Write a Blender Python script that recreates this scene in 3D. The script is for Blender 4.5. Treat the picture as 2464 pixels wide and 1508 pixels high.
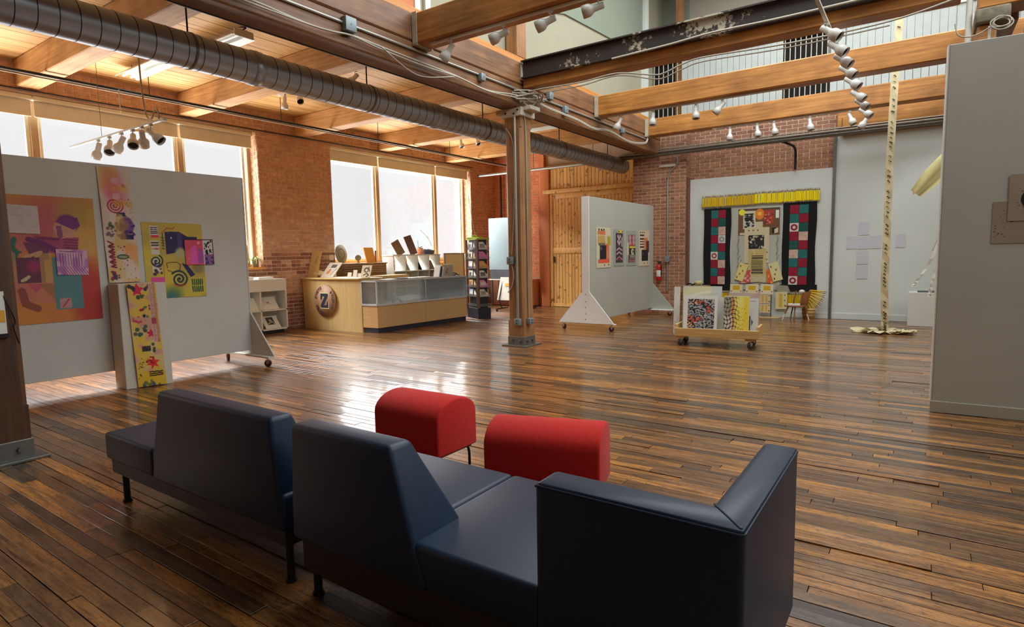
import bpy, math, random
import numpy as np
from mathutils import Vector, Matrix

# ------------------------------------------------------------------ scene, camera, light
for o in list(bpy.data.objects):
    bpy.data.objects.remove(o)
SC = bpy.context.scene
COL = SC.collection
rnd = random.Random(7)
R_ = math.radians

CAM_Z = 1.5
YAW, PITCH, ROLL, FPX = R_(34.789), R_(5.698), R_(-1.0995), 1422.54
fw = Vector((-math.sin(YAW)*math.cos(PITCH), math.cos(YAW)*math.cos(PITCH), -math.sin(PITCH)))
rt = Vector((math.cos(YAW), math.sin(YAW), 0))
up = rt.cross(fw)
rt2 = math.cos(ROLL)*rt + math.sin(ROLL)*up
up2 = -math.sin(ROLL)*rt + math.cos(ROLL)*up
cd = bpy.data.cameras.new('camera')
cam = bpy.data.objects.new('camera', cd)
COL.objects.link(cam)
M = Matrix.Identity(4)
for i in range(3):
    M[i][0], M[i][1], M[i][2] = rt2[i], up2[i], -fw[i]
M[2][3] = CAM_Z
cam.matrix_world = M
cd.sensor_fit = 'HORIZONTAL'
cd.sensor_width = 36.0
cd.lens = 36.0*FPX/2464.0
cd.clip_start, cd.clip_end = 0.05, 200
SC.camera = cam

def in_frame(p, pad=40):
    d = Vector(p) - Vector((0, 0, CAM_Z))
    z = d.dot(fw)
    if z < 0.2:
        return False
    x, y = 1232 + FPX*d.dot(rt2)/z, 754 - FPX*d.dot(up2)/z
    return -pad < x < 2464+pad and -pad < y < 1508+pad

w = bpy.data.worlds.new('sky'); SC.world = w
w.use_nodes = True
w.node_tree.nodes['Background'].inputs[0].default_value = (0.88, 0.88, 0.89, 1)
w.node_tree.nodes['Background'].inputs[1].default_value = 1.0

def area(name, loc, target, sx, sy, power, color=(1, 1, 1)):
    l = bpy.data.lights.new(name, 'AREA')
    l.shape = 'RECTANGLE'; l.size = sx; l.size_y = sy
    l.energy = power; l.color = color
    o = bpy.data.objects.new(name, l); COL.objects.link(o)
    o.location = loc
    d = Vector(target) - Vector(loc)
    o.rotation_euler = d.to_track_quat('-Z', 'Y').to_euler()
    return o
# daylight outside the left windows: bright sky above, bright snow-like ground below
area('sky_daylight', (-15.0, 7.5, 8.2), (-6.5, 7.5, 0.0), 18, 5, 13000, (0.93, 0.97, 1.0))
area('ground_bounce', (-13.6, 7.5, -0.6), (-8.5, 7.5, 4.4), 18, 3.2, 4300, (1.0, 0.98, 0.95))
# unseen lamps added to fill the room from above, right and behind
def sun(name, frm, strength, angle, color=(1, 1, 1)):
    l = bpy.data.lights.new(name, 'SUN'); l.energy = strength; l.angle = R_(angle); l.color = color
    o = bpy.data.objects.new(name, l); COL.objects.link(o)
    o.rotation_euler = (-Vector(frm)).to_track_quat('-Z', 'Y').to_euler()
    return o
# wide soft sun added beyond the left windows for glare on the floor
sun('glare_sun', (-0.80, 0.55, 0.34), 3.2, 50, (0.94, 0.98, 1.0))
area('top_fill', (-1.6, 8.5, 7.8), (-1.6, 8.5, 0), 5.5, 9.0, 940, (0.90, 0.97, 1.0))  # unseen lamp added overhead to fill the room; no roof opening modelled
area('side_fill', (4.2, 6.5, 6.3), (-7.5, 7.0, 1.2), 9.0, 2.2, 470, (0.93, 0.98, 1.0))  # unseen lamp added high at right to brighten the partition faces
area('rear_fill', (3.6, -2.8, 4.6), (0.9, 6.5, 1.6), 2.0, 2.0, 30, (0.90, 0.97, 1.0))  # weak unseen fill added behind the camera for the right partition

vs = SC.view_settings
vs.view_transform = 'Standard'; vs.look = 'None'
vs.exposure = 0.0; vs.gamma = 1.0; vs.use_curve_mapping = False
SC.display_settings.display_device = 'sRGB'
cy = SC.cycles
cy.use_denoising = True
cy.max_bounces = 8; cy.diffuse_bounces = 4; cy.glossy_bounces = 4
cy.transparent_max_bounces = 12; cy.transmission_bounces = 4
cy.caustics_reflective = False; cy.caustics_refractive = False
cy.sample_clamp_indirect = 6.0

# ------------------------------------------------------------------ materials
def lin(c):
    return tuple((v/12.92 if v <= 0.04045 else ((v+0.055)/1.055)**2.4) for v in [x/255.0 for x in c])

def _new(name):
    m = bpy.data.materials.new(name); m.use_nodes = True
    nt = m.node_tree
    return m, nt, nt.nodes['Principled BSDF']

def _ramp(nt, stops):
    r = nt.nodes.new('ShaderNodeValToRGB')
    while len(r.color_ramp.elements) < len(stops):
        r.color_ramp.elements.new(0.5)
    for e, (p, c) in zip(r.color_ramp.elements, stops):
        e.position = p; e.color = (*c, 1)
    return r

def _rand(nt):
    oi = nt.nodes.new('ShaderNodeObjectInfo'); ge = nt.nodes.new('ShaderNodeNewGeometry')
    a = nt.nodes.new('ShaderNodeMath'); a.operation = 'ADD'
    f = nt.nodes.new('ShaderNodeMath'); f.operation = 'FRACT'
    nt.links.new(oi.outputs['Random'], a.inputs[0]); nt.links.new(ge.outputs['Random Per Island'], a.inputs[1])
    nt.links.new(a.outputs[0], f.inputs[0])
    return f.outputs[0]

def plain(name, c, rough=0.6, metal=0.0, var=0.06, scale=6.0, bump=0.0, sheen=0.0, coat=0.0, srgb=True, spec=0.5):
    m, nt, b = _new(name)
    c = lin(c) if srgb else c
    tc = nt.nodes.new('ShaderNodeTexCoord')
    n = nt.nodes.new('ShaderNodeTexNoise'); n.inputs['Scale'].default_value = scale; n.inputs['Detail'].default_value = 4
    nt.links.new(tc.outputs['Object'], n.inputs['Vector'])
    r = _ramp(nt, [(0.25, tuple(v*(1-var) for v in c)), (0.75, tuple(min(1, v*(1+var)) for v in c))])
    nt.links.new(n.outputs['Fac'], r.inputs[0]); nt.links.new(r.outputs[0], b.inputs['Base Color'])
    b.inputs['Roughness'].default_value = rough; b.inputs['Metallic'].default_value = metal
    b.inputs['Specular IOR Level'].default_value = spec
    b.inputs['Sheen Weight'].default_value = sheen; b.inputs['Coat Weight'].default_value = coat
    if bump:
        n2 = nt.nodes.new('ShaderNodeTexNoise'); n2.inputs['Scale'].default_value = 180; n2.inputs['Detail'].default_value = 3
        nt.links.new(tc.outputs['Object'], n2.inputs['Vector'])
        bp = nt.nodes.new('ShaderNodeBump'); bp.inputs['Strength'].default_value = bump; bp.inputs['Distance'].default_value = 0.003
        nt.links.new(n2.outputs['Fac'], bp.inputs['Height']); nt.links.new(bp.outputs[0], b.inputs['Normal'])
    return m

def wood(name, dark, light, axis='x', rough=0.55, k=1.0, rv=0.5, knots=False, stain=0.0, coat=0.0, bump=0.25, fine=26):
    """grain stretched along one axis; every loose board or object gets its own tone"""
    m, nt, b = _new(name)
    dark, light = lin(dark), lin(light)
    tc = nt.nodes.new('ShaderNodeTexCoord')
    rn = _rand(nt)
    mul = nt.nodes.new('ShaderNodeMath'); mul.operation = 'MULTIPLY'; mul.inputs[1].default_value = 37.0
    nt.links.new(rn, mul.inputs[0])
    add = nt.nodes.new('ShaderNodeVectorMath'); add.operation = 'ADD'
    cmb = nt.nodes.new('ShaderNodeCombineXYZ')
    for i in range(3):
        nt.links.new(mul.outputs[0], cmb.inputs[i])
    nt.links.new(tc.outputs['Object'], add.inputs[0]); nt.links.new(cmb.outputs[0], add.inputs[1])
    mp = nt.nodes.new('ShaderNodeMapping')
    s = [fine*k]*3; s['xyz'.index(axis)] = 1.3*k
    mp.inputs['Scale'].default_value = s
    nt.links.new(add.outputs[0], mp.inputs['Vector'])
    n = nt.nodes.new('ShaderNodeTexNoise'); n.inputs['Scale'].default_value = 1.0; n.inputs['Detail'].default_value = 6
    n.inputs['Roughness'].default_value = 0.62; n.inputs['Distortion'].default_value = 0.6
    nt.links.new(mp.outputs[0], n.inputs['Vector'])
    mid = tuple((a+c)/2 for a, c in zip(dark, light))
    r = _ramp(nt, [(0.28, dark), (0.5, mid), (0.72, light)])
    nt.links.new(n.outputs['Fac'], r.inputs[0])
    hs = nt.nodes.new('ShaderNodeHueSaturation')
    mr = nt.nodes.new('ShaderNodeMapRange'); mr.inputs['To Min'].default_value = 1-rv; mr.inputs['To Max'].default_value = 1+rv*0.75
    nt.links.new(rn, mr.inputs['Value']); nt.links.new(mr.outputs[0], hs.inputs['Value'])
    nt.links.new(r.outputs[0], hs.inputs['Color'])
    out = hs.outputs[0]
    if knots or stain:
        n3 = nt.nodes.new('ShaderNodeTexNoise'); n3.inputs['Scale'].default_value = 9.0 if knots else 2.2
        n3.inputs['Detail'].default_value = 5
        nt.links.new(add.outputs[0], n3.inputs['Vector'])
        r3 = _ramp(nt, [(0.34 if knots else 0.30, (0.28, 0.18, 0.12)), (0.39 if knots else 0.62, (1, 1, 1))])
        nt.links.new(n3.outputs['Fac'], r3.inputs[0])
        mx = nt.nodes.new('ShaderNodeMixRGB'); mx.blend_type = 'MULTIPLY'; mx.inputs[0].default_value = 0.85 if knots else stain
        nt.links.new(out, mx.inputs[1]); nt.links.new(r3.outputs[0], mx.inputs[2]); out = mx.outputs[0]
    nt.links.new(out, b.inputs['Base Color'])
    b.inputs['Roughness'].default_value = rough
    b.inputs['Coat Weight'].default_value = coat; b.inputs['Coat Roughness'].default_value = 0.16
    bp = nt.nodes.new('ShaderNodeBump'); bp.inputs['Strength'].default_value = bump; bp.inputs['Distance'].default_value = 0.002
    nt.links.new(n.outputs['Fac'], bp.inputs['Height']); nt.links.new(bp.outputs[0], b.inputs['Normal'])
    return m

def brickmat(name, cols, rough=0.85):
    m, nt, b = _new(name)
    rn = _rand(nt)
    cols = [lin(c) for c in cols]
    r = _ramp(nt, [(i/(len(cols)-1), c) for i, c in enumerate(cols)])
    nt.links.new(rn, r.inputs[0])
    tc = nt.nodes.new('ShaderNodeTexCoord')
    n = nt.nodes.new('ShaderNodeTexNoise'); n.inputs['Scale'].default_value = 14; n.inputs['Detail'].default_value = 6
    nt.links.new(tc.outputs['Object'], n.inputs['Vector'])
    r2 = _ramp(nt, [(0.3, (0.72, 0.68, 0.66)), (0.7, (1.12, 1.1, 1.08))])
    nt.links.new(n.outputs['Fac'], r2.inputs[0])
    mx = nt.nodes.new('ShaderNodeMixRGB'); mx.blend_type = 'MULTIPLY'; mx.inputs[0].default_value = 1
    nt.links.new(r.outputs[0], mx.inputs[1]); nt.links.new(r2.outputs[0], mx.inputs[2])
    nt.links.new(mx.outputs[0], b.inputs['Base Color'])
    b.inputs['Roughness'].default_value = rough
    bp = nt.nodes.new('ShaderNodeBump'); bp.inputs['Strength'].default_value = 0.5; bp.inputs['Distance'].default_value = 0.004
    nt.links.new(n.outputs['Fac'], bp.inputs['Height']); nt.links.new(bp.outputs[0], b.inputs['Normal'])
    return m

def glassmat(name, tint=(0.93, 0.97, 0.96), refl=1.0, haze=0.0):
    m = bpy.data.materials.new(name); m.use_nodes = True; nt = m.node_tree
    nt.nodes.remove(nt.nodes['Principled BSDF'])
    out = nt.nodes['Material Output']
    tr = nt.nodes.new('ShaderNodeBsdfTransparent'); tr.inputs[0].default_value = (*tint, 1)
    gl = nt.nodes.new('ShaderNodeBsdfGlossy'); gl.inputs['Roughness'].default_value = 0.03
    fr = nt.nodes.new('ShaderNodeFresnel'); fr.inputs[0].default_value = 1.45
    mu = nt.nodes.new('ShaderNodeMath'); mu.operation = 'MULTIPLY'; mu.inputs[1].default_value = refl
    nt.links.new(fr.outputs[0], mu.inputs[0])
    mx = nt.nodes.new('ShaderNodeMixShader')
    nt.links.new(mu.outputs[0], mx.inputs[0]); nt.links.new(tr.outputs[0], mx.inputs[1]); nt.links.new(gl.outputs[0], mx.inputs[2])
    last = mx.outputs[0]
    if haze:
        df = nt.nodes.new('ShaderNodeBsdfDiffuse'); df.inputs[0].default_value = (0.8, 0.85, 0.85, 1)
        m2 = nt.nodes.new('ShaderNodeMixShader'); m2.inputs[0].default_value = haze
        nt.links.new(last, m2.inputs[1]); nt.links.new(df.outputs[0], m2.inputs[2]); last = m2.outputs[0]
    nt.links.new(last, out.inputs[0])
    return m

def floormat():
    """old maple strips: each board its own tone, dark scuffs and pits, semi-gloss varnish"""
    m, nt, b = _new('worn_floor_boards')
    tc = nt.nodes.new('ShaderNodeTexCoord'); geo = nt.nodes.new('ShaderNodeNewGeometry')
    rn = _rand(nt)
    base = _ramp(nt, [(0.0, lin((60, 50, 42))), (0.08, lin((98, 74, 52))), (0.25, lin((118, 84, 50))), (0.6, lin((142, 100, 56))),
                      (0.85, lin((168, 116, 60))), (1.0, lin((200, 140, 68)))])
    nt.links.new(rn, base.inputs[0])
    mp = nt.nodes.new('ShaderNodeMapping'); mp.inputs['Scale'].default_value = (3.0, 34, 34)
    nt.links.new(geo.outputs['Position'], mp.inputs['Vector'])
    g = nt.nodes.new('ShaderNodeTexNoise'); g.inputs['Scale'].default_value = 1; g.inputs['Detail'].default_value = 8; g.inputs['Roughness'].default_value = 0.7
    nt.links.new(mp.outputs[0], g.inputs['Vector'])
    gr = _ramp(nt, [(0.33, (0.20, 0.15, 0.11)), (0.45, (0.62, 0.56, 0.50)), (0.56, (1.0, 0.95, 0.88)), (0.72, (1.42, 1.28, 1.05))])
    nt.links.new(g.outputs['Fac'], gr.inputs[0])
    mx = nt.nodes.new('ShaderNodeMixRGB'); mx.blend_type = 'MULTIPLY'; mx.inputs[0].default_value = 1
    nt.links.new(base.outputs[0], mx.inputs[1]); nt.links.new(gr.outputs[0], mx.inputs[2])
    mp2 = nt.nodes.new('ShaderNodeMapping'); mp2.inputs['Scale'].default_value = (9, 30, 30)
    nt.links.new(geo.outputs['Position'], mp2.inputs['Vector'])
    sp = nt.nodes.new('ShaderNodeTexNoise'); sp.inputs['Scale'].default_value = 2.4; sp.inputs['Detail'].default_value = 9; sp.inputs['Roughness'].default_value = 0.8
    nt.links.new(mp2.outputs[0], sp.inputs['Vector'])
    sr = _ramp(nt, [(0.40, (0.10, 0.08, 0.06)), (0.47, (1, 1, 1))])
    nt.links.new(sp.outputs['Fac'], sr.inputs[0])
    mx2 = nt.nodes.new('ShaderNodeMixRGB'); mx2.blend_type = 'MULTIPLY'; mx2.inputs[0].default_value = 0.9
    nt.links.new(mx.outputs[0], mx2.inputs[1]); nt.links.new(sr.outputs[0], mx2.inputs[2])
    nt.links.new(mx2.outputs[0], b.inputs['Base Color'])
    rr = nt.nodes.new('ShaderNodeMapRange'); rr.inputs['To Min'].default_value = 0.20; rr.inputs['To Max'].default_value = 0.42
    nt.links.new(g.outputs['Fac'], rr.inputs['Value']); nt.links.new(rr.outputs[0], b.inputs['Roughness'])
    b.inputs['Specular IOR Level'].default_value = 0.62
    b.inputs['Coat Weight'].default_value = 0.45; b.inputs['Coat Roughness'].default_value = 0.10
    bp = nt.nodes.new('ShaderNodeBump'); bp.inputs['Strength'].default_value = 0.45; bp.inputs['Distance'].default_value = 0.003
    nt.links.new(g.outputs['Fac'], bp.inputs['Height']); nt.links.new(bp.outputs[0], b.inputs['Normal'])
    return m

def printmat():
    m, nt, b = _new('printed_ink')
    a = nt.nodes.new('ShaderNodeAttribute'); a.attribute_name = 'ink'
    nt.links.new(a.outputs['Color'], b.inputs['Base Color'])
    b.inputs['Roughness'].default_value = 0.75
    return m

def peeling():
    m, nt, b = _new('black_steel_with_flaking_paint')
    tc = nt.nodes.new('ShaderNodeTexCoord')
    n = nt.nodes.new('ShaderNodeTexNoise'); n.inputs['Scale'].default_value = 11; n.inputs['Detail'].default_value = 9; n.inputs['Roughness'].default_value = 0.75
    big = nt.nodes.new('ShaderNodeTexNoise'); big.inputs['Scale'].default_value = 1.1; big.inputs['Detail'].default_value = 1
    nt.links.new(tc.outputs['Object'], n.inputs['Vector']); nt.links.new(tc.outputs['Object'], big.inputs['Vector'])
    ad = nt.nodes.new('ShaderNodeMath'); ad.operation = 'ADD'
    nt.links.new(n.outputs['Fac'], ad.inputs[0]); nt.links.new(big.outputs['Fac'], ad.inputs[1])
    r = _ramp(nt, [(0.0, lin((44, 36, 32))), (0.560, lin((50, 42, 38))), (0.575, lin((182, 172, 150))), (1.0, lin((190, 180, 158)))])
    hf = nt.nodes.new('ShaderNodeMath'); hf.operation = 'MULTIPLY'; hf.inputs[1].default_value = 0.5
    nt.links.new(ad.outputs[0], hf.inputs[0]); nt.links.new(hf.outputs[0], r.inputs[0])
    nt.links.new(r.outputs[0], b.inputs['Base Color']); b.inputs['Roughness'].default_value = 0.55
    return m

MT = dict(
    floor=floormat(), ink=printmat(), peel=peeling(),
    subfloor=plain('dark_gap', (16, 12, 10), 0.9),
    mortar=plain('old_mortar', (216, 186, 160), 0.95, var=0.2, scale=3, bump=0.4),
    mortar2=plain('pale_mortar', (204, 180, 154), 0.95, var=0.15, scale=3, bump=0.4),
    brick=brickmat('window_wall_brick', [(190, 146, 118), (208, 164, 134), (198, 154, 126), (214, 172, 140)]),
    brick_dark=brickmat('darker_brick', [(124, 86, 70), (162, 114, 90), (142, 98, 78), (176, 126, 98)]),  # dirty low rows of the window wall; darker top courses and pier side
    brick_back=brickmat('back_wall_brick', [(136, 92, 70), (168, 118, 90), (152, 104, 78), (180, 130, 100)]),
    brick_orange_lit=brickmat('orange_lit_brick', [(222, 130, 84), (236, 150, 98), (214, 122, 80)]),  # orange light of the far left bay put into the brick colour
    deck=wood('ceiling_deck_pine', (176, 128, 72), (230, 184, 116), 'y', 0.6, rv=0.16),
    joist=wood('joist_timber', (176, 124, 72), (224, 174, 110), 'x', 0.6, rv=0.10, stain=0.35),
    beam=wood('main_beam_timber', (100, 68, 44), (158, 110, 70), 'y', 0.5, rv=0.10, stain=0.5),
    beamx=wood('cross_beam_timber', (148, 94, 42), (214, 148, 72), 'x', 0.5, rv=0.10, stain=0.5),
    plate=wood('sill_plate_pine', (176, 112, 50), (214, 146, 70), 'y', 0.55, rv=0.05),
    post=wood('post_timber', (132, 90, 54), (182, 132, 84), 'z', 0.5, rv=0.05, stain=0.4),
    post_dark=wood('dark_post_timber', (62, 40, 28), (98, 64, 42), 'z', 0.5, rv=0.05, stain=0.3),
    doorwood=wood('knotty_pine_door', (218, 158, 84), (248, 202, 122), 'z', 0.45, rv=0.14, knots=True),  # pine raised brighter to carry the orange light of the door bay
    frame=wood('window_frame_oak', (160, 128, 92), (200, 168, 128), 'z', 0.5, rv=0.05),
    sill=wood('sill_pine', (180, 122, 52), (226, 170, 84), 'y', 0.45, rv=0.05),
    birch=wood('birch_laminate', (190, 160, 104), (218, 192, 134), 'z', 0.42, rv=0.03, bump=0.05, fine=60),
    maple=wood('showcase_maple', (186, 146, 96), (208, 170, 118), 'x', 0.4, rv=0.03, bump=0.05, fine=60),
    ply=wood('dolly_pine', (190, 148, 86), (224, 186, 122), 'x', 0.6, rv=0.08),
    signwood=wood('engraved_wood_disc', (150, 116, 86), (188, 150, 116), 'z', 0.55, rv=0.02),
    chairwood=wood('varnished_chair_wood', (110, 62, 34), (160, 100, 56), 'z', 0.4, rv=0.05),
    brownpanel=wood('brown_cabinet', (98, 58, 36), (124, 76, 48), 'z', 0.5, rv=0.05),
    walnut=plain('rack_brown_edge', (104, 78, 66), 0.5),
    white=plain('white_paint', (214, 214, 206), 0.65, var=0.03, scale=2),
    offwhite=plain('warm_white_paint', (206, 200, 188), 0.6, var=0.04),
    partright=plain('right_partition_paint', (178, 178, 170), 0.75, var=0.05, scale=1.5),
    endlit=plain('lit_white_panel_end', (238, 241, 238), 0.6, var=0.02, scale=2),  # white raised to carry the light falling on the near end
    stone=plain('sooty_stone', (122, 114, 96), 0.9, var=0.35, scale=18, bump=0.4),
    wallgrey=plain('grey_painted_partition', (172, 171, 160), 0.75, var=0.05, scale=1.5),
    partgrey=plain('grey_gallery_wall', (198, 196, 190), 0.75, var=0.05, scale=1.5),
    cream=plain('cream_plaster', (156, 152, 130), 0.85, var=0.05, scale=1.5),
    green=plain('pale_green_plaster', (128, 136, 120), 0.85, var=0.04, scale=1.5),
    mauve=plain('beige_plaster', (166, 160, 148), 0.85, var=0.04, scale=1.5),
    backwhite=plain('white_wall_panel', (208, 212, 206), 0.8, var=0.04, scale=1.2),
    board=plain('painted_white_boards', (178, 184, 180), 0.7, var=0.06),
    blind=plain('beige_blind_fabric', (216, 210, 192), 0.85, bump=0.2),
    blindbox=plain('cream_blind_cassette', (226, 218, 192), 0.6),
    duct=plain('galvanised_duct', (168, 176, 188), 0.34, metal=0.55, var=0.03, scale=2),
    seam=plain('duct_seam', (52, 52, 56), 0.45, metal=0.8),
    steel=plain('grey_steel', (120, 118, 112), 0.45, metal=0.7, var=0.15, scale=20),
    conduit=plain('zinc_conduit', (168, 168, 160), 0.4, metal=0.6, var=0.08),
    cable=plain('grey_white_cable', (176, 170, 156), 0.6),
    hanger=plain('white_joist_hanger', (190, 182, 162), 0.6, var=0.15, scale=12),
    box=plain('grey_junction_box', (128, 140, 144), 0.5, metal=0.3),
    black=plain('black_metal', (16, 17, 20), 0.45),
    blackp=plain('black_plastic', (26, 26, 30), 0.5),
    darkvoid=plain('dark_opening', (14, 12, 10), 0.9),
    fixture=plain('white_enamel', (226, 228, 222), 0.35),
    lampwhite=plain('white_lamp_enamel', (208, 206, 200), 0.35),
    tube=plain('fluorescent_tube', (232, 236, 230), 0.3),
    vinyl=plain('navy_vinyl', (17, 41, 67), 0.46, var=0.05, scale=3, bump=0.10, sheen=0.0, spec=0.5),
    sofabase=plain('dark_sofa_base', (34, 28, 24), 0.5),
    red=plain('red_wool_felt', (196, 24, 12), 0.95, var=0.12, scale=40, bump=0.8, sheen=0.1),
    redwheel=plain('dark_red_wheel', (74, 22, 28), 0.35),
    wheel=plain('grey_rubber_wheel', (62, 64, 70), 0.4),
    chrome=plain('bright_caster_steel', (196, 198, 200), 0.25, metal=0.9),
    glass=glassmat('window_glass', (1, 1, 1), 0.3),
    case=glassmat('showcase_glass', (0.95, 0.985, 0.99), 1.0, haze=0.12),
    acrylic=glassmat('clear_acrylic', (0.94, 0.95, 0.95), 0.8, haze=0.06),
    alu=plain('satin_aluminium', (206, 210, 212), 0.35, metal=0.5),
    navy=plain('navy_ink', (28, 30, 56), 0.6),
    darkink=plain('brown_ink', (60, 42, 32), 0.6),
    kick=plain('navy_kickboard', (34, 36, 48), 0.5),
    pencil=plain('yellow_pencil_enamel', (252, 228, 16), 0.35),
    ochre=plain('ochre_pencil_enamel', (222, 184, 16), 0.4),
    tip=plain('pale_sharpened_wood', (196, 176, 140), 0.7),
    ferrule=plain('pencil_ferrule', (150, 140, 120), 0.4, metal=0.5),
    velvet=plain('black_cloth', (12, 12, 14), 0.95),
    teal=plain('teal_patch', (34, 104, 100), 0.9, var=0.25, scale=14),
    crimson=plain('crimson_patch', (140, 20, 44), 0.9, var=0.2, scale=14),
    patchdark=plain('dark_green_patch', (26, 82, 72), 0.9, var=0.35, scale=20),
    paleclay=plain('pale_printed_patch', (200, 168, 152), 0.9, var=0.3, scale=22),
    ribbon=plain('cream_ribbon_cloth', (206, 190, 150), 0.8, var=0.08),
    paper=plain('white_paper', (224, 222, 212), 0.8, var=0.03),
    ivory=plain('ivory_paper', (226, 214, 170), 0.8, var=0.04),
    lilac=plain('faint_lilac_paper', (198, 198, 206), 0.8, var=0.05),
    yellowcloth=plain('pale_yellow_cloth', (214, 202, 140), 0.8, var=0.08),
    terracotta=plain('terracotta', (196, 122, 84), 0.8),
    leaf=plain('plant_leaf', (98, 128, 62), 0.5),
    paleleaf=plain('pale_spider_leaf', (160, 180, 110), 0.5),
    lime=plain('lime_tray', (170, 190, 60), 0.5),
    fernpot=plain('grey_pot', (150, 150, 128), 0.7),
    soil=plain('dark_planter', (74, 76, 80), 0.8),
    orangecard=plain('orange_card', (224, 160, 60), 0.7),
    yellowcard=plain('pale_yellow_board', (222, 200, 140), 0.7),
    redmetal=plain('red_extinguisher', (186, 34, 22), 0.3),
    slat=wood('weathered_slats', (112, 84, 58), (158, 128, 90), 'y', 0.6, rv=0.2),
    greyblue=plain('grey_blue_board', (150, 168, 172), 0.35, var=0.04),
    basket=plain('woven_basket', (190, 150, 90), 0.8, var=0.2, scale=30),
    rust=wood('rust_painted_trim', (200, 116, 70), (222, 140, 86), 'z', 0.55, rv=0.05),
)

# ------------------------------------------------------------------ mesh building
class MB:
    def __init__(self):
        self.v, self.f, self.m, self.s = [], [], [], []
    def add(self, vs_, fs, m=0, smooth=False):
        n = len(self.v)
        self.v += [tuple(p) for p in vs_]
        for f in fs:
            self.f.append([n+i for i in f]); self.m.append(m); self.s.append(smooth)
        return self
    def box(self, x0, x1, y0, y1, z0, z1, m=0, rz=0.0, tf=None):
        P = [(x, y, z) for z in (z0, z1) for y in (y0, y1) for x in (x0, x1)]
        if rz:
            cx, cyy = (x0+x1)/2, (y0+y1)/2
            c, s = math.cos(rz), math.sin(rz)
            P = [(cx+(x-cx)*c-(y-cyy)*s, cyy+(x-cx)*s+(y-cyy)*c, z) for x, y, z in P]
        if tf: P = [tf(p) for p in P]
        return self.add(P, [(0, 2, 3, 1), (4, 5, 7, 6), (0, 1, 5, 4), (2, 6, 7, 3), (0, 4, 6, 2), (1, 3, 7, 5)], m)
    def prism(self, poly, h0, h1, axis='z', m=0):
        """polygon (a,b) pairs extruded along an axis; a,b are the two other axes in xyz order"""
        n = len(poly)
        def P(a, b, h):
            return {'z': (a, b, h), 'y': (a, h, b), 'x': (h, a, b)}[axis]
        vs_ = [P(a, b, h0) for a, b in poly] + [P(a, b, h1) for a, b in poly]
        fs = [tuple(range(n))[::-1], tuple(range(n, 2*n))] + [(i, (i+1) % n, n+(i+1) % n, n+i) for i in range(n)]
        return self.add(vs_, fs, m)
    def cyl(self, p0, p1, r0, r1=None, n=12, m=0, caps=True):
        r1 = r0 if r1 is None else r1
        p0, p1 = Vector(p0), Vector(p1)
        d = (p1-p0).normalized()
        a = d.orthogonal().normalized(); b = d.cross(a)
        ring = [(a*math.cos(2*math.pi*i/n)+b*math.sin(2*math.pi*i/n)) for i in range(n)]
        self.add([p0+q*r0 for q in ring]+[p1+q*r1 for q in ring], [(i, (i+1) % n, n+(i+1) % n, n+i) for i in range(n)], m, True)
        if caps:
            if r0 > 1e-5: self.add([p0+q*r0 for q in ring], [tuple(range(n))[::-1]], m)
            if r1 > 1e-5: self.add([p1+q*r1 for q in ring], [tuple(range(n))], m)
        return self
    def lathe(self, prof, origin, axis=(0, 0, 1), n=16, m=0, caps=True):
        o, d = Vector(origin), Vector(axis).normalized()
        a = d.orthogonal().normalized(); b = d.cross(a)
        vs_ = []
        for r, h in prof:
            vs_ += [o+d*h+(a*math.cos(2*math.pi*i/n)+b*math.sin(2*math.pi*i/n))*r for i in range(n)]
        fs = []
        for k in range(len(prof)-1):
            fs += [(k*n+i, k*n+(i+1) % n, (k+1)*n+(i+1) % n, (k+1)*n+i) for i in range(n)]
        self.add(vs_, fs, m, True)
        if caps:
            self.add(vs_[:n], [tuple(range(n))[::-1]], m); self.add(vs_[-n:], [tuple(range(n))], m)
        return self
    def tube(self, pts, r, n=7, m=0):
        pts = [Vector(p) for p in pts]
        prev = None; rings = []
        for i, p in enumerate(pts):
            d = (pts[min(i+1, len(pts)-1)]-pts[max(i-1, 0)]).normalized()
            a = d.orthogonal().normalized() if prev is None else (prev-d*prev.dot(d)).normalized()
            prev = a; b = d.cross(a)
            rings.append([p+(a*math.cos(2*math.pi*k/n)+b*math.sin(2*math.pi*k/n))*r for k in range(n)])
        vs_ = [q for rg in rings for q in rg]
        fs = [(k*n+i, k*n+(i+1) % n, (k+1)*n+(i+1) % n, (k+1)*n+i) for k in range(len(pts)-1) for i in range(n)]
        self.add(vs_, fs, m, True)
        self.add(rings[0], [tuple(range(n))[::-1]], m); self.add(rings[-1], [tuple(range(n))], m)
        return self
    def sphere(self, c, r, n=10, m=0, sc=(1, 1, 1)):
        vs_, fs = [], []
        for i in range(n//2+1):
            t = math.pi*i/(n//2)
            for k in range(n):
                a = 2*math.pi*k/n
                vs_.append((c[0]+r*sc[0]*math.sin(t)*math.cos(a), c[1]+r*sc[1]*math.sin(t)*math.sin(a), c[2]+r*sc[2]*math.cos(t)))
        for i in range(n//2):
            for k in range(n):
                fs.append((i*n+k, (i+1)*n+k, (i+1)*n+(k+1) % n, i*n+(k+1) % n))
        return self.add(vs_, fs, m, True)

def smooth_path(pts, k=6):
    """Catmull-Rom through the points"""
    P = [Vector(p) for p in pts]
    out = []
    for i in range(len(P)-1):
        p0, p1, p2, p3 = P[max(i-1, 0)], P[i], P[i+1], P[min(i+2, len(P)-1)]
        for j in range(k):
            t = j/k
            out.append(0.5*((2*p1)+(p2-p0)*t+(2*p0-5*p1+4*p2-p3)*t*t+(3*p1-p0-3*p2+p3)*t**3))
    out.append(P[-1])
    return out

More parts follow.
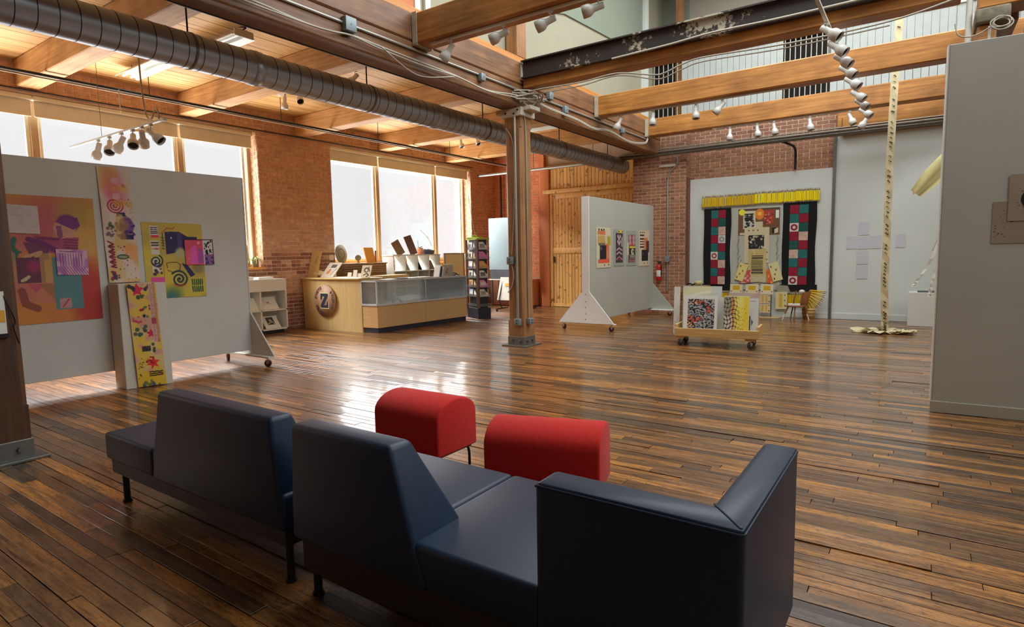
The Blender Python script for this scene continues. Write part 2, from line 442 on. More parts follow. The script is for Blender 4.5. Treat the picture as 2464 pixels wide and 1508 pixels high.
ROOTLOC = {}
def _mesh(name, mb, mats, off=(0, 0, 0)):
    me = bpy.data.meshes.new(name)
    me.from_pydata([(x-off[0], y-off[1], z-off[2]) for x, y, z in mb.v], [], mb.f)
    if not isinstance(mats, (list, tuple)): mats = [mats]
    for m in mats: me.materials.append(MT[m] if isinstance(m, str) else m)
    me.polygons.foreach_set('material_index', mb.m)
    me.polygons.foreach_set('use_smooth', mb.s)
    me.update()
    return me

def bevel(o, wd, seg=2):
    b = o.modifiers.new('bevel', 'BEVEL'); b.width = wd; b.segments = seg; b.limit_method = 'ANGLE'; b.angle_limit = R_(32)
    if seg > 1:
        for p in o.data.polygons: p.use_smooth = True
        b.harden_normals = False
    return o

def tag(o, label=None, cat=None, group=None, kind=None):
    if label: o['label'] = label
    if cat: o['category'] = cat
    if group: o['group'] = group
    if kind: o['kind'] = kind
    return o

def thing(name, label, cat, loc=(0, 0, 0), rz=0.0, group=None, kind=None):
    o = bpy.data.objects.new(name, None); COL.objects.link(o)
    o.empty_display_size = 0.1
    o.location = loc; o.rotation_euler = (0, 0, rz)
    ROOTLOC[o.name] = (tuple(loc), rz)
    return tag(o, label, cat, group, kind)

def part(name, mb, mats, parent, label=None, bev=0, seg=2, kind=None, world=True):
    """a child mesh. With world=True the mesh is given in world coordinates"""
    root = parent
    while root.parent: root = root.parent
    loc, rz = ROOTLOC.get(root.name, ((0, 0, 0), 0))
    if world:
        if rz:
            c, s = math.cos(-rz), math.sin(-rz)
            mb.v = [((x-loc[0])*c-(y-loc[1])*s, (x-loc[0])*s+(y-loc[1])*c, z-loc[2]) for x, y, z in mb.v]
            off = (0, 0, 0)
        else:
            off = loc
    else:
        off = (0, 0, 0)
    o = bpy.data.objects.new(name, _mesh(name, mb, mats, off)); COL.objects.link(o)
    o.parent = parent
    if label: o['label'] = label
    if kind: o['kind'] = kind
    if bev: bevel(o, bev, seg)
    return o

def solo(name, mb, mats, label, cat, group=None, bev=0, seg=2, kind=None):
    xs, ys, zs = zip(*mb.v)
    loc = ((min(xs)+max(xs))/2, (min(ys)+max(ys))/2, min(zs))
    o = bpy.data.objects.new(name, _mesh(name, mb, mats, loc)); COL.objects.link(o)
    o.location = loc
    ROOTLOC[o.name] = (loc, 0)
    if bev: bevel(o, bev, seg)
    return tag(o, label, cat, group, kind)

def struct(name, mb, mats, parent=None):
    o = bpy.data.objects.new(name, _mesh(name, mb, mats)); COL.objects.link(o)
    if parent: o.parent = parent
    else:
        o['kind'] = 'structure'; ROOTLOC[o.name] = ((0, 0, 0), 0)
    return o

def struct_root(name):
    o = bpy.data.objects.new(name, None); COL.objects.link(o)
    o['kind'] = 'structure'; ROOTLOC[o.name] = ((0, 0, 0), 0)
    return o

def child_of(name, me, parent, loc=(0, 0, 0), rot=(0, 0, 0)):
    o = bpy.data.objects.new(name, me); COL.objects.link(o)
    o.parent = parent; o.location = loc; o.rotation_euler = rot
    return o

# ------------------------------------------------------------------ flat prints painted in numpy
class Art:
    """a small painted sheet; coordinates 0..1, y up"""
    def __init__(self, wpx, hpx, bg):
        self.W, self.H = wpx, hpx
        self.a = np.zeros((hpx, wpx, 3)); self.a[:] = np.array(bg)/255.0
        yy, xx = np.mgrid[0:hpx, 0:wpx]
        self.x, self.y = (xx+0.5)/wpx, (yy+0.5)/hpx
        self.asp = hpx/wpx
        self.rs = np.random.RandomState(int(wpx*31+hpx*17+sum(bg)))
    def mixm(self, mask, c, op=1.0):
        k = np.clip(mask*op, 0, 1)[..., None]
        self.a = self.a*(1-k)+np.array(c)/255.0*k; return self
    def noise(self, scale, seed=0):
        rs = np.random.RandomState(seed+11)
        g = rs.rand(int(scale*self.asp)+3, int(scale)+3)
        u, v = self.x*scale, self.y*scale*self.asp
        i, j = v.astype(int), u.astype(int); fu, fv = u-j, v-i
        fu, fv = fu*fu*(3-2*fu), fv*fv*(3-2*fv)
        return (g[i, j]*(1-fu)+g[i, j+1]*fu)*(1-fv)+(g[i+1, j]*(1-fu)+g[i+1, j+1]*fu)*fv
    def blotch(self, c, scale, seed, th=0.5, op=0.6, soft=0.2):
        return self.mixm(np.clip((self.noise(scale, seed)-th)/soft, 0, 1), c, op)
    def rect(self, x0, x1, y0, y1, c, op=1.0):
        return self.mixm(((self.x >= x0) & (self.x <= x1) & (self.y >= y0) & (self.y <= y1)).astype(float), c, op)
    def disc(self, cx, cy_, r, c, op=1.0, soft=0.01, sy=1.0):
        d = np.sqrt((self.x-cx)**2+((self.y-cy_)*self.asp/sy)**2)
        return self.mixm(np.clip((r-d)/max(soft, 1e-4)+0.5, 0, 1), c, op)
    def line(self, pts, wd, c, op=1.0):
        m = np.zeros_like(self.x)
        for (x0, y0), (x1, y1) in zip(pts[:-1], pts[1:]):
            ax, ay, bx, by = x0, y0*self.asp, x1, y1*self.asp
            dx, dy = bx-ax, by-ay
            t = np.clip(((self.x-ax)*dx+(self.y*self.asp-ay)*dy)/(dx*dx+dy*dy+1e-12), 0, 1)
            d = np.sqrt((self.x-ax-t*dx)**2+(self.y*self.asp-ay-t*dy)**2)
            m = np.maximum(m, np.clip((wd-d)/(0.6/self.W)+0.5, 0, 1))
        return self.mixm(m, c, op)
    def spiral(self, cx, cy_, r, turns, wd, c, op=1.0):
        pts = []
        for i in range(int(turns*18)+1):
            t = i/18.0/turns; a = 2*math.pi*i/18.0
            pts.append((cx+r*t*math.cos(a), cy_+r*t*math.sin(a)/self.asp))
        return self.line(pts, wd, c, op)
    def poly(self, pts, c, op=1.0):
        m = np.zeros_like(self.x, dtype=bool)
        n = len(pts); j = n-1
        for i in range(n):
            xi, yi = pts[i]; xj, yj = pts[j]
            if yi != yj:
                m ^= ((yi > self.y) != (yj > self.y)) & (self.x < (xj-xi)*(self.y-yi)/(yj-yi)+xi)
            j = i
        return self.mixm(m.astype(float), c, op)
    def star(self, cx, cy_, r, c, k=5, inner=0.45, op=1.0, rot=0.3):
        return self.poly([(cx+(r if i % 2 == 0 else r*inner)*math.cos(math.pi*i/k+rot),
                           cy_+(r if i % 2 == 0 else r*inner)*math.sin(math.pi*i/k+rot)/self.asp) for i in range(2*k)], c, op)
    def dots(self, n, x0, x1, y0, y1, r0, r1, cols, seed=3):
        rs = random.Random(seed)
        for _ in range(n):
            self.disc(rs.uniform(x0, x1), rs.uniform(y0, y1), rs.uniform(r0, r1), rs.choice(cols), 0.9)
        return self
    def scribble(self, x0, x1, y0, y1, rows, wd, c, seed=1, op=0.8):
        rs = random.Random(seed)
        for i in range(rows):
            y = y1-(i+0.5)*(y1-y0)/rows
            x = x0
            while x < x1:
                e = min(x1, x+rs.uniform(0.03, 0.12))
                self.line([(x, y), (e, y+rs.uniform(-.004, .004))], wd, c, op)
                x = e+rs.uniform(0.01, 0.03)
        return self

def art_obj(name, art, o, u, v, parent=None, label=None, cat=None, group=None, thick=0.004, wave=None, back='paper'):
    """sheet from corner o along vectors u (width) and v (height); printed face looks along u x v"""
    o, u, v = Vector(o), Vector(u), Vector(v)
    n = u.cross(v).normalized()
    W, H = art.W, art.H
    gx, gy = np.meshgrid(np.arange(W+1)/W, np.arange(H+1)/H)
    P = np.array(o)[None, None]+gx[..., None]*np.array(u)+gy[..., None]*np.array(v)
    if wave is not None:
        P = P+np.vectorize(wave)(gx, gy)[..., None]*np.array(n)
    P = P.reshape(-1, 3)
    nn = len(P)
    idx = np.arange(nn).reshape(H+1, W+1)
    F = np.stack([idx[:-1, :-1], idx[:-1, 1:], idx[1:, 1:], idx[1:, :-1]], -1).reshape(-1, 4).tolist()
    nf = len(F)
    # back face and rim
    bo = nn
    rim = list(idx[0, :-1])+list(idx[:-1, -1])+list(idx[-1, :0:-1])+list(idx[:0:-1, 0])
    B = P[rim]-np.array(n)*thick
    L = len(rim)
    V = np.vstack([P, B])
    for i in range(L):
        F.append([int(rim[i]), bo+i, bo+(i+1) % L, int(rim[(i+1) % L])])
    if wave is None:
        F.append([bo+i for i in range(L)][::-1])
    root = parent
    while root is not None and root.parent: root = root.parent
    if parent is not None:
        off, rz = ROOTLOC.get(root.name, ((0, 0, 0), 0))
        V = V-np.array(off)
        if rz:
            c, s = math.cos(-rz), math.sin(-rz)
            V = np.stack([V[:, 0]*c-V[:, 1]*s, V[:, 0]*s+V[:, 1]*c, V[:, 2]], -1)
        loc = None
    else:
        loc = ((V[:, 0].min()+V[:, 0].max())/2, (V[:, 1].min()+V[:, 1].max())/2, V[:, 2].min())
        V = V-np.array(loc)
    me = bpy.data.meshes.new(name)
    me.from_pydata(V.tolist(), [], F)
    me.materials.append(MT['ink']); me.materials.append(MT[back])
    me.polygons.foreach_set('material_index', [0]*nf+[1]*(len(F)-nf))
    at = me.attributes.new('ink', 'FLOAT_COLOR', 'FACE')
    c = np.clip(art.a, 0, 1); c = np.where(c <= 0.04045, c/12.92, ((c+0.055)/1.055)**2.4).reshape(-1, 3)
    full = np.ones((len(F), 4)); full[:nf, :3] = c
    at.data.foreach_set('color', full.ravel())
    me.update()
    ob = bpy.data.objects.new(name, me); COL.objects.link(ob)
    if wave is not None and thick > 0.002:
        me.materials[0] = MT['ink']
    if parent is not None:
        ob.parent = parent
        if label: ob['label'] = label
    else:
        ob.location = loc; ROOTLOC[ob.name] = (loc, 0)
        tag(ob, label, cat, group)
    return ob

ORD = ['first', 'second', 'third', 'fourth', 'fifth', 'sixth', 'seventh', 'eighth', 'ninth', 'tenth', 'eleventh', 'twelfth', 'thirteenth',
       'fourteenth', 'fifteenth', 'sixteenth', 'seventeenth', 'eighteenth', 'nineteenth', 'twentieth', 'twenty-first', 'twenty-second']

# ================================================================== THE SETTING
XW = -11.1        # face of the window wall
YB = 14.3         # face of the back wall
# ---- floor: base and strip boards laid across the room (along x)
fl = struct('floor', MB().box(-11.6, 4.7, -4.2, 15.6, -0.12, -0.014), 'subfloor')
rows = []
y = -0.7
while y < 15.2:
    wd = rnd.choice([0.062, 0.070, 0.078, 0.084])
    x = -11.2-rnd.uniform(0, 1.2)
    while x < 4.6:
        L = rnd.choice([0.45, 0.6, 0.8, 1.0, 1.2, 1.5, 1.8, 2.2])
        rows.append((x, y, L, wd)); x += L
    y += wd
def plank_verts(L, wd, dz=0, tilt=0, tilt2=0):
    g, b = 0.0016, 0.0012
    x0, x1, y0, y1 = g, L-g, g, wd-g
    def z(x, y_): return dz+tilt*(y_-wd/2)+tilt2*(x-L/2)
    V = [(x0, y0, -0.016), (x1, y0, -0.016), (x1, y1, -0.016), (x0, y1, -0.016)]
    V += [(a, c, z(a, c)-b*0.6) for a, c in ((x0, y0), (x1, y0), (x1, y1), (x0, y1))]
    V += [(a, c, z(a, c)) for a, c in ((x0+b, y0+b), (x1-b, y0+b), (x1-b, y1-b), (x0+b, y1-b))]
    F = []
    for k in (0, 4):
        F += [(k+i, k+(i+1) % 4, k+4+(i+1) % 4, k+4+i) for i in range(4)]
    return V, F+[(8, 9, 10, 11)]
def dist_cam(p): return p[0]**2+p[1]**2
vis = [r for r in rows if in_frame((r[0]+r[2]/2, r[1], 0), 60)]
vis.sort(key=lambda r: dist_cam((r[0]+r[2]/2, r[1])))
near = set(vis[:300])
cache = {}
stuff = MB()
for r in rows:
    x, y, L, wd = r
    tl, tl2, dz = rnd.gauss(0, 0.011), rnd.gauss(0, 0.0016), rnd.gauss(0, 0.0005)
    if r in near:
        if (L, wd) not in cache:
            mb = MB(); mb.add(*plank_verts(L, wd)); cache[(L, wd)] = _mesh('floorboard', mb, 'floor')
        child_of('floorboard', cache[(L, wd)], fl, (x, y+0.0, dz), (tl, -tl2, 0))
    else:
        V, F = plank_verts(L, wd, dz, tl, tl2)
        stuff.add([(a+x, b+y, c) for a, b, c in V], F)
o = part('floorboards', stuff, 'floor', fl, kind='stuff')

# ---- bricks
def brick_field(parent, name, axis, plane, face, u0, u1, z0, z1, mat, holes=(), limit=300, skip=None, proud=0.007, matf=None):
    """running-bond bricks on a wall plane. axis 'x': wall at x=plane facing face*x, u is y; axis 'y': wall at y=plane"""
    BL, BH, J = 0.222, 0.0660, 0.012
    recs = []
    k = 0; z = z0
    while z < z1-0.01:
        h = min(BH, z1-z)
        u = u0-(BL+J)/2*(k % 2)
        header = (k % 6 == 5)
        bl = 0.105 if header else BL
        while u < u1:
            a, b = max(u, u0), min(u+bl, u1)
            if b-a > 0.02:
                segs = [(a, b)]
                for (ha, hb, hz0, hz1) in holes:
                    if z+h > hz0 and z < hz1:
                        ns = []
                        for (p, q) in segs:
                            if q <= ha or p >= hb: ns.append((p, q))
                            else:
                                if p < ha-0.02: ns.append((p, ha))
                                if q > hb+0.02: ns.append((hb, q))
                        segs = ns
                for s in segs: recs.append((s[0], s[1], z, z+h))
            u += bl+J
        z += BH+J; k += 1
    def wp(u, z): return (plane, u, z) if axis == 'x' else (u, plane, z)
    visb = [r for r in recs if in_frame(wp((r[0]+r[1])/2, (r[2]+r[3])/2), 10)]
    visb.sort(key=lambda r: dist_cam(wp((r[0]+r[1])/2, 0))/max(0.05, (r[1]-r[0]))**0.5)
    nearb = set(visb[:limit])
    cache = {}
    st = {}
    for r in recs:
        a, b, c, d = r
        L, h, pr = b-a, d-c, proud+rnd.uniform(-0.002, 0.003)
        mm = matf((a+b)/2, c) if matf else mat
        if axis == 'x':
            V = [(-0.004*face, 0, 0), (-0.004*face, L, 0), (-0.004*face, L, h), (-0.004*face, 0, h)]
            e = 0.003
            V += [(pr*face, e, e), (pr*face, L-e, e), (pr*face, L-e, h-e), (pr*face, e, h-e)]
            loc = (plane, a, c); flip = face < 0
        else:
            V = [(0, -0.004*face, 0), (L, -0.004*face, 0), (L, -0.004*face, h), (0, -0.004*face, h)]
            e = 0.003
            V += [(e, pr*face, e), (L-e, pr*face, e), (L-e, pr*face, h-e), (e, pr*face, h-e)]
            loc = (a, plane, c); flip = face > 0
        F = [(4, 5, 6, 7)]+[(i, (i+1) % 4, 4+(i+1) % 4, 4+i) for i in range(4)]
        if flip: F = [f[::-1] for f in F]
        if r in nearb:
            key = (round(L, 3), round(h, 3), mm)
            if key not in cache:
                m_ = MB(); m_.add(V, F); cache[key] = _mesh('brick', m_, mm)
            child_of('brick', cache[key], parent, loc)
        else:
            st.setdefault(mm, MB()).add([(p[0]+loc[0], p[1]+loc[1], p[2]+loc[2]) for p in V], F)
    for mm, m_ in st.items():
        part('brickwork', m_, mm, parent, kind='stuff')

W1 = (-3.6, 7.10)      # first window opening along y
W2 = (8.90, 13.95)
ZS, ZH = 1.33, 4.03
wl = MB()
for a, b, c, d in ((-4.2, 15.6, 0, ZS), (-4.2, 15.6, ZH, 4.5), (-4.2, W1[0], ZS, ZH), (W1[1], W2[0], ZS, ZH), (W2[1], 15.6, ZS, ZH)):
    wl.box(XW-0.42, XW, a, b, c, d)
wl = struct('wall_left', wl, 'mortar')
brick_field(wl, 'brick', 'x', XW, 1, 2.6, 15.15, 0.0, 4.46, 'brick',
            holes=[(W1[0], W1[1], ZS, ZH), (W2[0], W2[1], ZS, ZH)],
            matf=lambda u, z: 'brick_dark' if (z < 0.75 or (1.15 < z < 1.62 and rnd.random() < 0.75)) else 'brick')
# window reveals in brick (the ends of the piers)
for k, (yy, f) in enumerate(((W1[1], -1), (W2[1], -1))):
    brick_field(wl, 'brick', 'y', yy, f, XW-0.30, XW, ZS, ZH, 'brick', limit=40)

def window(name, y0, y1, mull):
    r = struct_root(name)
    xg = XW-0.30
    t = 0.07
    fr = MB()
    fr.box(xg-0.06, xg+0.05, y0, y0+t, ZS, ZH).box(xg-0.06, xg+0.05, y1-t, y1, ZS, ZH)
    fr.box(xg-0.06, xg+0.05, y0+t, y1-t, ZH-t, ZH).box(xg-0.06, xg+0.05, y0+t, y1-t, ZS, ZS+t)
    part('window_frame', fr, 'frame', r)
    ed = [y0+t]+[m for m in mull]+[y1-t]
    for m in mull:
        part('mullion', MB().box(xg-0.06, xg+0.07, m-0.05, m+0.05, ZS+t, ZH-t), 'frame', r, bev=0.006, seg=1)
    for a, b in zip(ed[:-1], ed[1:]):
        part('pane', MB().box(xg-0.012, xg-0.006, a+0.01, b-0.01, ZS+t, ZH-t), 'glass', r)
        s = MB()
        for (p, q) in ((a+0.05, a+0.10), (b-0.10, b-0.05)):
            s.box(xg-0.03, xg+0.02, p, q, ZS+t, ZH-t)
        s.box(xg-0.03, xg+0.02, a+0.10, b-0.10, ZS+t, ZS+t+0.06)
        part('sash', s, 'blindbox', r)
    part('sill_board', MB().box(XW-0.26, XW+0.05, y0-0.02, y1+0.02, ZS-0.035, ZS+0.012), 'sill', r, bev=0.008)
window('window_1', *W1, [-1.5, 0.9, 3.52, 5.70])
window('window_2', *W2, [10.50, 12.65])

# ---- back wall, from the window corner to the right
bw = MB()
bw.box(-11.6, -8.9, 15.15, 15.5, 0, 4.5)                 # far left bay
bw.box(-8.9, -5.97, 14.62, 15.0, 0, 4.5)                # behind the door
bw.box(-5.97, -4.66, 13.98, 14.9, 0, 4.5)               # brick pier
bw.box(-4.66, 4.7, YB, 14.9, 0, 4.5)                    # right wall
bw = struct('wall_back', bw, 'mortar2')
def backmat(u, z): return 'brick_dark' if z > 3.85 else 'brick_back'
brick_field(bw, 'brick', 'y', 13.98, -1, -5.97, -4.66, 0.0, 4.46, 'brick_back', limit=180, matf=backmat)
brick_field(bw, 'brick', 'y', YB, -1, -4.66, -1.55, 3.10, 4.46, 'brick_back', limit=120, matf=backmat)
brick_field(bw, 'brick', 'y', 15.15, -1, -11.1, -8.9, 0.8, 4.46, 'brick_orange_lit', limit=0)
brick_field(bw, 'brick', 'x', -8.9, -1, 14.5, 15.15, 0.0, 4.46, 'brick_orange_lit', limit=0)
brick_field(bw, 'brick', 'x', -4.66, 1, 13.98, YB, 0.0, 4.46, 'brick_dark', limit=0)
part('brick_return', MB().box(-9.1, -8.9, 14.55, 15.16, 0, 4.48), 'rust', bw)

# ---- door in the back wall: knotty pine tongue-and-groove sliding door
dr = struct_root('door_1')
for i in range(26):
    x0 = -8.62+i*0.100
    if x0 > -6.08: break
    part('door_board', MB().box(x0+0.004, x0+0.096, 14.50, 14.535, 0.03, 1.50), 'doorwood', dr, bev=0.004, seg=1)
    part('door_board', MB().box(x0+0.004, x0+0.096, 14.50, 14.535, 1.66, 3.02), 'doorwood', dr, bev=0.004, seg=1)
part('cross_rail', MB().box(-8.64, -6.06, 14.48, 14.54, 1.50, 1.66), 'doorwood', dr, bev=0.005)
part('top_rail', MB().box(-8.64, -6.06, 14.48, 14.54, 3.02, 3.16), 'doorwood', dr, bev=0.005)
part('bottom_rail', MB().box(-8.64, -6.06, 14.48, 14.54, 0.01, 0.10), 'doorwood', dr)
part('door_stile', MB().box(-8.70, -8.60, 14.47, 14.54, 0.0, 3.16), 'doorwood', dr, bev=0.005)
part('door_backing', MB().box(-8.66, -6.02, 14.54, 14.56, 0.01, 3.9), 'darkvoid', dr)
part('lintel_board', MB().box(-8.85, -6.0, 14.36, 14.52, 3.16, 3.27), 'doorwood', dr, bev=0.01)
for i in range(26):
    x0 = -8.80+i*0.108
    if x0 > -6.08: break
    part('header_board', MB().box(x0+0.004, x0+0.104, 14.50, 14.535, 3.27, 3.93), 'doorwood', dr, bev=0.004, seg=1)
part('door_jamb', MB().box(-8.98, -8.70, 14.44, 14.60, 0.0, 3.9), 'rust', dr, bev=0.01)
part('door_latch', MB().box(-8.58, -8.55, 14.44, 14.48, 1.25, 1.42), 'black', dr)

# ---- white wall panels on the right of the back wall
pa = struct('wall_back_panel', MB().box(-4.62, -1.62, 14.19, 14.295, 0.0, 3.18), 'backwhite')
part('brown_edge', MB().box(-4.66, -4.62, 14.02, 14.29, 0.0, 3.2), 'brownpanel', pa)
part('base_trim', MB().box(-4.62, -1.62, 14.17, 14.19, 0.0, 0.13), 'backwhite', pa, bev=0.004, seg=1)
pb = struct('wall_back_white', MB().box(-1.57, 4.7, 14.23, 14.298, 0.0, 3.80), 'backwhite')
part('base_trim', MB().box(-1.57, 4.7, 14.21, 14.23, 0.0, 0.13), 'backwhite', pb, bev=0.004, seg=1)
part('corner_strip', MB().box(-1.62, -1.57, 14.16, 14.297, 0.0, 3.80), 'steel', pb)

# ---- out of view walls
struct('wall_right', MB().box(4.5, 4.8, -4.2, 14.9, 0, 8), 'cream')
struct('wall_front', MB().box(-11.6, 4.7, -4.4, -4.1, 0, 8), 'brownpanel')

# ---- left ceiling: pine deck between joists
ce = struct('ceiling', MB().box(-11.6, -5.62, -4.2, 15.5, 4.515, 4.62), 'subfloor')
JY = [0.95, 3.40, 5.72, 8.12, 10.48, 12.95]
edges = [-1.6]+JY+[15.2]
cache = {}
for a, b in zip(edges[:-1], edges[1:]):
    L = round(b-a, 3)
    if L not in cache:
        cache[L] = _mesh('deck_board', MB().box(0.002, 0.121, 0, L, 0, 0.02), 'deck')
    x = XW
    i = 0
    while x < -5.62:
        o = child_of('deck_board', cache[L], ce, (x, a, 4.482+0.0015*math.sin(i*2.3+a)))
        x += 0.124; i += 1
for yj in JY:
    hw = 0.14
    solo('ceiling_joist', MB().box(XW+0.02, -5.60, yj-hw, yj+hw, 4.10, 4.48), 'joist',
         {0.95: 'pale pine joist nearest the camera, above the left post', 3.40: 'pale pine ceiling joist above the hanging white lamp track',
          5.72: 'pale pine ceiling joist over the right end of the first window', 8.12: 'pale pine ceiling joist over the brick pier, ending above the middle post',
          10.48: 'pale pine ceiling joist over the second window, beyond the pier', 12.95: 'farthest pale pine ceiling joist, by the far end of second window'}[yj],
         'joist', 'joists under the low ceiling', bev=0.012, seg=1)

# ---- main beam along the room, two timbers, with pine plate on top
mbm = thing('main_beam', 'long dark timber beam running over the middle post along the room', 'beam', (-5.44, 6, 3.8))
for z0, z1, nm in ((3.80, 4.135, 'lower_timber'), (4.14, 4.48, 'upper_timber')):
    for a, b in ((-4.0, 8.1), (8.104, 14.28)):
        part(nm, MB().box(-5.60, -5.28, a, b, z0, z1), 'beam', mbm, bev=0.018, seg=1)
part('top_plate', MB().box(-5.58, -5.36, -4.0, 14.28, 4.50, 4.60), 'plate', mbm, bev=0.008, seg=1)
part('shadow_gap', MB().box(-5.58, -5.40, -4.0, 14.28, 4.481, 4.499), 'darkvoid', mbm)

# ---- cross beams over the open right side
def cross_beam(yc, label, x0=-5.27, x1=4.4, hw=0.14, z0=4.09, z1=4.46):
    t = thing('cross_beam', label, 'beam', (0, yc, z0), group='timber beams across the open bay')
    part('timber', MB().box(x0, x1, yc-hw, yc+hw, z0, z1), 'beamx', t, bev=0.016, seg=1)
    h = MB()                      # sheet-steel joist hanger strap at the main beam
    h.box(x0-0.002, x0+0.075, yc-hw-0.006, yc-hw, z0-0.005, z1+0.01)
    h.box(x0-0.002, x0+0.075, yc-hw-0.006, yc+hw+0.006, z0-0.012, z0)
    part('joist_hanger', h, 'hanger', t, label='pale steel joist hanger')
    return t
cross_beam(3.35, 'timber cross beam nearest the camera, above the sofa')
cross_beam(5.70, 'timber cross beam with a four-lamp track, left of the flaking steel beam')
cross_beam(10.62, 'timber cross beam with lamp track, next beyond the flaking steel beam')
cross_beam(13.12, 'farthest timber cross beam, with lamp track, above the quilts')
sb = thing('steel_beam', 'black steel channel beam with flaking cream paint, resting on timber', 'beam', (0, 8.0, 4.1))
ch = MB().box(-5.25, 0.22, 7.99, 8.01, 4.22, 4.48)
ch.box(-5.25, 0.22, 7.92, 8.01, 4.465, 4.485).box(-5.25, 0.22, 7.92, 8.01, 4.215, 4.235)
part('channel', ch, 'peel', sb)
part('bottom_timber', MB().box(-5.27, 0.22, 8.0, 8.26, 4.08, 4.46), 'beamx', sb, bev=0.012, seg=1)
part('end_plate', MB().box(-5.275, -5.262, 7.95, 8.03, 4.21, 4.49), 'hanger', sb)
# second main beam and post on the right, mostly behind the grey partition
rb = thing('right_main_beam', 'dark timber beam end at top right above the grey partition', 'beam', (0.52, 8, 3.85))
part('timber', MB().box(0.42, 0.72, 8.3, 14.2, 3.84, 4.48), 'beam', rb, bev=0.012, seg=1)
part('stone_pad', MB().box(0.34, 0.62, 7.86, 8.28, 3.74, 3.885), 'stone', rb, bev=0.02)
part('upper_timber', MB().box(0.36, 2.9, 7.9, 8.25, 3.89, 4.30), 'beamx', rb, bev=0.012, seg=1)
rp = thing('right_post', 'orange-brown timber post at top right behind the grey partition', 'post', (0.5, 8.05, 0))
part('shaft', MB().box(0.36, 0.52, 7.92, 8.18, 0.0, 3.735), 'beamx', rp, bev=0.02)
part('white_pipe', MB().cyl((0.29, 7.95, 0), (0.29, 7.95, 7.5), 0.028), 'white', rp)
part('short_pipe', MB().cyl((0.455, 7.82, 3.3), (0.455, 7.82, 3.68), 0.012), 'white', rp)
cc = []
for i in range(110):
    a = i*0.35
    cc.append((0.545+0.075*math.cos(a)*(1+0.22*math.sin(i*0.23)), 7.78+0.02*math.sin(i*0.37), 3.685+0.055*math.sin(a)*(1+0.28*math.cos(i*0.19))))
solo('cable_coil', MB().tube(cc, 0.006, 5), 'cable', 'coil of thin white cable hanging above the grey partition', 'cable')
solo('loose_cable', MB().tube(smooth_path([(0.17, 7.80, 3.76), (0.20, 7.80, 3.65), (0.27, 7.80, 3.61), (0.36, 7.80, 3.615), (0.43, 7.80, 3.65), (0.47, 7.80, 3.67)]), 0.007, 5),
     'cable', 'loose white cable looping past the right post to the coil', 'cable')

struct('wall_right_dark_sheet', MB().box(0.80, 4.4, 8.6, 8.7, 2.6, 4.5), 'darkvoid')  # near-black sheet standing in for the dark room above the partition
# ---- ledger and dark strip over the right wall
solo('wall_ledger', MB().box(-1.55, 4.4, 14.0, 14.28, 3.92, 4.36), 'beamx', 'heavy dark orange timber ledger over the white back wall', 'beam', bev=0.01, seg=1)

# ---- upper storey: plaster walls, boarded balustrade
us = MB().box(-5.75, -5.60, -4.2, 14.9, 4.62, 8.0)
us = struct('wall_upper_left', us, 'cream')
# greenish field beyond a slanting edge, with a pale corner strip
part('stair_soffit', MB().prism([(8.9, 8.0), (8.9, 5.62), (9.9, 5.86), (12.1, 5.98), (13.55, 6.05), (13.55, 8.0)], -5.60, -5.57, 'x'), 'green', us)
part('corner_strip', MB().box(-5.60, -5.50, 13.55, 13.75, 4.6, 8.0), 'backwhite', us)
ub = struct('wall_upper_back', MB().box(-5.75, 4.7, 14.9, 15.1, 4.5, 8.0), 'mauve')
part('green_bay', MB().box(-5.60, -4.92, 14.86, 14.90, 4.5, 8.0), 'green', ub)
solo('upper_post', MB().box(-5.58, -5.36, 8.0, 8.26, 4.60, 8.0), 'post', 'pale timber post of the upper storey standing above the middle post', 'post', bev=0.01, seg=1)
solo('upper_stud', MB().box(-5.05, -4.88, 14.3, 14.42, 4.55, 8.0), 'post', 'slim brown timber stud of the upper storey above the back wall', 'post', bev=0.006, seg=1)
struct('ceiling_upper', MB().box(-11.6, 4.8, -4.4, 15.5, 8.0, 8.2), 'cream')
struct('floor_upper', MB().box(-5.6, 4.6, 14.32, 15.0, 4.40, 4.52), 'subfloor')
bal = thing('balustrade', 'white boarded balustrade of the upper storey with barred dark openings', 'railing', (-2.2, 14.25, 4.5))
x = -4.86; i = 0
while x < 4.3:
    opening = (-2.72 < x < -1.86)
    if not opening:
        part('balustrade_board', MB().box(x+0.004, x+0.126, 14.24, 14.262, 4.5, 5.98), 'board', bal)
    x += 0.13; i += 1
for (a, b) in ((-5.55, -4.86), (-2.72, -1.80)):
    part('dark_panel', MB().box(a, b, 14.30, 14.31, 4.5, 5.98), 'darkvoid', bal)
    n = int((b-a)/0.10)
    for j in range(n+1):
        part('baluster', MB().box(a+j*(b-a)/n-0.008, a+j*(b-a)/n+0.008, 14.235, 14.255, 4.5, 5.98), 'hanger', bal)
part('handrail', MB().box(-5.55, 4.3, 14.20, 14.29, 5.98, 6.03), 'white', bal)
# glimpse of an upper window at the top of the frame
uw = struct_root('window_3')
part('window_frame', MB().box(-5.59, -5.55, 5.92, 6.02, 4.62, 6.6).box(-5.59, -5.55, 6.12, 6.22, 4.62, 6.6).box(-5.59, -5.55, 4.9, 5.0, 4.62, 6.6), 'white', uw)
part('pink_panel', MB().box(-5.59, -5.565, 5.42, 5.92, 4.62, 6.6), 'terracotta', uw)
part('pane', MB().box(-5.59, -5.575, 5.0, 5.42, 4.62, 6.6), 'greyblue', uw)

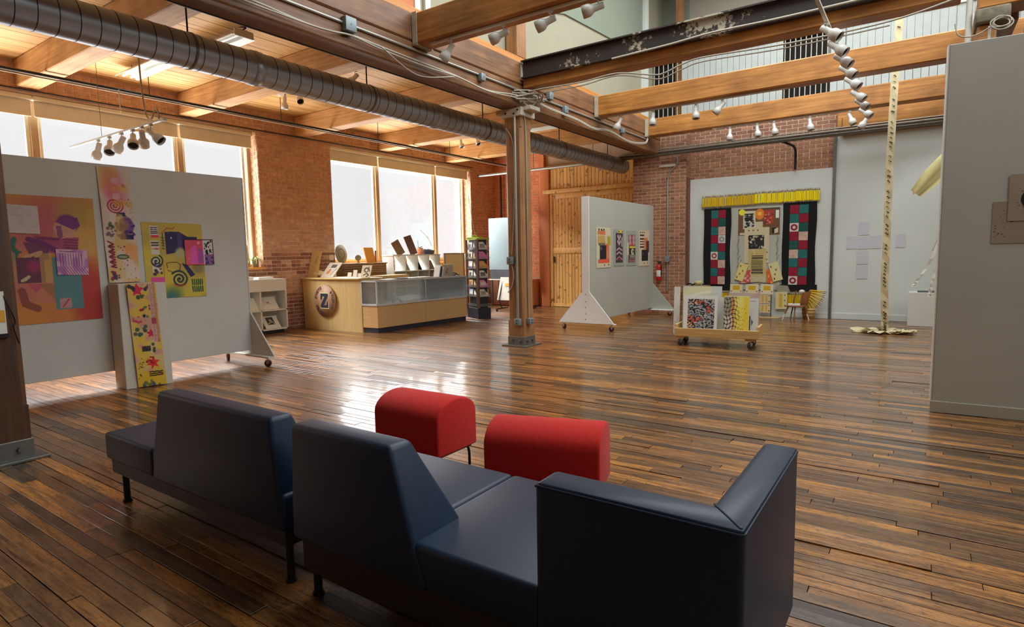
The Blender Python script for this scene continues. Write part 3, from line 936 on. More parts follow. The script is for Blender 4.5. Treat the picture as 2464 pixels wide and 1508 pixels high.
# ================================================================== POSTS, DUCT, PIPES
def chamfered(cx, cyy, h, z0, z1, ch, mb, m=0):
    p = [(-h+ch, -h), (h-ch, -h), (h, -h+ch), (h, h-ch), (h-ch, h), (-h+ch, h), (-h, h-ch), (-h, -h+ch)]
    return mb.prism([(cx+a, cyy+b) for a, b in p], z0, z1, 'z', m)
def make_post(label, cx, cyy, mat, top=3.66):
    t = thing('timber_post', label, 'post', (cx, cyy, 0))
    s = MB()
    chamfered(cx, cyy, 0.155, 0.10, 0.42, 0.004, s)
    chamfered(cx, cyy, 0.155, 0.42, top-0.16, 0.035, s)
    chamfered(cx, cyy, 0.155, top-0.16, top, 0.004, s)
    part('shaft', s, mat, t)
    b = MB().box(cx-0.165, cx+0.165, cyy-0.165, cyy+0.165, 0.012, 0.16)
    part('base_shoe', b, 'steel', t, bev=0.006, seg=1)
    part('base_plate', MB().box(cx-0.24, cx+0.24, cyy-0.24, cyy+0.24, 0.0, 0.022), 'steel', t, bev=0.004, seg=1)
    for dx in (-0.075, 0.075):
        part('bolt', MB().cyl((cx+dx, cyy-0.165, 0.09), (cx+dx, cyy-0.19, 0.09), 0.022, n=6), 'steel', t)
        part('bolt', MB().cyl((cx+0.165, cyy+dx, 0.09), (cx+0.19, cyy+dx, 0.09), 0.022, n=6), 'steel', t)
    return t
PX, PY = -5.44, 8.10
p1 = make_post('tall brown timber post in the middle of the gallery with conduits down it', PX, PY, 'post')
c = MB()
c.box(PX-0.20, PX+0.20, PY-0.20, PY+0.20, 3.66, 3.80).box(PX-0.34, PX+0.34, PY-0.14, PY+0.14, 3.74, 3.81)
part('cap_plate', c, 'hanger', p1, bev=0.01, seg=1)
for dx, dz in ((-0.1, 3.72), (0.06, 3.70), (0.13, 3.75)):
    part('cap_bolt', MB().cyl((PX+dx, PY-0.2, dz), (PX+dx, PY-0.215, dz), 0.014, n=6), 'black', p1)
fy = PY-0.155
def conduit_thing(name, label, pts, r, mat='conduit'):
    return solo(name, MB().tube(smooth_path(pts, 4), r), mat, label, 'conduit')
conduit_thing('conduit', 'thick zinc conduit down the near face of the middle post', [(-5.38, fy-0.03, 3.66), (-5.38, fy-0.03, 2), (-5.38, fy-0.03, 0.46)], 0.021)
conduit_thing('conduit', 'thin conduit down the right face of the middle post', [(-5.26, 8.0, 3.7), (-5.27, 8.06, 3.35), (-5.27, 8.06, 1.8), (-5.27, 8.06, 0.46)], 0.010)
conduit_thing('cable', 'loose grey cable beside the upper box on the middle post', [(-5.56, fy-0.015, 3.5), (-5.42, fy-0.02, 3.2), (-5.43, fy-0.02, 2.2), (-5.49, fy-0.02, 1.5)], 0.007, 'cable')
conduit_thing('cable', 'bent grey cable under the upper box on the middle post', [(-5.49, fy-0.02, 1.33), (-5.46, fy-0.02, 1.15), (-5.50, fy-0.02, 0.98), (-5.57, fy-0.03, 0.88)], 0.009, 'cable')
def outlet(label, x0, x1, y0, y1, z0, z1, face):
    t = thing('outlet_box', label, 'outlet', ((x0+x1)/2, (y0+y1)/2, z0))
    part('box', MB().box(x0, x1, y0, y1, z0, z1), 'box', t, bev=0.006)
    zc = (z0+z1)/2
    for dz in (-0.022, 0.022):
        s = MB()
        if face == 'y': s.box((x0+x1)/2-0.012, (x0+x1)/2+0.012, y0-0.003, y0+0.002, zc+dz-0.008, zc+dz+0.008)
        else: s.box(x1-0.002, x1+0.003, (y0+y1)/2-0.012, (y0+y1)/2+0.012, zc+dz-0.008, zc+dz+0.008)
        part('socket', s, 'blackp', t)
outlet('grey outlet box low on the near face of the middle post', -5.44, -5.33, fy-0.07, fy, 0.35, 0.46, 'y')
outlet('grey outlet box low on the right face of the middle post', -5.285, -5.21, 8.01, 8.12, 0.36, 0.46, 'x')
outlet('grey switch box halfway up the middle post', -5.56, -5.45, fy-0.07, fy, 1.34, 1.46, 'y')

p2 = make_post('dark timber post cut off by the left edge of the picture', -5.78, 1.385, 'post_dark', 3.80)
lb = thing('wall_placard', 'striped orange and white placard hanging on the left post', 'sign', (-5.62, 1.43, 0.95))
part('placard', MB().box(-5.622, -5.610, 1.36, 1.455, 0.98, 1.30), 'paper', lb)
part('stripe', MB().box(-5.610, -5.608, 1.365, 1.45, 1.07, 1.16), 'orangecard', lb, label='orange stripe')
part('clamp', MB().box(-5.625, -5.60, 1.355, 1.46, 0.955, 0.985), 'black', lb)
part('cord', MB().tube(smooth_path([(-5.615, 1.45, 1.27), (-5.60, 1.49, 1.14), (-5.60, 1.505, 1.06), (-5.60, 1.49, 1.03), (-5.60, 1.515, 0.90)]), 0.006, 5), 'black', lb)

# ---- spiral duct
DX, DZ, DR = -6.3, 3.645, 0.178
du = thing('air_duct', 'long grey spiral sheet-metal air duct hung under the ceiling', 'duct', (DX, 6, DZ))
ys = [-1.8, 1.2, 4.05, 7.05, 10.0, 12.9, 14.05]
for a, b in zip(ys[:-1], ys[1:]):
    sec = part('duct_section', MB().lathe([(DR, 0.03), (DR, b-0.02-a)], (DX, a, DZ), (0, 1, 0), 40), 'duct', du)
    y = a+0.03
    while y < b-0.19:
        y += 0.155
        part('spiral_seam', MB().lathe([(DR-0.001, -0.0042), (DR+0.0025, -0.003), (DR+0.0025, 0.003), (DR-0.001, 0.0042)], (DX, y, DZ), (0.0, 1, 0.06), 40, caps=False), 'seam', sec)
    if a > -1:
        part('coupling_band', MB().lathe([(DR+0.001, -0.06), (DR+0.009, -0.055), (DR+0.009, -0.01), (DR+0.013, 0), (DR+0.009, 0.01), (DR+0.009, 0.055), (DR+0.001, 0.06)], (DX, a, DZ), (0, 1, 0), 36),
             'duct', du)
part('end_cap', MB().cyl((DX, 14.03, DZ), (DX, 14.06, DZ), DR+0.004, n=36), 'duct', du)
for y in (1.0, 3.33, 5.72, 8.30, 10.9, 13.2):
    part('hanger_rod', MB().cyl((DX, y, DZ+DR), (DX, y, 4.49 if abs(y-5.72) > .1 and abs(y-8.3) > .2 else 4.10), 0.009, n=8), 'black', du)
    part('hanger_strap', MB().lathe([(DR+0.004, -0.012), (DR+0.007, -0.012), (DR+0.007, 0.012), (DR+0.004, 0.012)], (DX, y, DZ), (0, 1, 0), 32), 'steel', du)

# ---- sprinkler pipe beside the window wall, black pipe on the back wall
sp = thing('sprinkler_pipe', 'thin dark sprinkler pipe running under the joists along the windows', 'pipe', (-9.95, 6, 4.05))
part('pipe', MB().cyl((-9.95, -1.5, 4.05), (-9.95, 14.6, 4.05), 0.021), 'black', sp)
part('pale_conduit', MB().cyl((-9.98, -1.5, 4.018), (-9.98, 14.6, 4.018), 0.011), 'hanger', sp)
for y in (2.2, 4.6, 6.9, 9.3, 11.7):
    part('hanger_rod', MB().cyl((-9.95, y, 4.07), (-9.95, y, 4.49), 0.006, n=6), 'black', sp)
sp2 = thing('sprinkler_pipe', 'dark sprinkler pipe beside the duct, under the deck', 'pipe', (-5.95, 8, 3.95))
part('pipe', MB().cyl((-6.02, 3.0, 3.985), (-6.02, 14.2, 3.985), 0.024), 'black', sp2)
for y in (6.9, 9.4, 11.8):
    part('hanger_rod', MB().cyl((-6.02, y, 4.0), (-6.02, y, 4.49), 0.006, n=6), 'black', sp2)
    part('sprinkler_head', MB().cyl((-6.02, y+0.5, 4.0), (-6.02, y+0.5, 4.06), 0.012, n=8), 'steel', sp2)
bp = thing('wall_pipe', 'pair of dark and grey pipes across the back wall above the panels', 'pipe', (-2.5, 13.9, 3.8))
part('thick_pipe', MB().cyl((-6.3, 13.86, 3.80), (4.3, 13.86, 3.80), 0.045), 'steel', bp)
part('grey_conduit', MB().cyl((-6.3, 13.82, 3.86), (4.3, 13.82, 3.86), 0.022), 'conduit', bp)
part('thin_conduit', MB().cyl((-6.3, 13.80, 3.905), (4.3, 13.80, 3.905), 0.012), 'conduit', bp)
for x in (-5.2, -3.2, -1.45, 0.6):
    part('pipe_hanger', MB().cyl((x, 13.86, 3.84), (x, 13.86, 4.1), 0.008, n=6), 'steel', bp)
part('drop_leg', MB().tube(smooth_path([(-2.62, 13.9, 3.80), (-2.40, 13.96, 3.70), (-2.34, 14.10, 3.62), (-2.34, 14.16, 3.4), (-2.34, 14.16, 3.20)], 5), 0.026), 'black', bp)
gp = thing('cross_pipe', 'grey pipe hanging across the door bay below the duct end', 'pipe', (-7.5, 14.2, 3.83))
part('pipe', MB().cyl((-10.96, 14.2, 3.84), (-6.25, 14.2, 3.84), 0.040), 'conduit', gp)
part('end_cap', MB().cyl((-10.99, 14.2, 3.84), (-10.96, 14.2, 3.84), 0.046), 'black', gp)
for x in (-9.04, -7.2):
    part('hanger_rod', MB().cyl((x, 14.2, 3.87), (x, 14.2, 4.49), 0.008, n=6), 'steel', gp)
pc = thing('pier_conduit', 'zinc conduit with switch box running down the brick pier', 'conduit', (-5.08, 13.95, 0.5))
part('pipe', MB().tube(smooth_path([(-4.86, 13.93, 3.72), (-4.86, 13.95, 3.55), (-5.07, 13.95, 3.28), (-5.085, 13.955, 2.5), (-5.085, 13.955, 0.55)], 5), 0.019), 'conduit', pc)
part('switch_box', MB().box(-5.14, -5.03, 13.90, 13.973, 1.24, 1.38), 'box', pc, bev=0.006)
part('bracket', MB().box(-5.30, -4.90, 13.93, 13.97, 3.50, 3.56), 'hanger', pc, bev=0.01)
conduit_thing('wall_conduit', 'dark vertical pipe in the far left corner behind the card rack', [(-10.75, 15.0, 3.9), (-10.75, 15.0, 2), (-10.75, 15.0, 0.9)], 0.03, 'black')
wc = thing('pull_switch', 'small conduit and switch box high on the orange-lit corner wall', 'conduit', (-10.1, 15.1, 2.7))
part('pipe', MB().cyl((-10.12, 15.12, 2.88), (-10.12, 15.12, 4.3), 0.012), 'hanger', wc)
part('box', MB().box(-10.19, -10.05, 15.06, 15.14, 2.72, 2.90), 'hanger', wc, bev=0.01)
part('cord', MB().tube(smooth_path([(-10.17, 15.08, 2.75), (-10.24, 15.08, 2.5), (-10.20, 15.08, 2.3), (-10.22, 15.08, 2.15)]), 0.008, 5), 'black', wc)

conduit_thing('wall_cable', 'thin black cable along the brick just above the window blinds', [(-11.06, -1.0, 4.075), (-11.06, 5.0, 4.07), (-11.06, 10.0, 4.08), (-11.06, 14.0, 4.07)], 0.012, 'black')
conduit_thing('drop_cord', 'thin pale cord dropping from the sprinkler pipe before the first window', [(-9.9, 4.15, 4.04), (-9.9, 4.15, 3.9), (-9.9, 4.15, 3.72)], 0.008, 'hanger')
# ---- conduit and slack cables along the main beam
conduit_thing('beam_conduit', 'long straight conduit along the main beam, near half', [(-5.262, -1.0, 4.03), (-5.262, 3, 4.03), (-5.262, 8.2, 4.035)], 0.016)
conduit_thing('beam_conduit', 'straight conduit along the main beam beyond the middle post', [(-5.262, 8.25, 4.035), (-5.262, 10, 4.035), (-5.262, 13.0, 4.035)], 0.016)
def cable(label, pts, r=0.010): return solo('cable', MB().tube(smooth_path(pts, 6), r, 6), 'cable', label, 'cable')
c1 = [(-5.25, 2.6, 3.92), (-5.24, 3.44, 3.90), (-5.24, 3.7, 3.885), (-5.24, 4.04, 3.87), (-5.24, 4.31, 3.885), (-5.24, 4.58, 3.92), (-5.24, 5.03, 3.91),
      (-5.24, 5.75, 3.90), (-5.24, 6.34, 3.89), (-5.24, 7.01, 3.85), (-5.24, 7.63, 3.92), (-5.22, 7.95, 3.93)]
cable('upper slack cable along the near half of the main beam', c1, 0.011)
cable('lower slack cable along the near half of the main beam', [(x+0.01, y, z-0.022-0.02*math.sin(y*2.6)) for x, y, z in c1], 0.009)
cable('thin cable hanging in a loop below the main beam', [(-5.22, 4.99, 3.90), (-5.22, 5.41, 3.75), (-5.22, 5.72, 3.735), (-5.23, 6.29, 3.87)], 0.007)
c2 = [(-5.22, 8.3, 3.97), (-5.22, 8.62, 3.92), (-5.22, 9.63, 3.90), (-5.22, 10.33, 3.85), (-5.22, 11.0, 3.91), (-5.22, 11.98, 3.84), (-5.22, 12.83, 3.93), (-5.23, 13.03, 4.07)]
cable('upper slack cable along the far half of the main beam', c2, 0.013)
cable('lower slack cable along the far half of the main beam', [(x+0.012, y, z-0.025) for x, y, z in c2], 0.010)
c3 = [(-5.1, 7.90, 3.99), (-4.82, 7.9, 3.99), (-4.18, 7.9, 3.97), (-3.62, 7.9, 3.99), (-3.1, 7.9, 3.875), (-2.94, 7.9, 3.87), (-2.68, 7.9, 3.94), (-2.39, 7.9, 3.97), (-1.4, 7.9, 3.93), (-0.4, 7.9, 3.95), (0.25, 7.9, 4.06)]
cable('upper slack cable under the flaking steel beam', c3, 0.010)
cable('lower slack cable under the flaking steel beam', [(x, y+0.01, z-0.03-0.03*math.sin(x*1.7)**2) for x, y, z in c3[1:-1]], 0.008)
cable('cable running up along the face of the flaking steel beam', [(-3.7, 7.9, 4.20), (-2.9, 7.9, 4.22), (-2.3, 7.9, 4.25), (-1.4, 7.9, 4.24), (0.2, 7.9, 4.26)], 0.014)
kn = MB()
rk = random.Random(4)
for i in range(9):
    a = (-5.25+rk.uniform(-.05, .05), 7.75+rk.uniform(-.1, .1), 3.92+rk.uniform(-.08, .12))
    b = (-5.12+rk.uniform(-.1, .1), 8.05+rk.uniform(-.1, .15), 3.88+rk.uniform(-.12, .14))
    e = (-5.20+rk.uniform(-.05, .06), 8.45+rk.uniform(-.1, .1), 3.95+rk.uniform(-.08, .1))
    kn.tube(smooth_path([a, b, e], 5), rk.choice([0.007, 0.010, 0.013]), 5)
solo('cable_tangle', kn, 'cable', 'tangle of grey cables crossing over the cap of the middle post', 'cable')
def jbox(label, y, z, s=0.06, mat='box'):
    t = thing('junction_box', label, 'electrical box', (-5.24, y, z-s))
    part('box', MB().box(-5.28, -5.20, y-s, y+s, z-s, z+s), mat, t, bev=0.006)
    part('screw', MB().cyl((-5.20, y, z), (-5.196, y, z), 0.008, n=8), 'steel', t)
jbox('square grey junction box on the near half of the main beam', 4.54, 4.02, 0.075)
jbox('small grey junction box on the main beam just before the middle post', 6.90, 4.00, 0.05)
jbox('bright grey junction box on the main beam just past the middle post', 8.77, 4.12, 0.06)
jbox('grey junction box on the main beam, second past the middle post', 9.28, 3.99, 0.06)
jbox('grey junction box on the main beam near its far end', 11.69, 4.01, 0.05)

# ================================================================== TRACKS AND LAMPS
def unit(d): return Vector(d).normalized()
def spotlight(label, mount, d, group, L=0.225, stem=0.07):
    """white gimbal lamp: stem from the track, narrow neck, bell-shaped head with dark mouth"""
    mount = Vector(mount); d = unit(d)
    t = thing('spotlight', label, 'spotlight', tuple(mount), 0, group)
    part('stem', MB().box(mount.x-0.022, mount.x+0.022, mount.y-0.018, mount.y+0.018, mount.z-0.028, mount.z)
         .cyl(mount-Vector((0, 0, 0.02)), mount-Vector((0, 0, stem+0.02)), 0.007, n=8), 'lampwhite', t)
    o = mount-Vector((0, 0, stem+0.03))-d*0.06
    pr = [(0.0001, 0), (0.028, 0.0), (0.033, 0.012), (0.034, 0.10), (0.042, 0.118), (0.058, 0.140), (0.064, 0.165), (0.063, L), (0.058, L), (0.056, L-0.035), (0.0001, L-0.04)]
    part('lamp_body', MB().lathe(pr, o, d, 20, caps=False), 'lampwhite', t)
    part('lamp_mouth', MB().cyl(o+d*(L-0.032), o+d*(L-0.024), 0.0555, n=20), 'darkvoid', t)
    return t
def track(label, p0, p1, group='lamp tracks'):
    p0, p1 = Vector(p0), Vector(p1)
    t = thing('light_track', label, 'track', tuple((p0+p1)/2), 0, group)
    d = (p1-p0).normalized(); s = Vector((0, 0, 1)).cross(d)
    def bar(a, b, w_, z0, z1):
        P = []
        for zz in (z0, z1):
            for q in (-w_, w_):
                for e in (a, b):
                    P.append(e+s*q+Vector((0, 0, zz)))
        m = MB(); m.add(P, [(0, 2, 3, 1), (4, 5, 7, 6), (0, 1, 5, 4), (2, 6, 7, 3), (0, 4, 6, 2), (1, 3, 7, 5)]); return m
    part('rail', bar(p0, p1, 0.018, 0, 0.022), 'lampwhite', t)
    part('end_feed', bar(p0-d*0.09, p0, 0.022, -0.006, 0.026), 'white', t)
    return t
G1 = 'lamps under the near cross beam'
track('white track under the near cross beam left of the steel beam', (-4.95, 5.64, 4.062), (-1.5, 5.64, 4.062))
for i, (x, d) in enumerate(((-4.74, (-0.55, -0.2, -0.75)), (-3.96, (-1, -0.25, -0.35)), (-3.35, (-1, -0.25, -0.35)), (-2.79, (-1, -0.35, -0.25)))):
    spotlight('white bell-shaped spotlight, %s from the left under the near cross beam' % ORD[i], (x, 5.64, 4.062), d, G1)
G2 = 'lamps under the middle cross beam'
track('white track under the cross beam just beyond the flaking steel beam', (-4.95, 10.60, 4.066), (-1.9, 10.60, 4.066))
for i, (x, d) in enumerate(((-4.80, (-0.4, -0.2, -0.9)), (-4.15, (0, -0.15, -1)), (-3.37, (0.08, -0.15, -1)), (-2.92, (-0.65, -0.2, -0.75)))):
    spotlight('white spotlight, %s from the left under the middle cross beam' % ORD[i], (x, 10.60, 4.066), d, G2, L=0.235)
G3 = 'lamps under the far cross beam'
track('white track under the farthest cross beam above the quilts', (-3.7, 13.06, 4.066), (-0.9, 13.06, 4.066))
for i, (x, d) in enumerate(((-3.43, (0, -0.1, -1)), (-2.89, (0.15, -0.1, -1)), (-2.57, (0.2, -0.1, -1)), (-1.92, (0.15, -0.1, -1)), (-1.24, (0.4, -0.1, -0.9)))):
    spotlight('white spotlight, %s from the left under the farthest cross beam' % ORD[i], (x, 13.06, 4.066), d, G3, L=0.235)
# track hanging along the room at upper right, nine lamps
G4 = 'lamps on the long hanging track'
tr = track('long track hanging along the room at upper right with nine lamps', (-0.95, 13.0, 3.90), (-0.95, 5.4, 3.90))
for y in (6.0, 9.2, 12.8):
    part('support_rod', MB().cyl((-0.95, y, 3.92), (-0.95, y, 4.08 if y != 9.2 else 4.6), 0.006, n=6), 'steel', tr)
for i, y in enumerate((7.35, 7.95, 8.50, 9.05, 9.70, 10.55, 11.20, 11.95, 12.75)):
    spotlight('white spotlight, %s from the near end of the long hanging track' % ORD[i], (-0.95, y, 3.90), (0.75, -0.15, -0.62) if i < 8 else (-0.5, -0.1, -0.9), G4, L=0.235, stem=0.05)
# track on a conduit in front of the first window
G5 = 'lamps on the track before the first window'
ht = track('white lamp track on a conduit in front of the first window', (-7.55, 3.6, 3.165), (-10.25, 3.6, 3.165))
part('conduit_drop', MB().tube(smooth_path([(-8.0, 3.6, 4.49), (-7.98, 3.6, 3.7), (-7.92, 3.6, 3.32), (-7.80, 3.6, 3.22), (-7.66, 3.6, 3.33), (-7.60, 3.6, 3.26), (-7.60, 3.6, 3.19)], 5), 0.010), 'hanger', ht)
for x in (-9.2,):
    part('wire', MB().cyl((x, 3.6, 3.18), (x, 3.6, 4.49), 0.003, n=5), 'steel', ht)
for i, (x, d) in enumerate(((-9.33, (-0.4, -0.1, -0.9)), (-8.98, (0.55, -0.3, -0.75)), (-8.62, (-0.6, -0.2, -0.8)), (-8.30, (0.6, -0.3, -0.75)), (-8.05, (-0.5, 0.3, -0.6)), (-7.82, (0.5, 0.3, -0.5)))):
    spotlight('white spotlight, %s from the left on the track before the first window' % ORD[i], (x, 3.6, 3.165), d, G5)
# lamps under the low ceiling
G6 = 'lamps under the low pine ceiling'
track('short white track on the low ceiling behind the duct, above the brick pier', (-9.7, 6.75, 4.458), (-9.1, 6.75, 4.458))
spotlight('white spotlight under the low ceiling just right of the first window, left one', (-9.6, 6.75, 4.458), (-0.1, 0, -1), G6)
spotlight('white spotlight tucked against the duct underside, right of the lone ceiling one', (-9.2, 6.75, 4.458), (0.6, -0.2, -0.7), G6)
track('short white track on the low ceiling above the duct, near the main beam', (-8.2, 6.62, 4.458), (-6.9, 6.62, 4.458))
spotlight('white spotlight just above the duct, pointing down left', (-7.55, 6.62, 4.458), (-0.9, -0.1, -0.5), G6)
track('short white track on the low ceiling by the second window', (-9.75, 11.85, 4.458), (-9.0, 11.85, 4.458))
spotlight('white spotlight by the second window, left of a pair', (-9.7, 11.85, 4.458), (0.3, -0.1, -0.9), G6)
spotlight('white spotlight by the second window, right of a pair', (-9.2, 11.85, 4.458), (0.45, -0.1, -0.8), G6)
def fluorescent(label, x0, x1, y, z):
    t = thing('fluorescent_light', label, 'ceiling light', ((x0+x1)/2, y, z), 0, 'fluorescent fixtures under the low ceiling')
    h = MB().prism([(y-0.16, z), (y-0.05, z+0.09), (y+0.05, z+0.09), (y+0.16, z), (y+0.155, z-0.008), (y+0.05, z+0.075), (y-0.05, z+0.075), (y-0.155, z-0.008)], x0, x1, 'x')
    part('reflector', h, 'fixture', t)
    part('end_cap', MB().box(x1-0.01, x1+0.02, y-0.13, y+0.13, z-0.01, z+0.08), 'fixture', t, bev=0.01)
    for dy in (-0.055, 0.055):
        part('tube', MB().cyl((x0+0.03, y+dy, z+0.02), (x1-0.03, y+dy, z+0.02), 0.019, n=12), 'tube', t)
    for xx in (x0+0.2, x1-0.2):
        part('chain', MB().cyl((xx, y, z+0.09), (xx, y, 4.49), 0.004, n=5), 'black', t)
    part('power_cord', MB().tube(smooth_path([(x1-0.1, y, z+0.09), (x1-0.02, y+0.05, z+0.13), (x1-0.15, y+0.02, 4.49)]), 0.008, 5), 'black', t)
fluorescent('white fluorescent fixture above the duct, nearest the main beam', -8.5, -7.25, 4.55, 4.33)
fluorescent('white fluorescent fixture below the duct edge, above the hanging lamp track', -10.25, -9.0, 4.42, 4.33)
fluorescent('small white fluorescent fixture far back, just right of the middle post', -8.0, -6.75, 11.75, 4.33)

# ================================================================== ROLLER BLINDS
def blind(label, y0, y1, grp):
    t = thing('roller_blind', label, 'blind', (XW-0.1, (y0+y1)/2, 3.72), 0, grp)
    part('cassette', MB().box(XW-0.13, XW-0.03, y0+0.005, y1-0.005, 3.955, 4.025), 'blindbox', t, bev=0.012)
    part('fabric', MB().box(XW-0.085, XW-0.080, y0+0.02, y1-0.02, 3.735, 3.96), 'blind', t)
    part('bottom_rail', MB().box(XW-0.095, XW-0.07, y0+0.02, y1-0.02, 3.715, 3.74), 'blindbox', t, bev=0.004, seg=1)
for i, (a, b) in enumerate(((-1.5, 0.9), (0.9, 3.47), (3.47, 5.62), (5.62, 7.05))):
    blind(['beige roller blind on the first window, outside the frame at left', 'beige roller blind at the far left edge of the first window',
           'beige roller blind over the middle of the first window', 'beige roller blind at the right end of the first window, by the pier'][i], a, b, 'blinds of the first window')
for i, (a, b) in enumerate(((8.93, 10.40), (10.40, 12.50), (12.50, 13.92))):
    blind('beige roller blind, %s from the left on the second window' % ORD[i], a, b, 'blinds of the second window')

# ================================================================== SOFAS AND OTTOMANS
SY0, SY1 = 1.485, 2.25
def seat_block(x0, x1, parent, name='seat_cushion'):
    return part(name, MB().box(x0+0.002, x1-0.002, SY0, SY1, 0.285, 0.455), 'vinyl', parent, bev=0.022, seg=3)
def wedge(x0b, x1b, x0t, x1t):
    """backrest: upright rear face, sloping front, ends leaning in towards the top"""
    m = MB()
    zb, zs, zt = 0.285, 0.45, 0.80
    yb = SY0-0.012
    def ring(x0, x1, y0, y1, z): return [(x0, y0, z), (x1, y0, z), (x1, y1, z), (x0, y1, z)]
    k = (zs-zb)/(zt-zb)
    xs0, xs1 = x0b+(x0t-x0b)*k, x1b+(x1t-x1b)*k
    V = ring(x0b, x1b, yb, SY0+0.28, zb)+ring(xs0, xs1, yb, SY0+0.27, zs)+ring(x0t, x1t, yb+0.01, SY0+0.115, zt)
    F = [(0, 3, 2, 1), (8, 9, 10, 11)]
    for b in (0, 4):
        F += [(b+i, b+(i+1) % 4, b+4+(i+1) % 4, b+4+i) for i in range(4)]
    return m.add(V, F)
def sofa_leg(parent, x, y):
    l = part('leg', MB().cyl((x, y, 0.012), (x, y, 0.20), 0.019, n=14), 'black', parent)
    part('glide', MB().cyl((x, y, 0.0), (x, y, 0.014), 0.026, n=14), 'blackp', l)
s1 = thing('sofa_bench', 'long navy vinyl sofa bench at left with one open seat end and backrest', 'sofa', (-3.2, 1.87, 0), group='navy sofa benches')
for a, b in ((-4.13, -3.51), (-3.51, -2.90), (-2.90, -2.285)): seat_block(a, b, s1)
part('backrest', wedge(-3.50, -2.285, -3.385, -2.35), 'vinyl', s1, bev=0.022, seg=3)
part('base_frame', MB().box(-4.10, -2.31, SY0+0.02, SY1-0.04, 0.20, 0.287), 'sofabase', s1, bev=0.004, seg=1)
for x in (-4.06, -2.37):
    for y in (1.56, 2.15): sofa_leg(s1, x, y)
s2 = thing('sofa_bench', 'navy vinyl sofa bench at right with slanted backrest and enclosed corner seat', 'sofa', (-1.3, 1.87, 0), group='navy sofa benches')
for a, b in ((-2.215, -1.57), (-1.57, -0.95), (-0.95, -0.345)): seat_block(a, b, s2)
part('backrest', wedge(-2.215, -1.43, -2.20, -1.60), 'vinyl', s2, bev=0.022, seg=3)
m = MB()
zs_ = (0.20, 0.45, 0.805)
def Lring(z, ti, te, ix):
    return [(-0.955+ti*0, SY0-0.012, z), (-0.335, SY0-0.012, z), (-0.335, SY1-0.01, z), (ix, SY1-0.01, z), (ix, SY0+te, z), (-0.955, SY0+te, z)]
V = Lring(0.20, 0, 0.27, -0.60)+Lring(0.45, 0, 0.27, -0.60)+Lring(0.805, 0, 0.115, -0.445)
F = [(0, 4, 1), (0, 5, 4), (1, 4, 2), (4, 3, 2), (12, 13, 16), (12, 16, 17), (13, 14, 16), (16, 14, 15)]
for b in (0, 6):
    F += [(b+i, b+(i+1) % 6, b+6+(i+1) % 6, b+6+i) for i in range(6)]
part('corner_backrest', m.add(V, F), 'vinyl', s2, bev=0.020, seg=3)
# piping along the top outer edge and the mitred corner seam
part('piping', MB().tube([(-0.95, SY0-0.010, 0.793), (-0.345, SY0-0.010, 0.793), (-0.337, SY0-0.002, 0.793), (-0.335, SY1-0.03, 0.793)], 0.0045, 6), 'vinyl', s2)
part('corner_seam', MB().tube([(-0.345, SY0+0.0, 0.806), (-0.445, SY0+0.115, 0.806)], 0.003, 6), 'vinyl', s2)
part('base_frame', MB().box(-2.19, -0.40, SY0+0.02, SY1-0.06, 0.14, 0.287), 'sofabase', s2, bev=0.004, seg=1)
for x in (-2.17, -0.42):
    for y in (1.56, 2.13): sofa_leg(s2, x, y)

def ottoman(label, cx, cyy, rz, L=0.66, W=0.42):
    t = thing('ottoman', label, 'ottoman', (cx, cyy, 0), rz, 'red felt ottomans')
    pr = [(-W/2, 0.15), (W/2, 0.15), (W/2, 0.40)]
    n = 12
    pr += [(W/2*math.cos(math.pi*i/n), 0.40+0.125*math.sin(math.pi*i/n)) for i in range(1, n)]
    pr += [(-W/2, 0.40)]
    part('body', MB().prism(pr, -L/2, L/2, 'x'), 'red', t, bev=0.016, seg=3, world=False)
    part('base_frame', MB().box(-L/2+0.03, L/2-0.03, -W/2+0.03, W/2-0.03, 0.135, 0.152), 'black', t, world=False)
    for sx in (-1, 1):
        for sy in (-1, 1):
            x, y = sx*(L/2-0.05), sy*(W/2-0.05)
            part('leg', MB().tube(smooth_path([(x-sx*0.06, y, 0.143), (x-sx*0.01, y, 0.135), (x+sx*0.012, y, 0.10), (x+sx*0.015, y, 0.0)], 5), 0.010, 8), 'black', t, world=False)
    return t
ottoman('red felt ottoman with rounded top, farther left, one thin leg showing', -2.905, 3.06, 0.0, 0.61, 0.42)
ottoman('red felt ottoman with rounded top, nearer, right behind the seat', -1.79, 2.93, R_(17), 0.68, 0.40)

# ================================================================== ROLLING PARTITIONS
def caster(parent, x, y, top, wheelmat='redwheel', r=0.05, ang=0.3, world=True):
    c = part('caster', MB().box(x-0.035, x+0.035, y-0.03, y+0.03, top-0.008, top).cyl((x, y, top-0.008), (x, y, top-0.03), 0.016, n=10), 'chrome', parent, world=world)
    a = Vector((math.cos(ang), math.sin(ang), 0))
    s = Vector((-math.sin(ang), math.cos(ang), 0))
    w0 = Vector((x, y, r))
    f = MB()
    for k in (-1, 1):
        p = w0+s*k*0.020
        P = [p+a*-0.028+Vector((0, 0, top-0.028-r)), p+a*0.028+Vector((0, 0, top-0.028-r)), p+a*0.012-Vector((0, 0, 0.008)), p+a*-0.012-Vector((0, 0, 0.008))]
        q = s*k*0.004
        f.add(P+[v+q for v in P], [(0, 1, 2, 3), (4, 7, 6, 5), (0, 4, 5, 1), (1, 5, 6, 2), (2, 6, 7, 3), (3, 7, 4, 0)])
    part('fork', f, 'chrome', c, world=world)
    part('wheel', MB().lathe([(0.010, -0.016), (r-0.006, -0.016), (r, -0.010), (r, 0.010), (r-0.006, 0.016), (0.010, 0.016)], w0, s, 20), wheelmat, c, world=world)
    return c
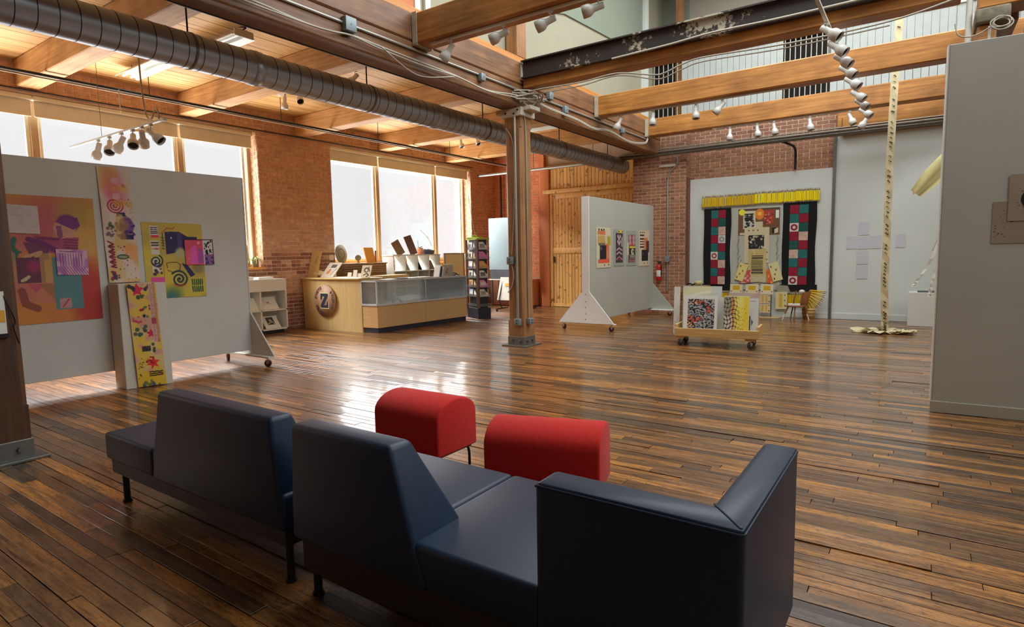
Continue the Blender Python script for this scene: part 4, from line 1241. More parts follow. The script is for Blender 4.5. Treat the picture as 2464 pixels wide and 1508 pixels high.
def rolling_wall(label, x0, x1, y0, y1, zb, zt, half, mat, endmat):
    t = thing('rolling_partition', label, 'partition', ((x0+x1)/2, (y0+y1)/2, 0), group='rolling display partitions')
    part('panel', MB().box(x0, x1, y0+0.02, y1-0.02, zb, zt), mat, t, bev=0.003, seg=1)
    xc = (x0+x1)/2
    for (a, b) in ((y0, y0+0.02), (y1-0.02, y1)):
        part('end_brace', MB().prism([(xc-half, 0.14), (xc+half, 0.14), (x1+0.012, 0.745), (x1+0.004, 0.76), (x1+0.004, zt), (x0-0.004, zt), (x0-0.004, 0.76), (x0-0.012, 0.745)], a, b, 'y'), endmat if a == y0 else mat, t, bev=0.002, seg=1)
        s = 1 if a == y0 else -1
        yy0, yy1 = (b, b+0.09) if s == 1 else (a-0.09, a)
        part('foot_board', MB().box(xc-half+0.01, xc+half-0.01, yy0, yy1, 0.125, 0.145), endmat, t)
        for sx in (-1, 1):
            caster(t, xc+sx*(half-0.09), (yy0+yy1)/2, 0.126, ang=0.5*sx+0.2)
        if s == 1:
            for z in (0.22, 0.33, 0.45, 0.56, 0.70):
                part('screw', MB().cyl((xc, a-0.003, z), (xc, a, z), 0.010, n=8), 'steel', t)
    return t
rolling_wall('grey rolling partition at left with colourful paintings, backlit by the windows', -8.06, -7.94, 1.15, 4.83, 0.20, 2.645, 0.60, 'partgrey', 'partgrey')
rolling_wall('rolling partition in mid room with four narrow prints and white end', -5.42, -5.27, 10.20, 13.50, 0.17, 2.575, 0.605, 'wallgrey', 'endlit')

# ---- right partition, fixed
rt_ = thing('partition_wall', 'tall plain grey partition wall at the right edge of the picture', 'partition', (0.117, 6.505, 0), R_(3.7))
part('panel', MB().box(0.0, 3.6, 0.0, 0.12, 0.0, 3.22), 'partright', rt_, bev=0.004, seg=1, world=False)
part('baseboard', MB().box(-0.012, 3.6, -0.014, 0.0, 0.0, 0.105), 'wallgrey', rt_, bev=0.003, seg=1, world=False)
part('edge_strip', MB().box(-0.010, -0.001, -0.004, 0.125, 0.11, 3.225), 'white', rt_, world=False)

# ================================================================== PAINTINGS ON THE LEFT PARTITION
FX = -7.932
# large mural
A = Art(190, 212, (206, 134, 74))
A.blotch((214, 166, 84), 3.2, 1, 0.45, 0.8).blotch((206, 104, 104), 3.0, 2, 0.5, 0.75).blotch((226, 150, 60), 4.0, 3, 0.55, 0.7)
A.rect(0, 1, 0, 0.16, (216, 128, 48), 0.7).rect(0.93, 1, 0.25, 1, (218, 160, 66), 0.7).rect(0, 1, 0.92, 1, (204, 132, 78), 0.55)
A.disc(0.60, 0.78, 0.20, (196, 84, 104), 0.75, 0.16).disc(0.83, 0.86, 0.14, (170, 158, 66), 0.6, 0.12).disc(0.84, 0.62, 0.16, (222, 178, 92), 0.7, 0.1)
A.disc(0.93, 0.18, 0.16, (190, 48, 48), 0.9, 0.1, sy=2.0)
A.disc(0.17, 0.68, 0.11, (226, 180, 140), 0.7, 0.1).disc(0.20, 0.52, 0.10, (222, 92, 104), 0.8, 0.08)
A.disc(0.17, 0.72, 0.05, (52, 66, 66), 0.9, 0.05).rect(0.15, 0.32, 0.62, 0.65, (120, 128, 84), 0.6).disc(0.24, 0.60, 0.04, (60, 92, 80), 0.9, 0.05)
# figure with cap and outstretched arm
A.disc(0.78, 0.785, 0.085, (110, 44, 116), 0.95, 0.02).disc(0.755, 0.745, 0.085, (216, 152, 128), 0.95, 0.02).poly([(0.69, 0.80), (0.74, 0.84), (0.86, 0.84), (0.88, 0.77), (0.82, 0.74)], (112, 46, 120))
A.poly([(0.69, 0.77), (0.73, 0.77), (0.74, 0.68), (0.70, 0.66)], (130, 60, 120), 0.85)
A.poly([(0.50, 0.64), (0.52, 0.69), (0.72, 0.67), (0.86, 0.68), (0.84, 0.56), (0.64, 0.55)], (158, 60, 108), 0.85)
A.line([(0.48, 0.66), (0.60, 0.62), (0.68, 0.57)], 0.022, (110, 40, 110)).line([(0.55, 0.67), (0.70, 0.66)], 0.012, (120, 44, 100))
for i in range(5): A.line([(0.74, 0.66-i*0.022), (0.84, 0.655-i*0.022)], 0.006, (120, 40, 90))
# green bottle shapes, dark squares, blue shape
A.line([(0.38, 0.66), (0.36, 0.60), (0.39, 0.56), (0.36, 0.50)], 0.020, (48, 104, 88)).line([(0.35, 0.58), (0.42, 0.56)], 0.008, (48, 104, 88))
A.poly([(0.44, 0.64), (0.62, 0.62), (0.62, 0.50), (0.50, 0.48)], (98, 50, 92), 0.85).line([(0.44, 0.52), (0.56, 0.56), (0.50, 0.49)], 0.014, (214, 160, 126))
A.rect(0.09, 0.29, 0.36, 0.54, (96, 46, 84), 0.95).rect(0.19, 0.27, 0.45, 0.49, (170, 130, 90), 0.6).rect(0.29, 0.38, 0.33, 0.55, (178, 142, 92), 0.8)
A.rect(0.38, 0.58, 0.32, 0.52, (94, 44, 78), 0.95).disc(0.50, 0.45, 0.05, (178, 52, 104), 0.8, 0.04).line([(0.41, 0.34), (0.46, 0.37), (0.43, 0.345)], 0.012, (214, 194, 150))
A.rect(0.55, 0.63, 0.32, 0.55, (206, 164, 96), 0.7)
A.poly([(0.12, 0.20), (0.11, 0.38), (0.20, 0.42), (0.22, 0.22), (0.18, 0.16)], (34, 66, 160), 0.95).poly([(0.15, 0.38), (0.20, 0.42), (0.21, 0.28)], (82, 122, 190), 0.9)
A.line([(0.40, 0.26), (0.42, 0.16), (0.50, 0.12)], 0.030, (126, 56, 50), 0.8).poly([(0.52, 0.31), (0.66, 0.31), (0.66, 0.16)], (148, 108, 66), 0.7)
A.poly([(0.45, 0.31), (0.56, 0.31), (0.50, 0.24)], (206, 70, 120), 0.8)
# teal strip with lettered purple sheet
A.rect(0.635, 0.85, 0.10, 0.52, (74, 138, 146), 0.95).rect(0.67, 0.76, 0.11, 0.19, (206, 140, 142), 0.95).line([(0.69, 0.12), (0.74, 0.18)], 0.006, (170, 60, 80))
A.a = A.a*0.84+np.array([150, 132, 118])/255*0.16
mural = art_obj('mural', A, (FX, 1.72, 0.845), (0, 1.235, 0), (0, 0, 1.39), None, 'large orange and pink painted cloth mural on the left partition', 'painting', thick=0.005,
        wave=lambda u, v: 0.004*math.sin(u*9)*math.sin(v*5))
S = Art(60, 60, (206, 192, 190)).blotch((190, 176, 180), 8, 5, 0.5, 0.5).scribble(0.08, 0.92, 0.1, 0.9, 14, 0.005, (176, 164, 170), 3, 0.6)
art_obj('note_sheet', S, (FX+0.012, 2.12, 1.83), (0, 0.30, -0.01), (0, 0.0, 0.30), None, 'pale handwritten square sheet pinned on upper mural', 'paper', 'sheets pinned on the mural', thick=0.002)
S = Art(60, 60, (214, 172, 196)).blotch((176, 116, 182), 5, 8, 0.4, 0.8)
for i in range(9): S.line([(0.12+i*0.085, 0.36), (0.12+i*0.085, 0.84)], 0.010, (120, 60, 112))
for i in range(10): S.line([(0.04+i*0.09, 0.32), (0.22+i*0.09, 0.02)], 0.012, (150, 74, 130))
S.line([(0.12, 0.93), (0.6, 0.91)], 0.014, (110, 40, 90))
art_obj('note_sheet', S, (FX+0.012, 2.545, 1.372), (0, 0.30, -0.015), (0, 0.0, 0.285), None, 'lilac striped square sheet pinned over the teal part of the mural', 'paper', 'sheets pinned on the mural', thick=0.002)

# upper hanging runner
U = Art(58, 230, (210, 190, 176))
U.disc(0.38, 0.88, 0.28, (222, 96, 128), 0.85, 0.3, sy=1.5).disc(0.5, 0.76, 0.30, (214, 92, 118), 0.6, 0.3, sy=1.2).blotch((216, 192, 182), 4, 9, 0.5, 0.6)
U.spiral(0.42, 0.67, 0.27, 3.1, 0.022, (170, 42, 66)).star(0.74, 0.845, 0.11, (176, 52, 84), 6, 0.3)
U.rect(0.22, 0.62, 0.515, 0.60, (222, 204, 196), 0.9).rect(0.45, 0.72, 0.58, 0.615, (40, 36, 96)).rect(0.50, 0.62, 0.575, 0.595, (150, 170, 200), 0.8)
U.disc(0.72, 0.50, 0.24, (112, 62, 138), 0.9, 0.06, sy=1.3).dots(26, 0.52, 0.95, 0.42, 0.56, 0.03, 0.07, [(52, 34, 104), (84, 44, 120)], 4).rect(0.50, 0.92, 0.38, 0.42, (38, 34, 98))
U.dots(24, 0.10, 0.48, 0.40, 0.53, 0.025, 0.07, [(72, 84, 70), (98, 104, 84), (120, 92, 96)], 6).dots(30, 0.55, 0.98, 0.55, 0.74, 0.010, 0.02, [(150, 30, 40)], 5)
U.blotch((208, 164, 74), 4, 21, 0.45, 0.6).disc(0.85, 0.27, 0.28, (230, 150, 84), 0.7, 0.1)
for i, c in enumerate('MWNAE'): U.line([(0.10, 0.36-i*0.045), (0.26, 0.335-i*0.045), (0.12, 0.322-i*0.045), (0.27, 0.312-i*0.045)], 0.025, (126, 30, 66))
U.disc(0.52, 0.225, 0.2, (52, 74, 60), 0.9, 0.02, sy=0.45).disc(0.52, 0.225, 0.15, (150, 160, 120), 0.95, 0.02, sy=0.3).dots(20, 0.1, 0.35, 0.02, 0.10, 0.02, 0.06, [(150, 40, 80), (100, 40, 90), (60, 70, 70)], 8)
U.dots(24, 0.1, 0.9, 0.0, 0.32, 0.012, 0.03, [(110, 40, 50), (60, 60, 56)], 12)
art_obj('hanging_runner', U, (FX+0.004, 3.045, 1.255), (0, 0.345, 0), (0, -0.03, 1.36), None, 'long pink and cream painted runner hung above the white pedestal', 'textile', thick=0.003,
        wave=lambda u, v: 0.010+0.006*math.sin(v*12+u*3))
# yellow painting
Y = Art(150, 190, (196, 172, 78))
Y.blotch((212, 190, 70), 3, 31, 0.45, 0.7).blotch((174, 150, 82), 5, 32, 0.55, 0.5).disc(0.42, 0.03, 0.16, (96, 128, 76), 0.8, 0.12).disc(0.40, 0.0, 0.10, (56, 110, 130), 0.8, 0.08)
for (y0, y1) in ((0.85, 0.97), (0.68, 0.78), (0.60, 0.66), (0.36, 0.56)): Y.rect(0.12, 0.25, y0-0.02, y1-0.02, (212, 204, 190))
Y.scribble(0.14, 0.24, 0.84, 0.94, 4, 0.010, (60, 60, 80), 2).scribble(0.14, 0.24, 0.68, 0.75, 2, 0.014, (60, 40, 50), 3).rect(0.14, 0.26, 0.80, 0.83, (214, 52, 82)).rect(0.18, 0.24, 0.64, 0.665, (214, 80, 100))
Y.spiral(0.19, 0.49, 0.11, 2.2, 0.012, (44, 62, 56)).dots(14, 0.13, 0.27, 0.32, 0.46, 0.012, 0.03, [(50, 40, 70), (90, 70, 100)], 5).rect(0.08, 0.30, 0.20, 0.28, (222, 80, 146))
Y.poly([(0.36, 0.88), (0.60, 0.885), (0.74, 0.82), (0.90, 0.82), (0.90, 0.62), (0.72, 0.60), (0.60, 0.66), (0.50, 0.60), (0.36, 0.58)], (52, 42, 84)).rect(0.56, 0.63, 0.66, 0.87, (84, 70, 116), 0.8)
Y.disc(0.46, 0.80, 0.014, (200, 204, 220)).disc(0.60, 0.60, 0.09, (178, 178, 130), 0.85, 0.05).poly([(0.60, 0.46), (0.70, 0.44), (0.82, 0.30), (0.74, 0.27)], (46, 44, 84)).disc(0.88, 0.40, 0.10, (134, 116, 86), 0.8, 0.06)
Y.line([(0.34, 0.88), (0.40, 0.93), (0.50, 0.92), (0.53, 0.95)], 0.006, (176, 60, 50)).line([(0.32, 0.87), (0.32, 0.70)], 0.006, (60, 50, 60))
for i in range(5): Y.line([(0.30, 0.80-i*0.035), (0.34, 0.795-i*0.035)], 0.010, (86, 96, 50))
Y.line([(0.36, 0.40), (0.35, 0.46), (0.42, 0.475), (0.52, 0.475), (0.58, 0.44), (0.56, 0.37), (0.44, 0.34), (0.36, 0.37)], 0.007, (110, 66, 50))
Y.line([(0.30, 0.44), (0.30, 0.26)], 0.008, (200, 120, 60)).spiral(0.545, 0.245, 0.15, 2.4, 0.016, (38, 66, 72))
for i in range(9): Y.line([(0.44+i*0.022, 0.185-0.02*math.sin(i*0.4)), (0.45+i*0.022, 0.16-0.02*math.sin(i*0.4))], 0.005, (190, 80, 60))
for r in range(2):
    for i in range(6): Y.line([(0.76+i*0.035, 0.235-r*0.095), (0.765+i*0.034, 0.165-r*0.095)], 0.012, (40, 92, 64))
art_obj('painting', Y, (FX, 3.46, 1.035), (0, 0.745, -0.01), (0, -0.01, 0.955), None, 'yellow painting with navy shapes and spirals, right half of left partition', 'painting', thick=0.004)
Z = Art(62, 54, (222, 92, 122))
Z.rect(0, 0.62, 0.55, 1, (206, 70, 90), 0.6).poly([(0.18, 0.05), (0.22, 0.70), (0.38, 0.76), (0.40, 0.05)], (222, 92, 190)).poly([(0.42, 0.05), (0.44, 0.62), (0.60, 0.65), (0.64, 0.05)], (166, 80, 160))
Z.star(0.48, 0.86, 0.07, (236, 160, 190), 6).dots(6, 0.10, 0.16, 0.1, 0.85, 0.015, 0.02, [(240, 160, 60)], 2).rect(0.63, 1, 0, 1, (214, 210, 206)).rect(0.66, 1, 0, 0.40, (134, 76, 140), 0.85)
Z.dots(22, 0.68, 0.96, 0.42, 0.92, 0.015, 0.05, [(30, 28, 50)], 3).dots(8, 0.7, 0.98, 0.05, 0.35, 0.03, 0.06, [(70, 40, 110)], 4).rect(0.0, 1, 0.965, 1, (90, 20, 50)).rect(0.965, 1, 0, 1, (90, 20, 50))
art_obj('folding_card', Z, (FX+0.016, 3.955, 1.445), (0, 0.375, 0.0), (0, -0.005, 0.335), None, 'small pink and white two-part card overlapping the yellow painting', 'card', thick=0.004)

# ---- pedestal with runner
pd = thing('pedestal', 'tall white pedestal before the left partition, draped with a painted runner', 'pedestal', (-7.7, 3.25, 0))
Bp, Cp = Vector((-7.655, 3.028, 0)), Vector((-7.555, 3.510, 0))
dB = (Cp-Bp); wv = Vector((-0.262, 0.0, 0))
Ap, Dp = Bp+wv+Vector((0, -0.004, 0)), Cp+wv*1.35
part('box', MB().prism([(Ap.x, Ap.y), (Bp.x, Bp.y), (Cp.x, Cp.y), (Dp.x, Dp.y)], 0.0, 1.245), 'offwhite', pd, bev=0.004, seg=1)
Q = Art(66, 250, (214, 186, 120))
Q.blotch((222, 182, 60), 3, 41, 0.42, 0.8).blotch((206, 140, 150), 4, 42, 0.6, 0.7).disc(0.55, 0.60, 0.3, (196, 130, 150), 0.6, 0.2).rect(0.0, 1, 0.0, 0.14, (226, 184, 40), 0.8)
Q.star(0.33, 0.935, 0.26, (214, 44, 78), 5, 0.5).dots(8, 0.05, 0.25, 0.93, 0.98, 0.04, 0.08, [(80, 40, 90), (40, 44, 50)], 1).dots(5, 0.55, 0.75, 0.93, 0.98, 0.05, 0.07, [(90, 40, 86), (50, 60, 60)], 2)
Q.dots(7, 0.25, 0.62, 0.86, 0.89, 0.04, 0.07, [(66, 84, 62)], 3).dots(6, 0.35, 0.8, 0.74, 0.79, 0.04, 0.06, [(150, 30, 66)], 4).dots(5, 0.40, 0.62, 0.66, 0.80, 0.03, 0.06, [(84, 110, 80), (30, 34, 60)], 5)
Q.dots(8, 0.10, 0.60, 0.50, 0.60, 0.05, 0.085, [(48, 70, 52), (64, 86, 70)], 6).star(0.66, 0.51, 0.18, (198, 36, 84), 5, 0.5).dots(7, 0.1, 0.4, 0.62, 0.72, 0.03, 0.06, [(190, 60, 90)], 7)
Q.rect(0.73, 0.86, 0.42, 1.0, (212, 176, 160)).rect(0.86, 0.96, 0.42, 1.0, (170, 84, 66), 0.75).scribble(0.87, 0.95, 0.45, 0.99, 60, 0.012, (206, 160, 120), 4).scribble(0.75, 0.84, 0.43, 0.99, 46, 0.010, (150, 90, 90), 9).rect(0.73, 0.9, 0.60, 0.66, (170, 50, 70), 0.8)
Q.scribble(0.30, 0.56, 0.34, 0.39, 4, 0.030, (40, 30, 40), 5).dots(4, 0.66, 0.74, 0.29, 0.41, 0.05, 0.06, [(50, 80, 50)], 9)
Q.star(0.60, 0.225, 0.26, (222, 50, 40), 6, 0.45).dots(6, 0.35, 0.75, 0.17, 0.30, 0.03, 0.06, [(150, 30, 40)], 11).scribble(0.45, 0.9, 0.09, 0.145, 3, 0.024, (36, 34, 20), 6).disc(0.86, 0.105, 0.05, (170, 36, 50))
Q.dots(14, 0.05, 0.3, 0.05, 0.3, 0.01, 0.03, [(150, 96, 20), (90, 60, 30)], 13).dots(10, 0.2, 0.9, 0.0, 0.05, 0.03, 0.08, [(74, 96, 84), (60, 84, 110), (120, 120, 60)], 14)
n_ = Vector((dB.y, -dB.x, 0)).normalized()
o0 = Bp+dB*0.24+n_*0.006
u_ = dB*0.60
art_obj('draped_runner', Q, (o0.x, o0.y, 0.012), tuple(u_), (n_.x*-0.0-dB.x*0.10*0, -0.04, 1.236), None,
        'yellow painted runner with red stars, draped down the white pedestal front', 'textile', thick=0.003,
        wave=lambda u, v: 0.012+0.008*math.sin(v*8)+0.015*(1-v)*u)

# ================================================================== PRINTS ON THE MIDDLE PARTITION
PXF = -5.262
def pframe(y0, y1, z0, z1, art, label):
    art_obj('fabric_print', art, (PXF, y0, z0), (0, y1-y0, 0), (0, 0, z1-z0), None, label, 'print', 'four narrow prints on the mid partition', thick=0.003)
a = Art(44, 70, (206, 196, 160))
a.dots(3, .12, .5, .93, .95, .03, .04, [(60, 40, 20)], 1)
for i in range(3): a.disc(0.18+i*0.17, 0.945, 0.045, (40, 28, 14))
a.scribble(0.1, 0.62, 0.82, 0.91, 4, 0.018, (206, 92, 50), 2).scribble(0.1, 0.6, 0.60, 0.80, 9, 0.016, (190, 140, 60), 3).scribble(0.15, 0.6, 0.56, 0.62, 2, 0.02, (60, 50, 20), 4)
a.rect(0.62, 0.85, 0.55, 0.88, (206, 190, 172), 0.8).rect(0.74, 0.98, 0.56, 0.78, (176, 152, 36)).rect(0.6, 0.92, 0.15, 0.56, (212, 110, 72), 0.8).disc(0.7, 0.52, 0.12, (224, 96, 70)).rect(0.22, 0.68, 0.22, 0.55, (24, 20, 24)).disc(0.32, 0.48, 0.07, (110, 96, 110), 0.8)
a.rect(0.12, 0.9, 0.12, 0.21, (220, 92, 60)).disc(0.55, 0.07, 0.035, (50, 36, 16)).disc(0.85, 0.07, 0.035, (50, 36, 16))
pframe(10.51, 11.16, 1.20, 2.00, a, 'cream print with orange lettering and black block, nearest print on mid partition')
a = Art(40, 70, (150, 156, 142))
a.rect(0.18, 0.85, 0.09, 0.90, (66, 44, 52)).rect(0.42, 0.88, 0.90, 0.985, (212, 186, 70)).disc(0.5, 0.94, 0.04, (30, 24, 16)).disc(0.8, 0.94, 0.04, (30, 24, 16))
for i, y in enumerate((0.80, 0.66)): a.poly([(0.3, y), (0.42, y+0.07), (0.5, y-0.02), (0.6, y+0.07), (0.68, y), (0.5, y-0.11)], (182, 150, 164))
a.rect(0.72, 0.80, 0.53, 0.78, (200, 190, 190))
for y in (0.47, 0.36, 0.22): a.line([(0.26, y-0.04), (0.50, y+0.02), (0.76, y-0.04)], 0.035, (196, 156, 160))
a.poly([(0.3, 0.19), (0.5, 0.245), (0.72, 0.19), (0.5, 0.14)], (120, 34, 44))
pframe(11.31, 11.83, 1.22, 1.98, a, 'grey-edged print with dark chevrons, second from the left on mid partition')
a = Art(40, 70, (152, 158, 146))
a.rect(0.18, 0.86, 0.09, 0.89, (110, 60, 66))
for (cx, cy_) in ((0.35, 0.80), (0.70, 0.80), (0.35, 0.66), (0.70, 0.66)): a.disc(cx, cy_, 0.14, (196, 140, 150), 0.9, 0.03)
a.disc(0.55, 0.60, 0.10, (190, 60, 40), 0.9).rect(0.30, 0.88, 0.50, 0.56, (206, 180, 64)).rect(0.28, 0.88, 0.20, 0.50, (30, 26, 22)).disc(0.6, 0.40, 0.16, (196, 180, 140)).disc(0.66, 0.40, 0.07, (26, 22, 20))
a.scribble(0.34, 0.84, 0.20, 0.32, 3, 0.022, (190, 180, 160), 7).rect(0.02, 0.22, 0.30, 0.66, (206, 196, 170), 0.8).scribble(0.28, 0.84, 0.10, 0.17, 2, 0.02, (170, 120, 130), 8)
pframe(11.95, 12.49, 1.21, 1.965, a, 'grey-edged print with pink leaf forms, third from the left on mid partition')
a = Art(44, 70, (208, 188, 158))
for i in range(3): a.disc(0.14+i*0.18, 0.945, 0.045, (110, 76, 24))
for i, y in enumerate((0.86, 0.76, 0.68, 0.61, 0.53)): a.rect(0.08, 0.50, y-0.015, y+0.025, (44, 20, 18))
a.rect(0.45, 0.85, 0.45, 0.80, (206, 116, 74), 0.85).rect(0.68, 0.97, 0.38, 0.72, (92, 50, 40)).rect(0.25, 0.88, 0.15, 0.45, (26, 18, 24)).disc(0.36, 0.34, 0.05, (130, 110, 130), 0.7).disc(0.5, 0.08, 0.035, (70, 56, 30)).disc(0.82, 0.08, 0.035, (70, 56, 30))
pframe(12.63, 13.24, 1.18, 1.985, a, 'cream print with black bars and brown block, farthest print on mid partition')

# ================================================================== RECEPTION DESK AND SHOWCASE
desk = thing('reception_desk', 'curved pale birch reception desk with a round wooden Z sign', 'desk', (-10.1, 8.2, 0))
n = 16
arc = [(-11.03+1.85*i/n, 7.955-0.10*math.sin(math.pi*i/n)) for i in range(n+1)]
m = MB()
for i in range(n):
    (xa, ya), (xb, yb_) = arc[i], arc[i+1]
    m.add([(xa, ya, 0.0), (xb, yb_, 0.0), (xb, yb_, 1.06), (xa, ya, 1.06), (xa, ya+0.03, 0), (xb, yb_+0.03, 0), (xb, yb_+0.03, 1.06), (xa, ya+0.03, 1.06)],
          [(0, 1, 2, 3), (5, 4, 7, 6), (3, 2, 6, 7)], 0, False)
m.add([(-9.18, 7.955, 0), (-9.18, 7.985, 0), (-9.18, 7.985, 1.06), (-9.18, 7.955, 1.06)], [(0, 1, 2, 3)])
part('curved_front', m, 'birch', desk)
part('side_panel', MB().box(-9.205, -9.18, 7.985, 8.55, 0.0, 1.06), 'birch', desk)
part('side_panel', MB().box(-11.03, -11.0, 7.985, 8.55, 0.0, 1.06), 'birch', desk)
top = [(x+(-0.02 if i == 0 else 0.0 if i == n else 0), y-0.05) for i, (x, y) in enumerate(arc)]+[(-9.18, 8.55), (-9.55, 8.62), (-11.05, 8.62)]
part('top', MB().prism(top, 1.06, 1.088), 'birch', desk, bev=0.004, seg=1)
# round sign
SGX, SGY, SGZ = -10.145, 7.838, 0.625
sg = part('round_sign', MB().lathe([(0.0001, 0), (0.325, 0.0), (0.335, 0.006), (0.335, 0.040), (0.0001, 0.040)], (SGX, SGY+0.012, SGZ), (0, -1, 0), 48, caps=False), 'signwood', desk, label='round engraved wooden sign with a dark Z')
def text_part(txt, loc, size, rot, mat, parent, off, ex=0.002):
    c = bpy.data.curves.new('lettering', 'FONT')
    c.body = txt; c.size = size; c.align_x = 'CENTER'; c.align_y = 'CENTER'; c.extrude = ex; c.offset = off
    c.materials.append(MT[mat])
    o = bpy.data.objects.new('lettering', c); COL.objects.link(o)
    root = parent
    while root.parent: root = root.parent
    l = ROOTLOC[root.name][0]
    o.rotation_euler = rot
    dg = bpy.context.evaluated_depsgraph_get()
    me = bpy.data.meshes.new_from_object(o.evaluated_get(dg))
    bpy.data.objects.remove(o)
    o = bpy.data.objects.new('letter', me); COL.objects.link(o)
    o.parent = parent; o.location = (loc[0]-l[0], loc[1]-l[1], loc[2]-l[2]); o.rotation_euler = rot
    return o
def zpoly(s, cx, cz):
    P = [(-.48, .5), (.5, .5), (.5, .36), (-.08, -.32), (.30, -.32), (.36, -.08), (.52, -.08), (.50, -.5), (-.5, -.5), (-.5, -.36), (.08, .32), (-.28, .32), (-.34, .08), (-.50, .08)]
    return [(cx+a*s*0.80, cz+b*s) for a, b in P]
def zfaces(mb, s, cx, cz, y0, y1):
    P = zpoly(s, cx, cz)
    quads = [(0, 1, 2, 10), (0, 10, 11), (0, 11, 12, 13), (2, 3, 9, 10), (3, 4, 7, 8), (3, 8, 9), (4, 5, 6, 7)]
    V = [(x, y0, z) for x, z in P]; k = len(P)
    V += [(x, y1, z) for x, z in P]
    mb.add(V, [q[::-1] for q in quads]+[(i, (i+1) % k, k+(i+1) % k, k+i) for i in range(k)])
    return mb
part('letter_outline', zfaces(MB(), 0.335, SGX, SGZ, SGY-0.030, SGY-0.026), 'ivory', sg)
part('letter_z', zfaces(MB(), 0.295, SGX, SGZ, SGY-0.036, SGY-0.028), 'navy', sg)
for txt, a0, a1 in (('ZYGOTE', 168, 112), ('STUDIO', 38, -30), ('PRINTS', 208, 268)):
    for i, chh in enumerate(txt):
        a = R_(a0+(a1-a0)*i/(len(txt)-1))
        rot = a-math.pi/2 if txt != 'PRINTS' else a+math.pi/2
        text_part(chh, (SGX+0.272*math.cos(a), SGY-0.029, SGZ+0.272*math.sin(a)), 0.085, (math.pi/2, -rot, 0), 'darkink', sg, 0.003)

# ---- glass showcase
sc = thing('glass_showcase', 'long glass-topped display counter with maple base and navy kickboard', 'display case', (-8.9, 9.3, 0))
Av, Cv, Dv = (-9.168, 7.965), (-8.775, 8.0), (-8.635, 10.60)
Ev = (Av[0]+Dv[0]-Cv[0], 10.63)
def inset(P, k):
    cx, cy_ = sum(p[0] for p in P)/4, sum(p[1] for p in P)/4
    return [(p[0]+(cx-p[0])/max(abs(cx-p[0]), .01)*k, p[1]+(cy_-p[1])/max(abs(cy_-p[1]), .01)*k) for p in P]
FP = [Av, Cv, Dv, Ev]
part('kickboard', MB().prism(inset(FP, 0.02), 0.0, 0.10), 'kick', sc)
mid = ((Cv[0]+Dv[0])/2, (Cv[1]+Dv[1])/2); mid2 = ((Av[0]+Ev[0])/2, (Av[1]+Ev[1])/2)
part('base_panel', MB().prism([Av, Cv, (mid[0], mid[1]-0.003), (mid2[0], mid2[1]-0.003)], 0.10, 0.535), 'maple', sc, bev=0.003, seg=1)
part('base_panel', MB().prism([(mid2[0], mid2[1]+0.003), (mid[0], mid[1]+0.003), Dv, Ev], 0.10, 0.535), 'maple', sc, bev=0.003, seg=1)
def bar2(p, q, z0, z1, w_=0.016):
    d = Vector((q[0]-p[0], q[1]-p[1], 0)).normalized(); s = Vector((-d.y, d.x, 0))*w_
    return MB().prism([(p[0]-s.x, p[1]-s.y), (q[0]-s.x, q[1]-s.y), (q[0]+s.x, q[1]+s.y), (p[0]+s.x, p[1]+s.y)], z0, z1)
for p, q in ((Av, Cv), (Cv, Dv), (Dv, Ev), (Ev, Av)):
    part('frame_rail', bar2(p, q, 0.535, 0.575), 'alu', sc, bev=0.003, seg=1)
    part('frame_rail', bar2(p, q, 1.005, 1.035), 'alu', sc, bev=0.003, seg=1)
for p in (Av, Cv, Dv, Ev, mid):
    part('frame_post', MB().box(p[0]-0.014, p[0]+0.014, p[1]-0.014, p[1]+0.014, 0.575, 1.005), 'alu', sc)
for p, q in ((Av, Cv), (Cv, mid), (mid, Dv)):
    part('glass_pane', bar2(p, q, 0.575, 1.005, 0.003), 'case', sc)
part('glass_top', MB().prism(FP, 1.035, 1.043), 'case', sc)
part('back_panel', bar2(Av, Ev, 0.575, 1.005, 0.006), 'case', sc)
part('case_floor', MB().prism(inset(FP, 0.015), 0.535, 0.56), 'white', sc)
m = MB()
solo('open_book', MB().add([(-9.08, 8.80, 0.66), (-8.84, 8.77, 0.575), (-8.82, 9.12, 0.60), (-9.06, 9.14, 0.69), (-8.81, 9.47, 0.575), (-9.04, 9.50, 0.66),
                            (-9.02, 8.85, 0.565), (-8.86, 8.82, 0.565), (-8.83, 9.42, 0.565), (-8.98, 9.45, 0.565)],
                           [(0, 1, 2, 3), (3, 2, 4, 5), (6, 9, 8, 7), (0, 6, 7, 1), (5, 4, 8, 9), (1, 7, 8, 4, 2), (0, 3, 5, 9, 6)]), 'paper', 'open white book lying inside the glass showcase', 'book')
solo('display_card', MB().box(-8.92, -8.91, 9.52, 9.82, 0.562, 0.92, tf=lambda p: (p[0]-0.35*(p[2]-0.56), p[1], p[2])), 'backwhite', 'pale print leaning inside the right half of the showcase', 'print')
solo('tape_roll', MB().lathe([(0.035, -0.012), (0.065, -0.012), (0.065, 0.012), (0.035, 0.012), (0.035, -0.012)], (-8.86, 8.62, 0.627), (1, 0.3, 0), 20, caps=False), 'paper', 'white ring standing inside the left half of the showcase', 'tape roll')
solo('display_bottle', MB().lathe([(0.0001, 0), (0.03, 0), (0.03, 0.16), (0.014, 0.20), (0.014, 0.25), (0.0001, 0.25)], (-8.95, 8.60, 0.562), (0, 0, 1), 12, caps=False), 'backwhite', 'small pale bottle inside the left half of the showcase', 'bottle')

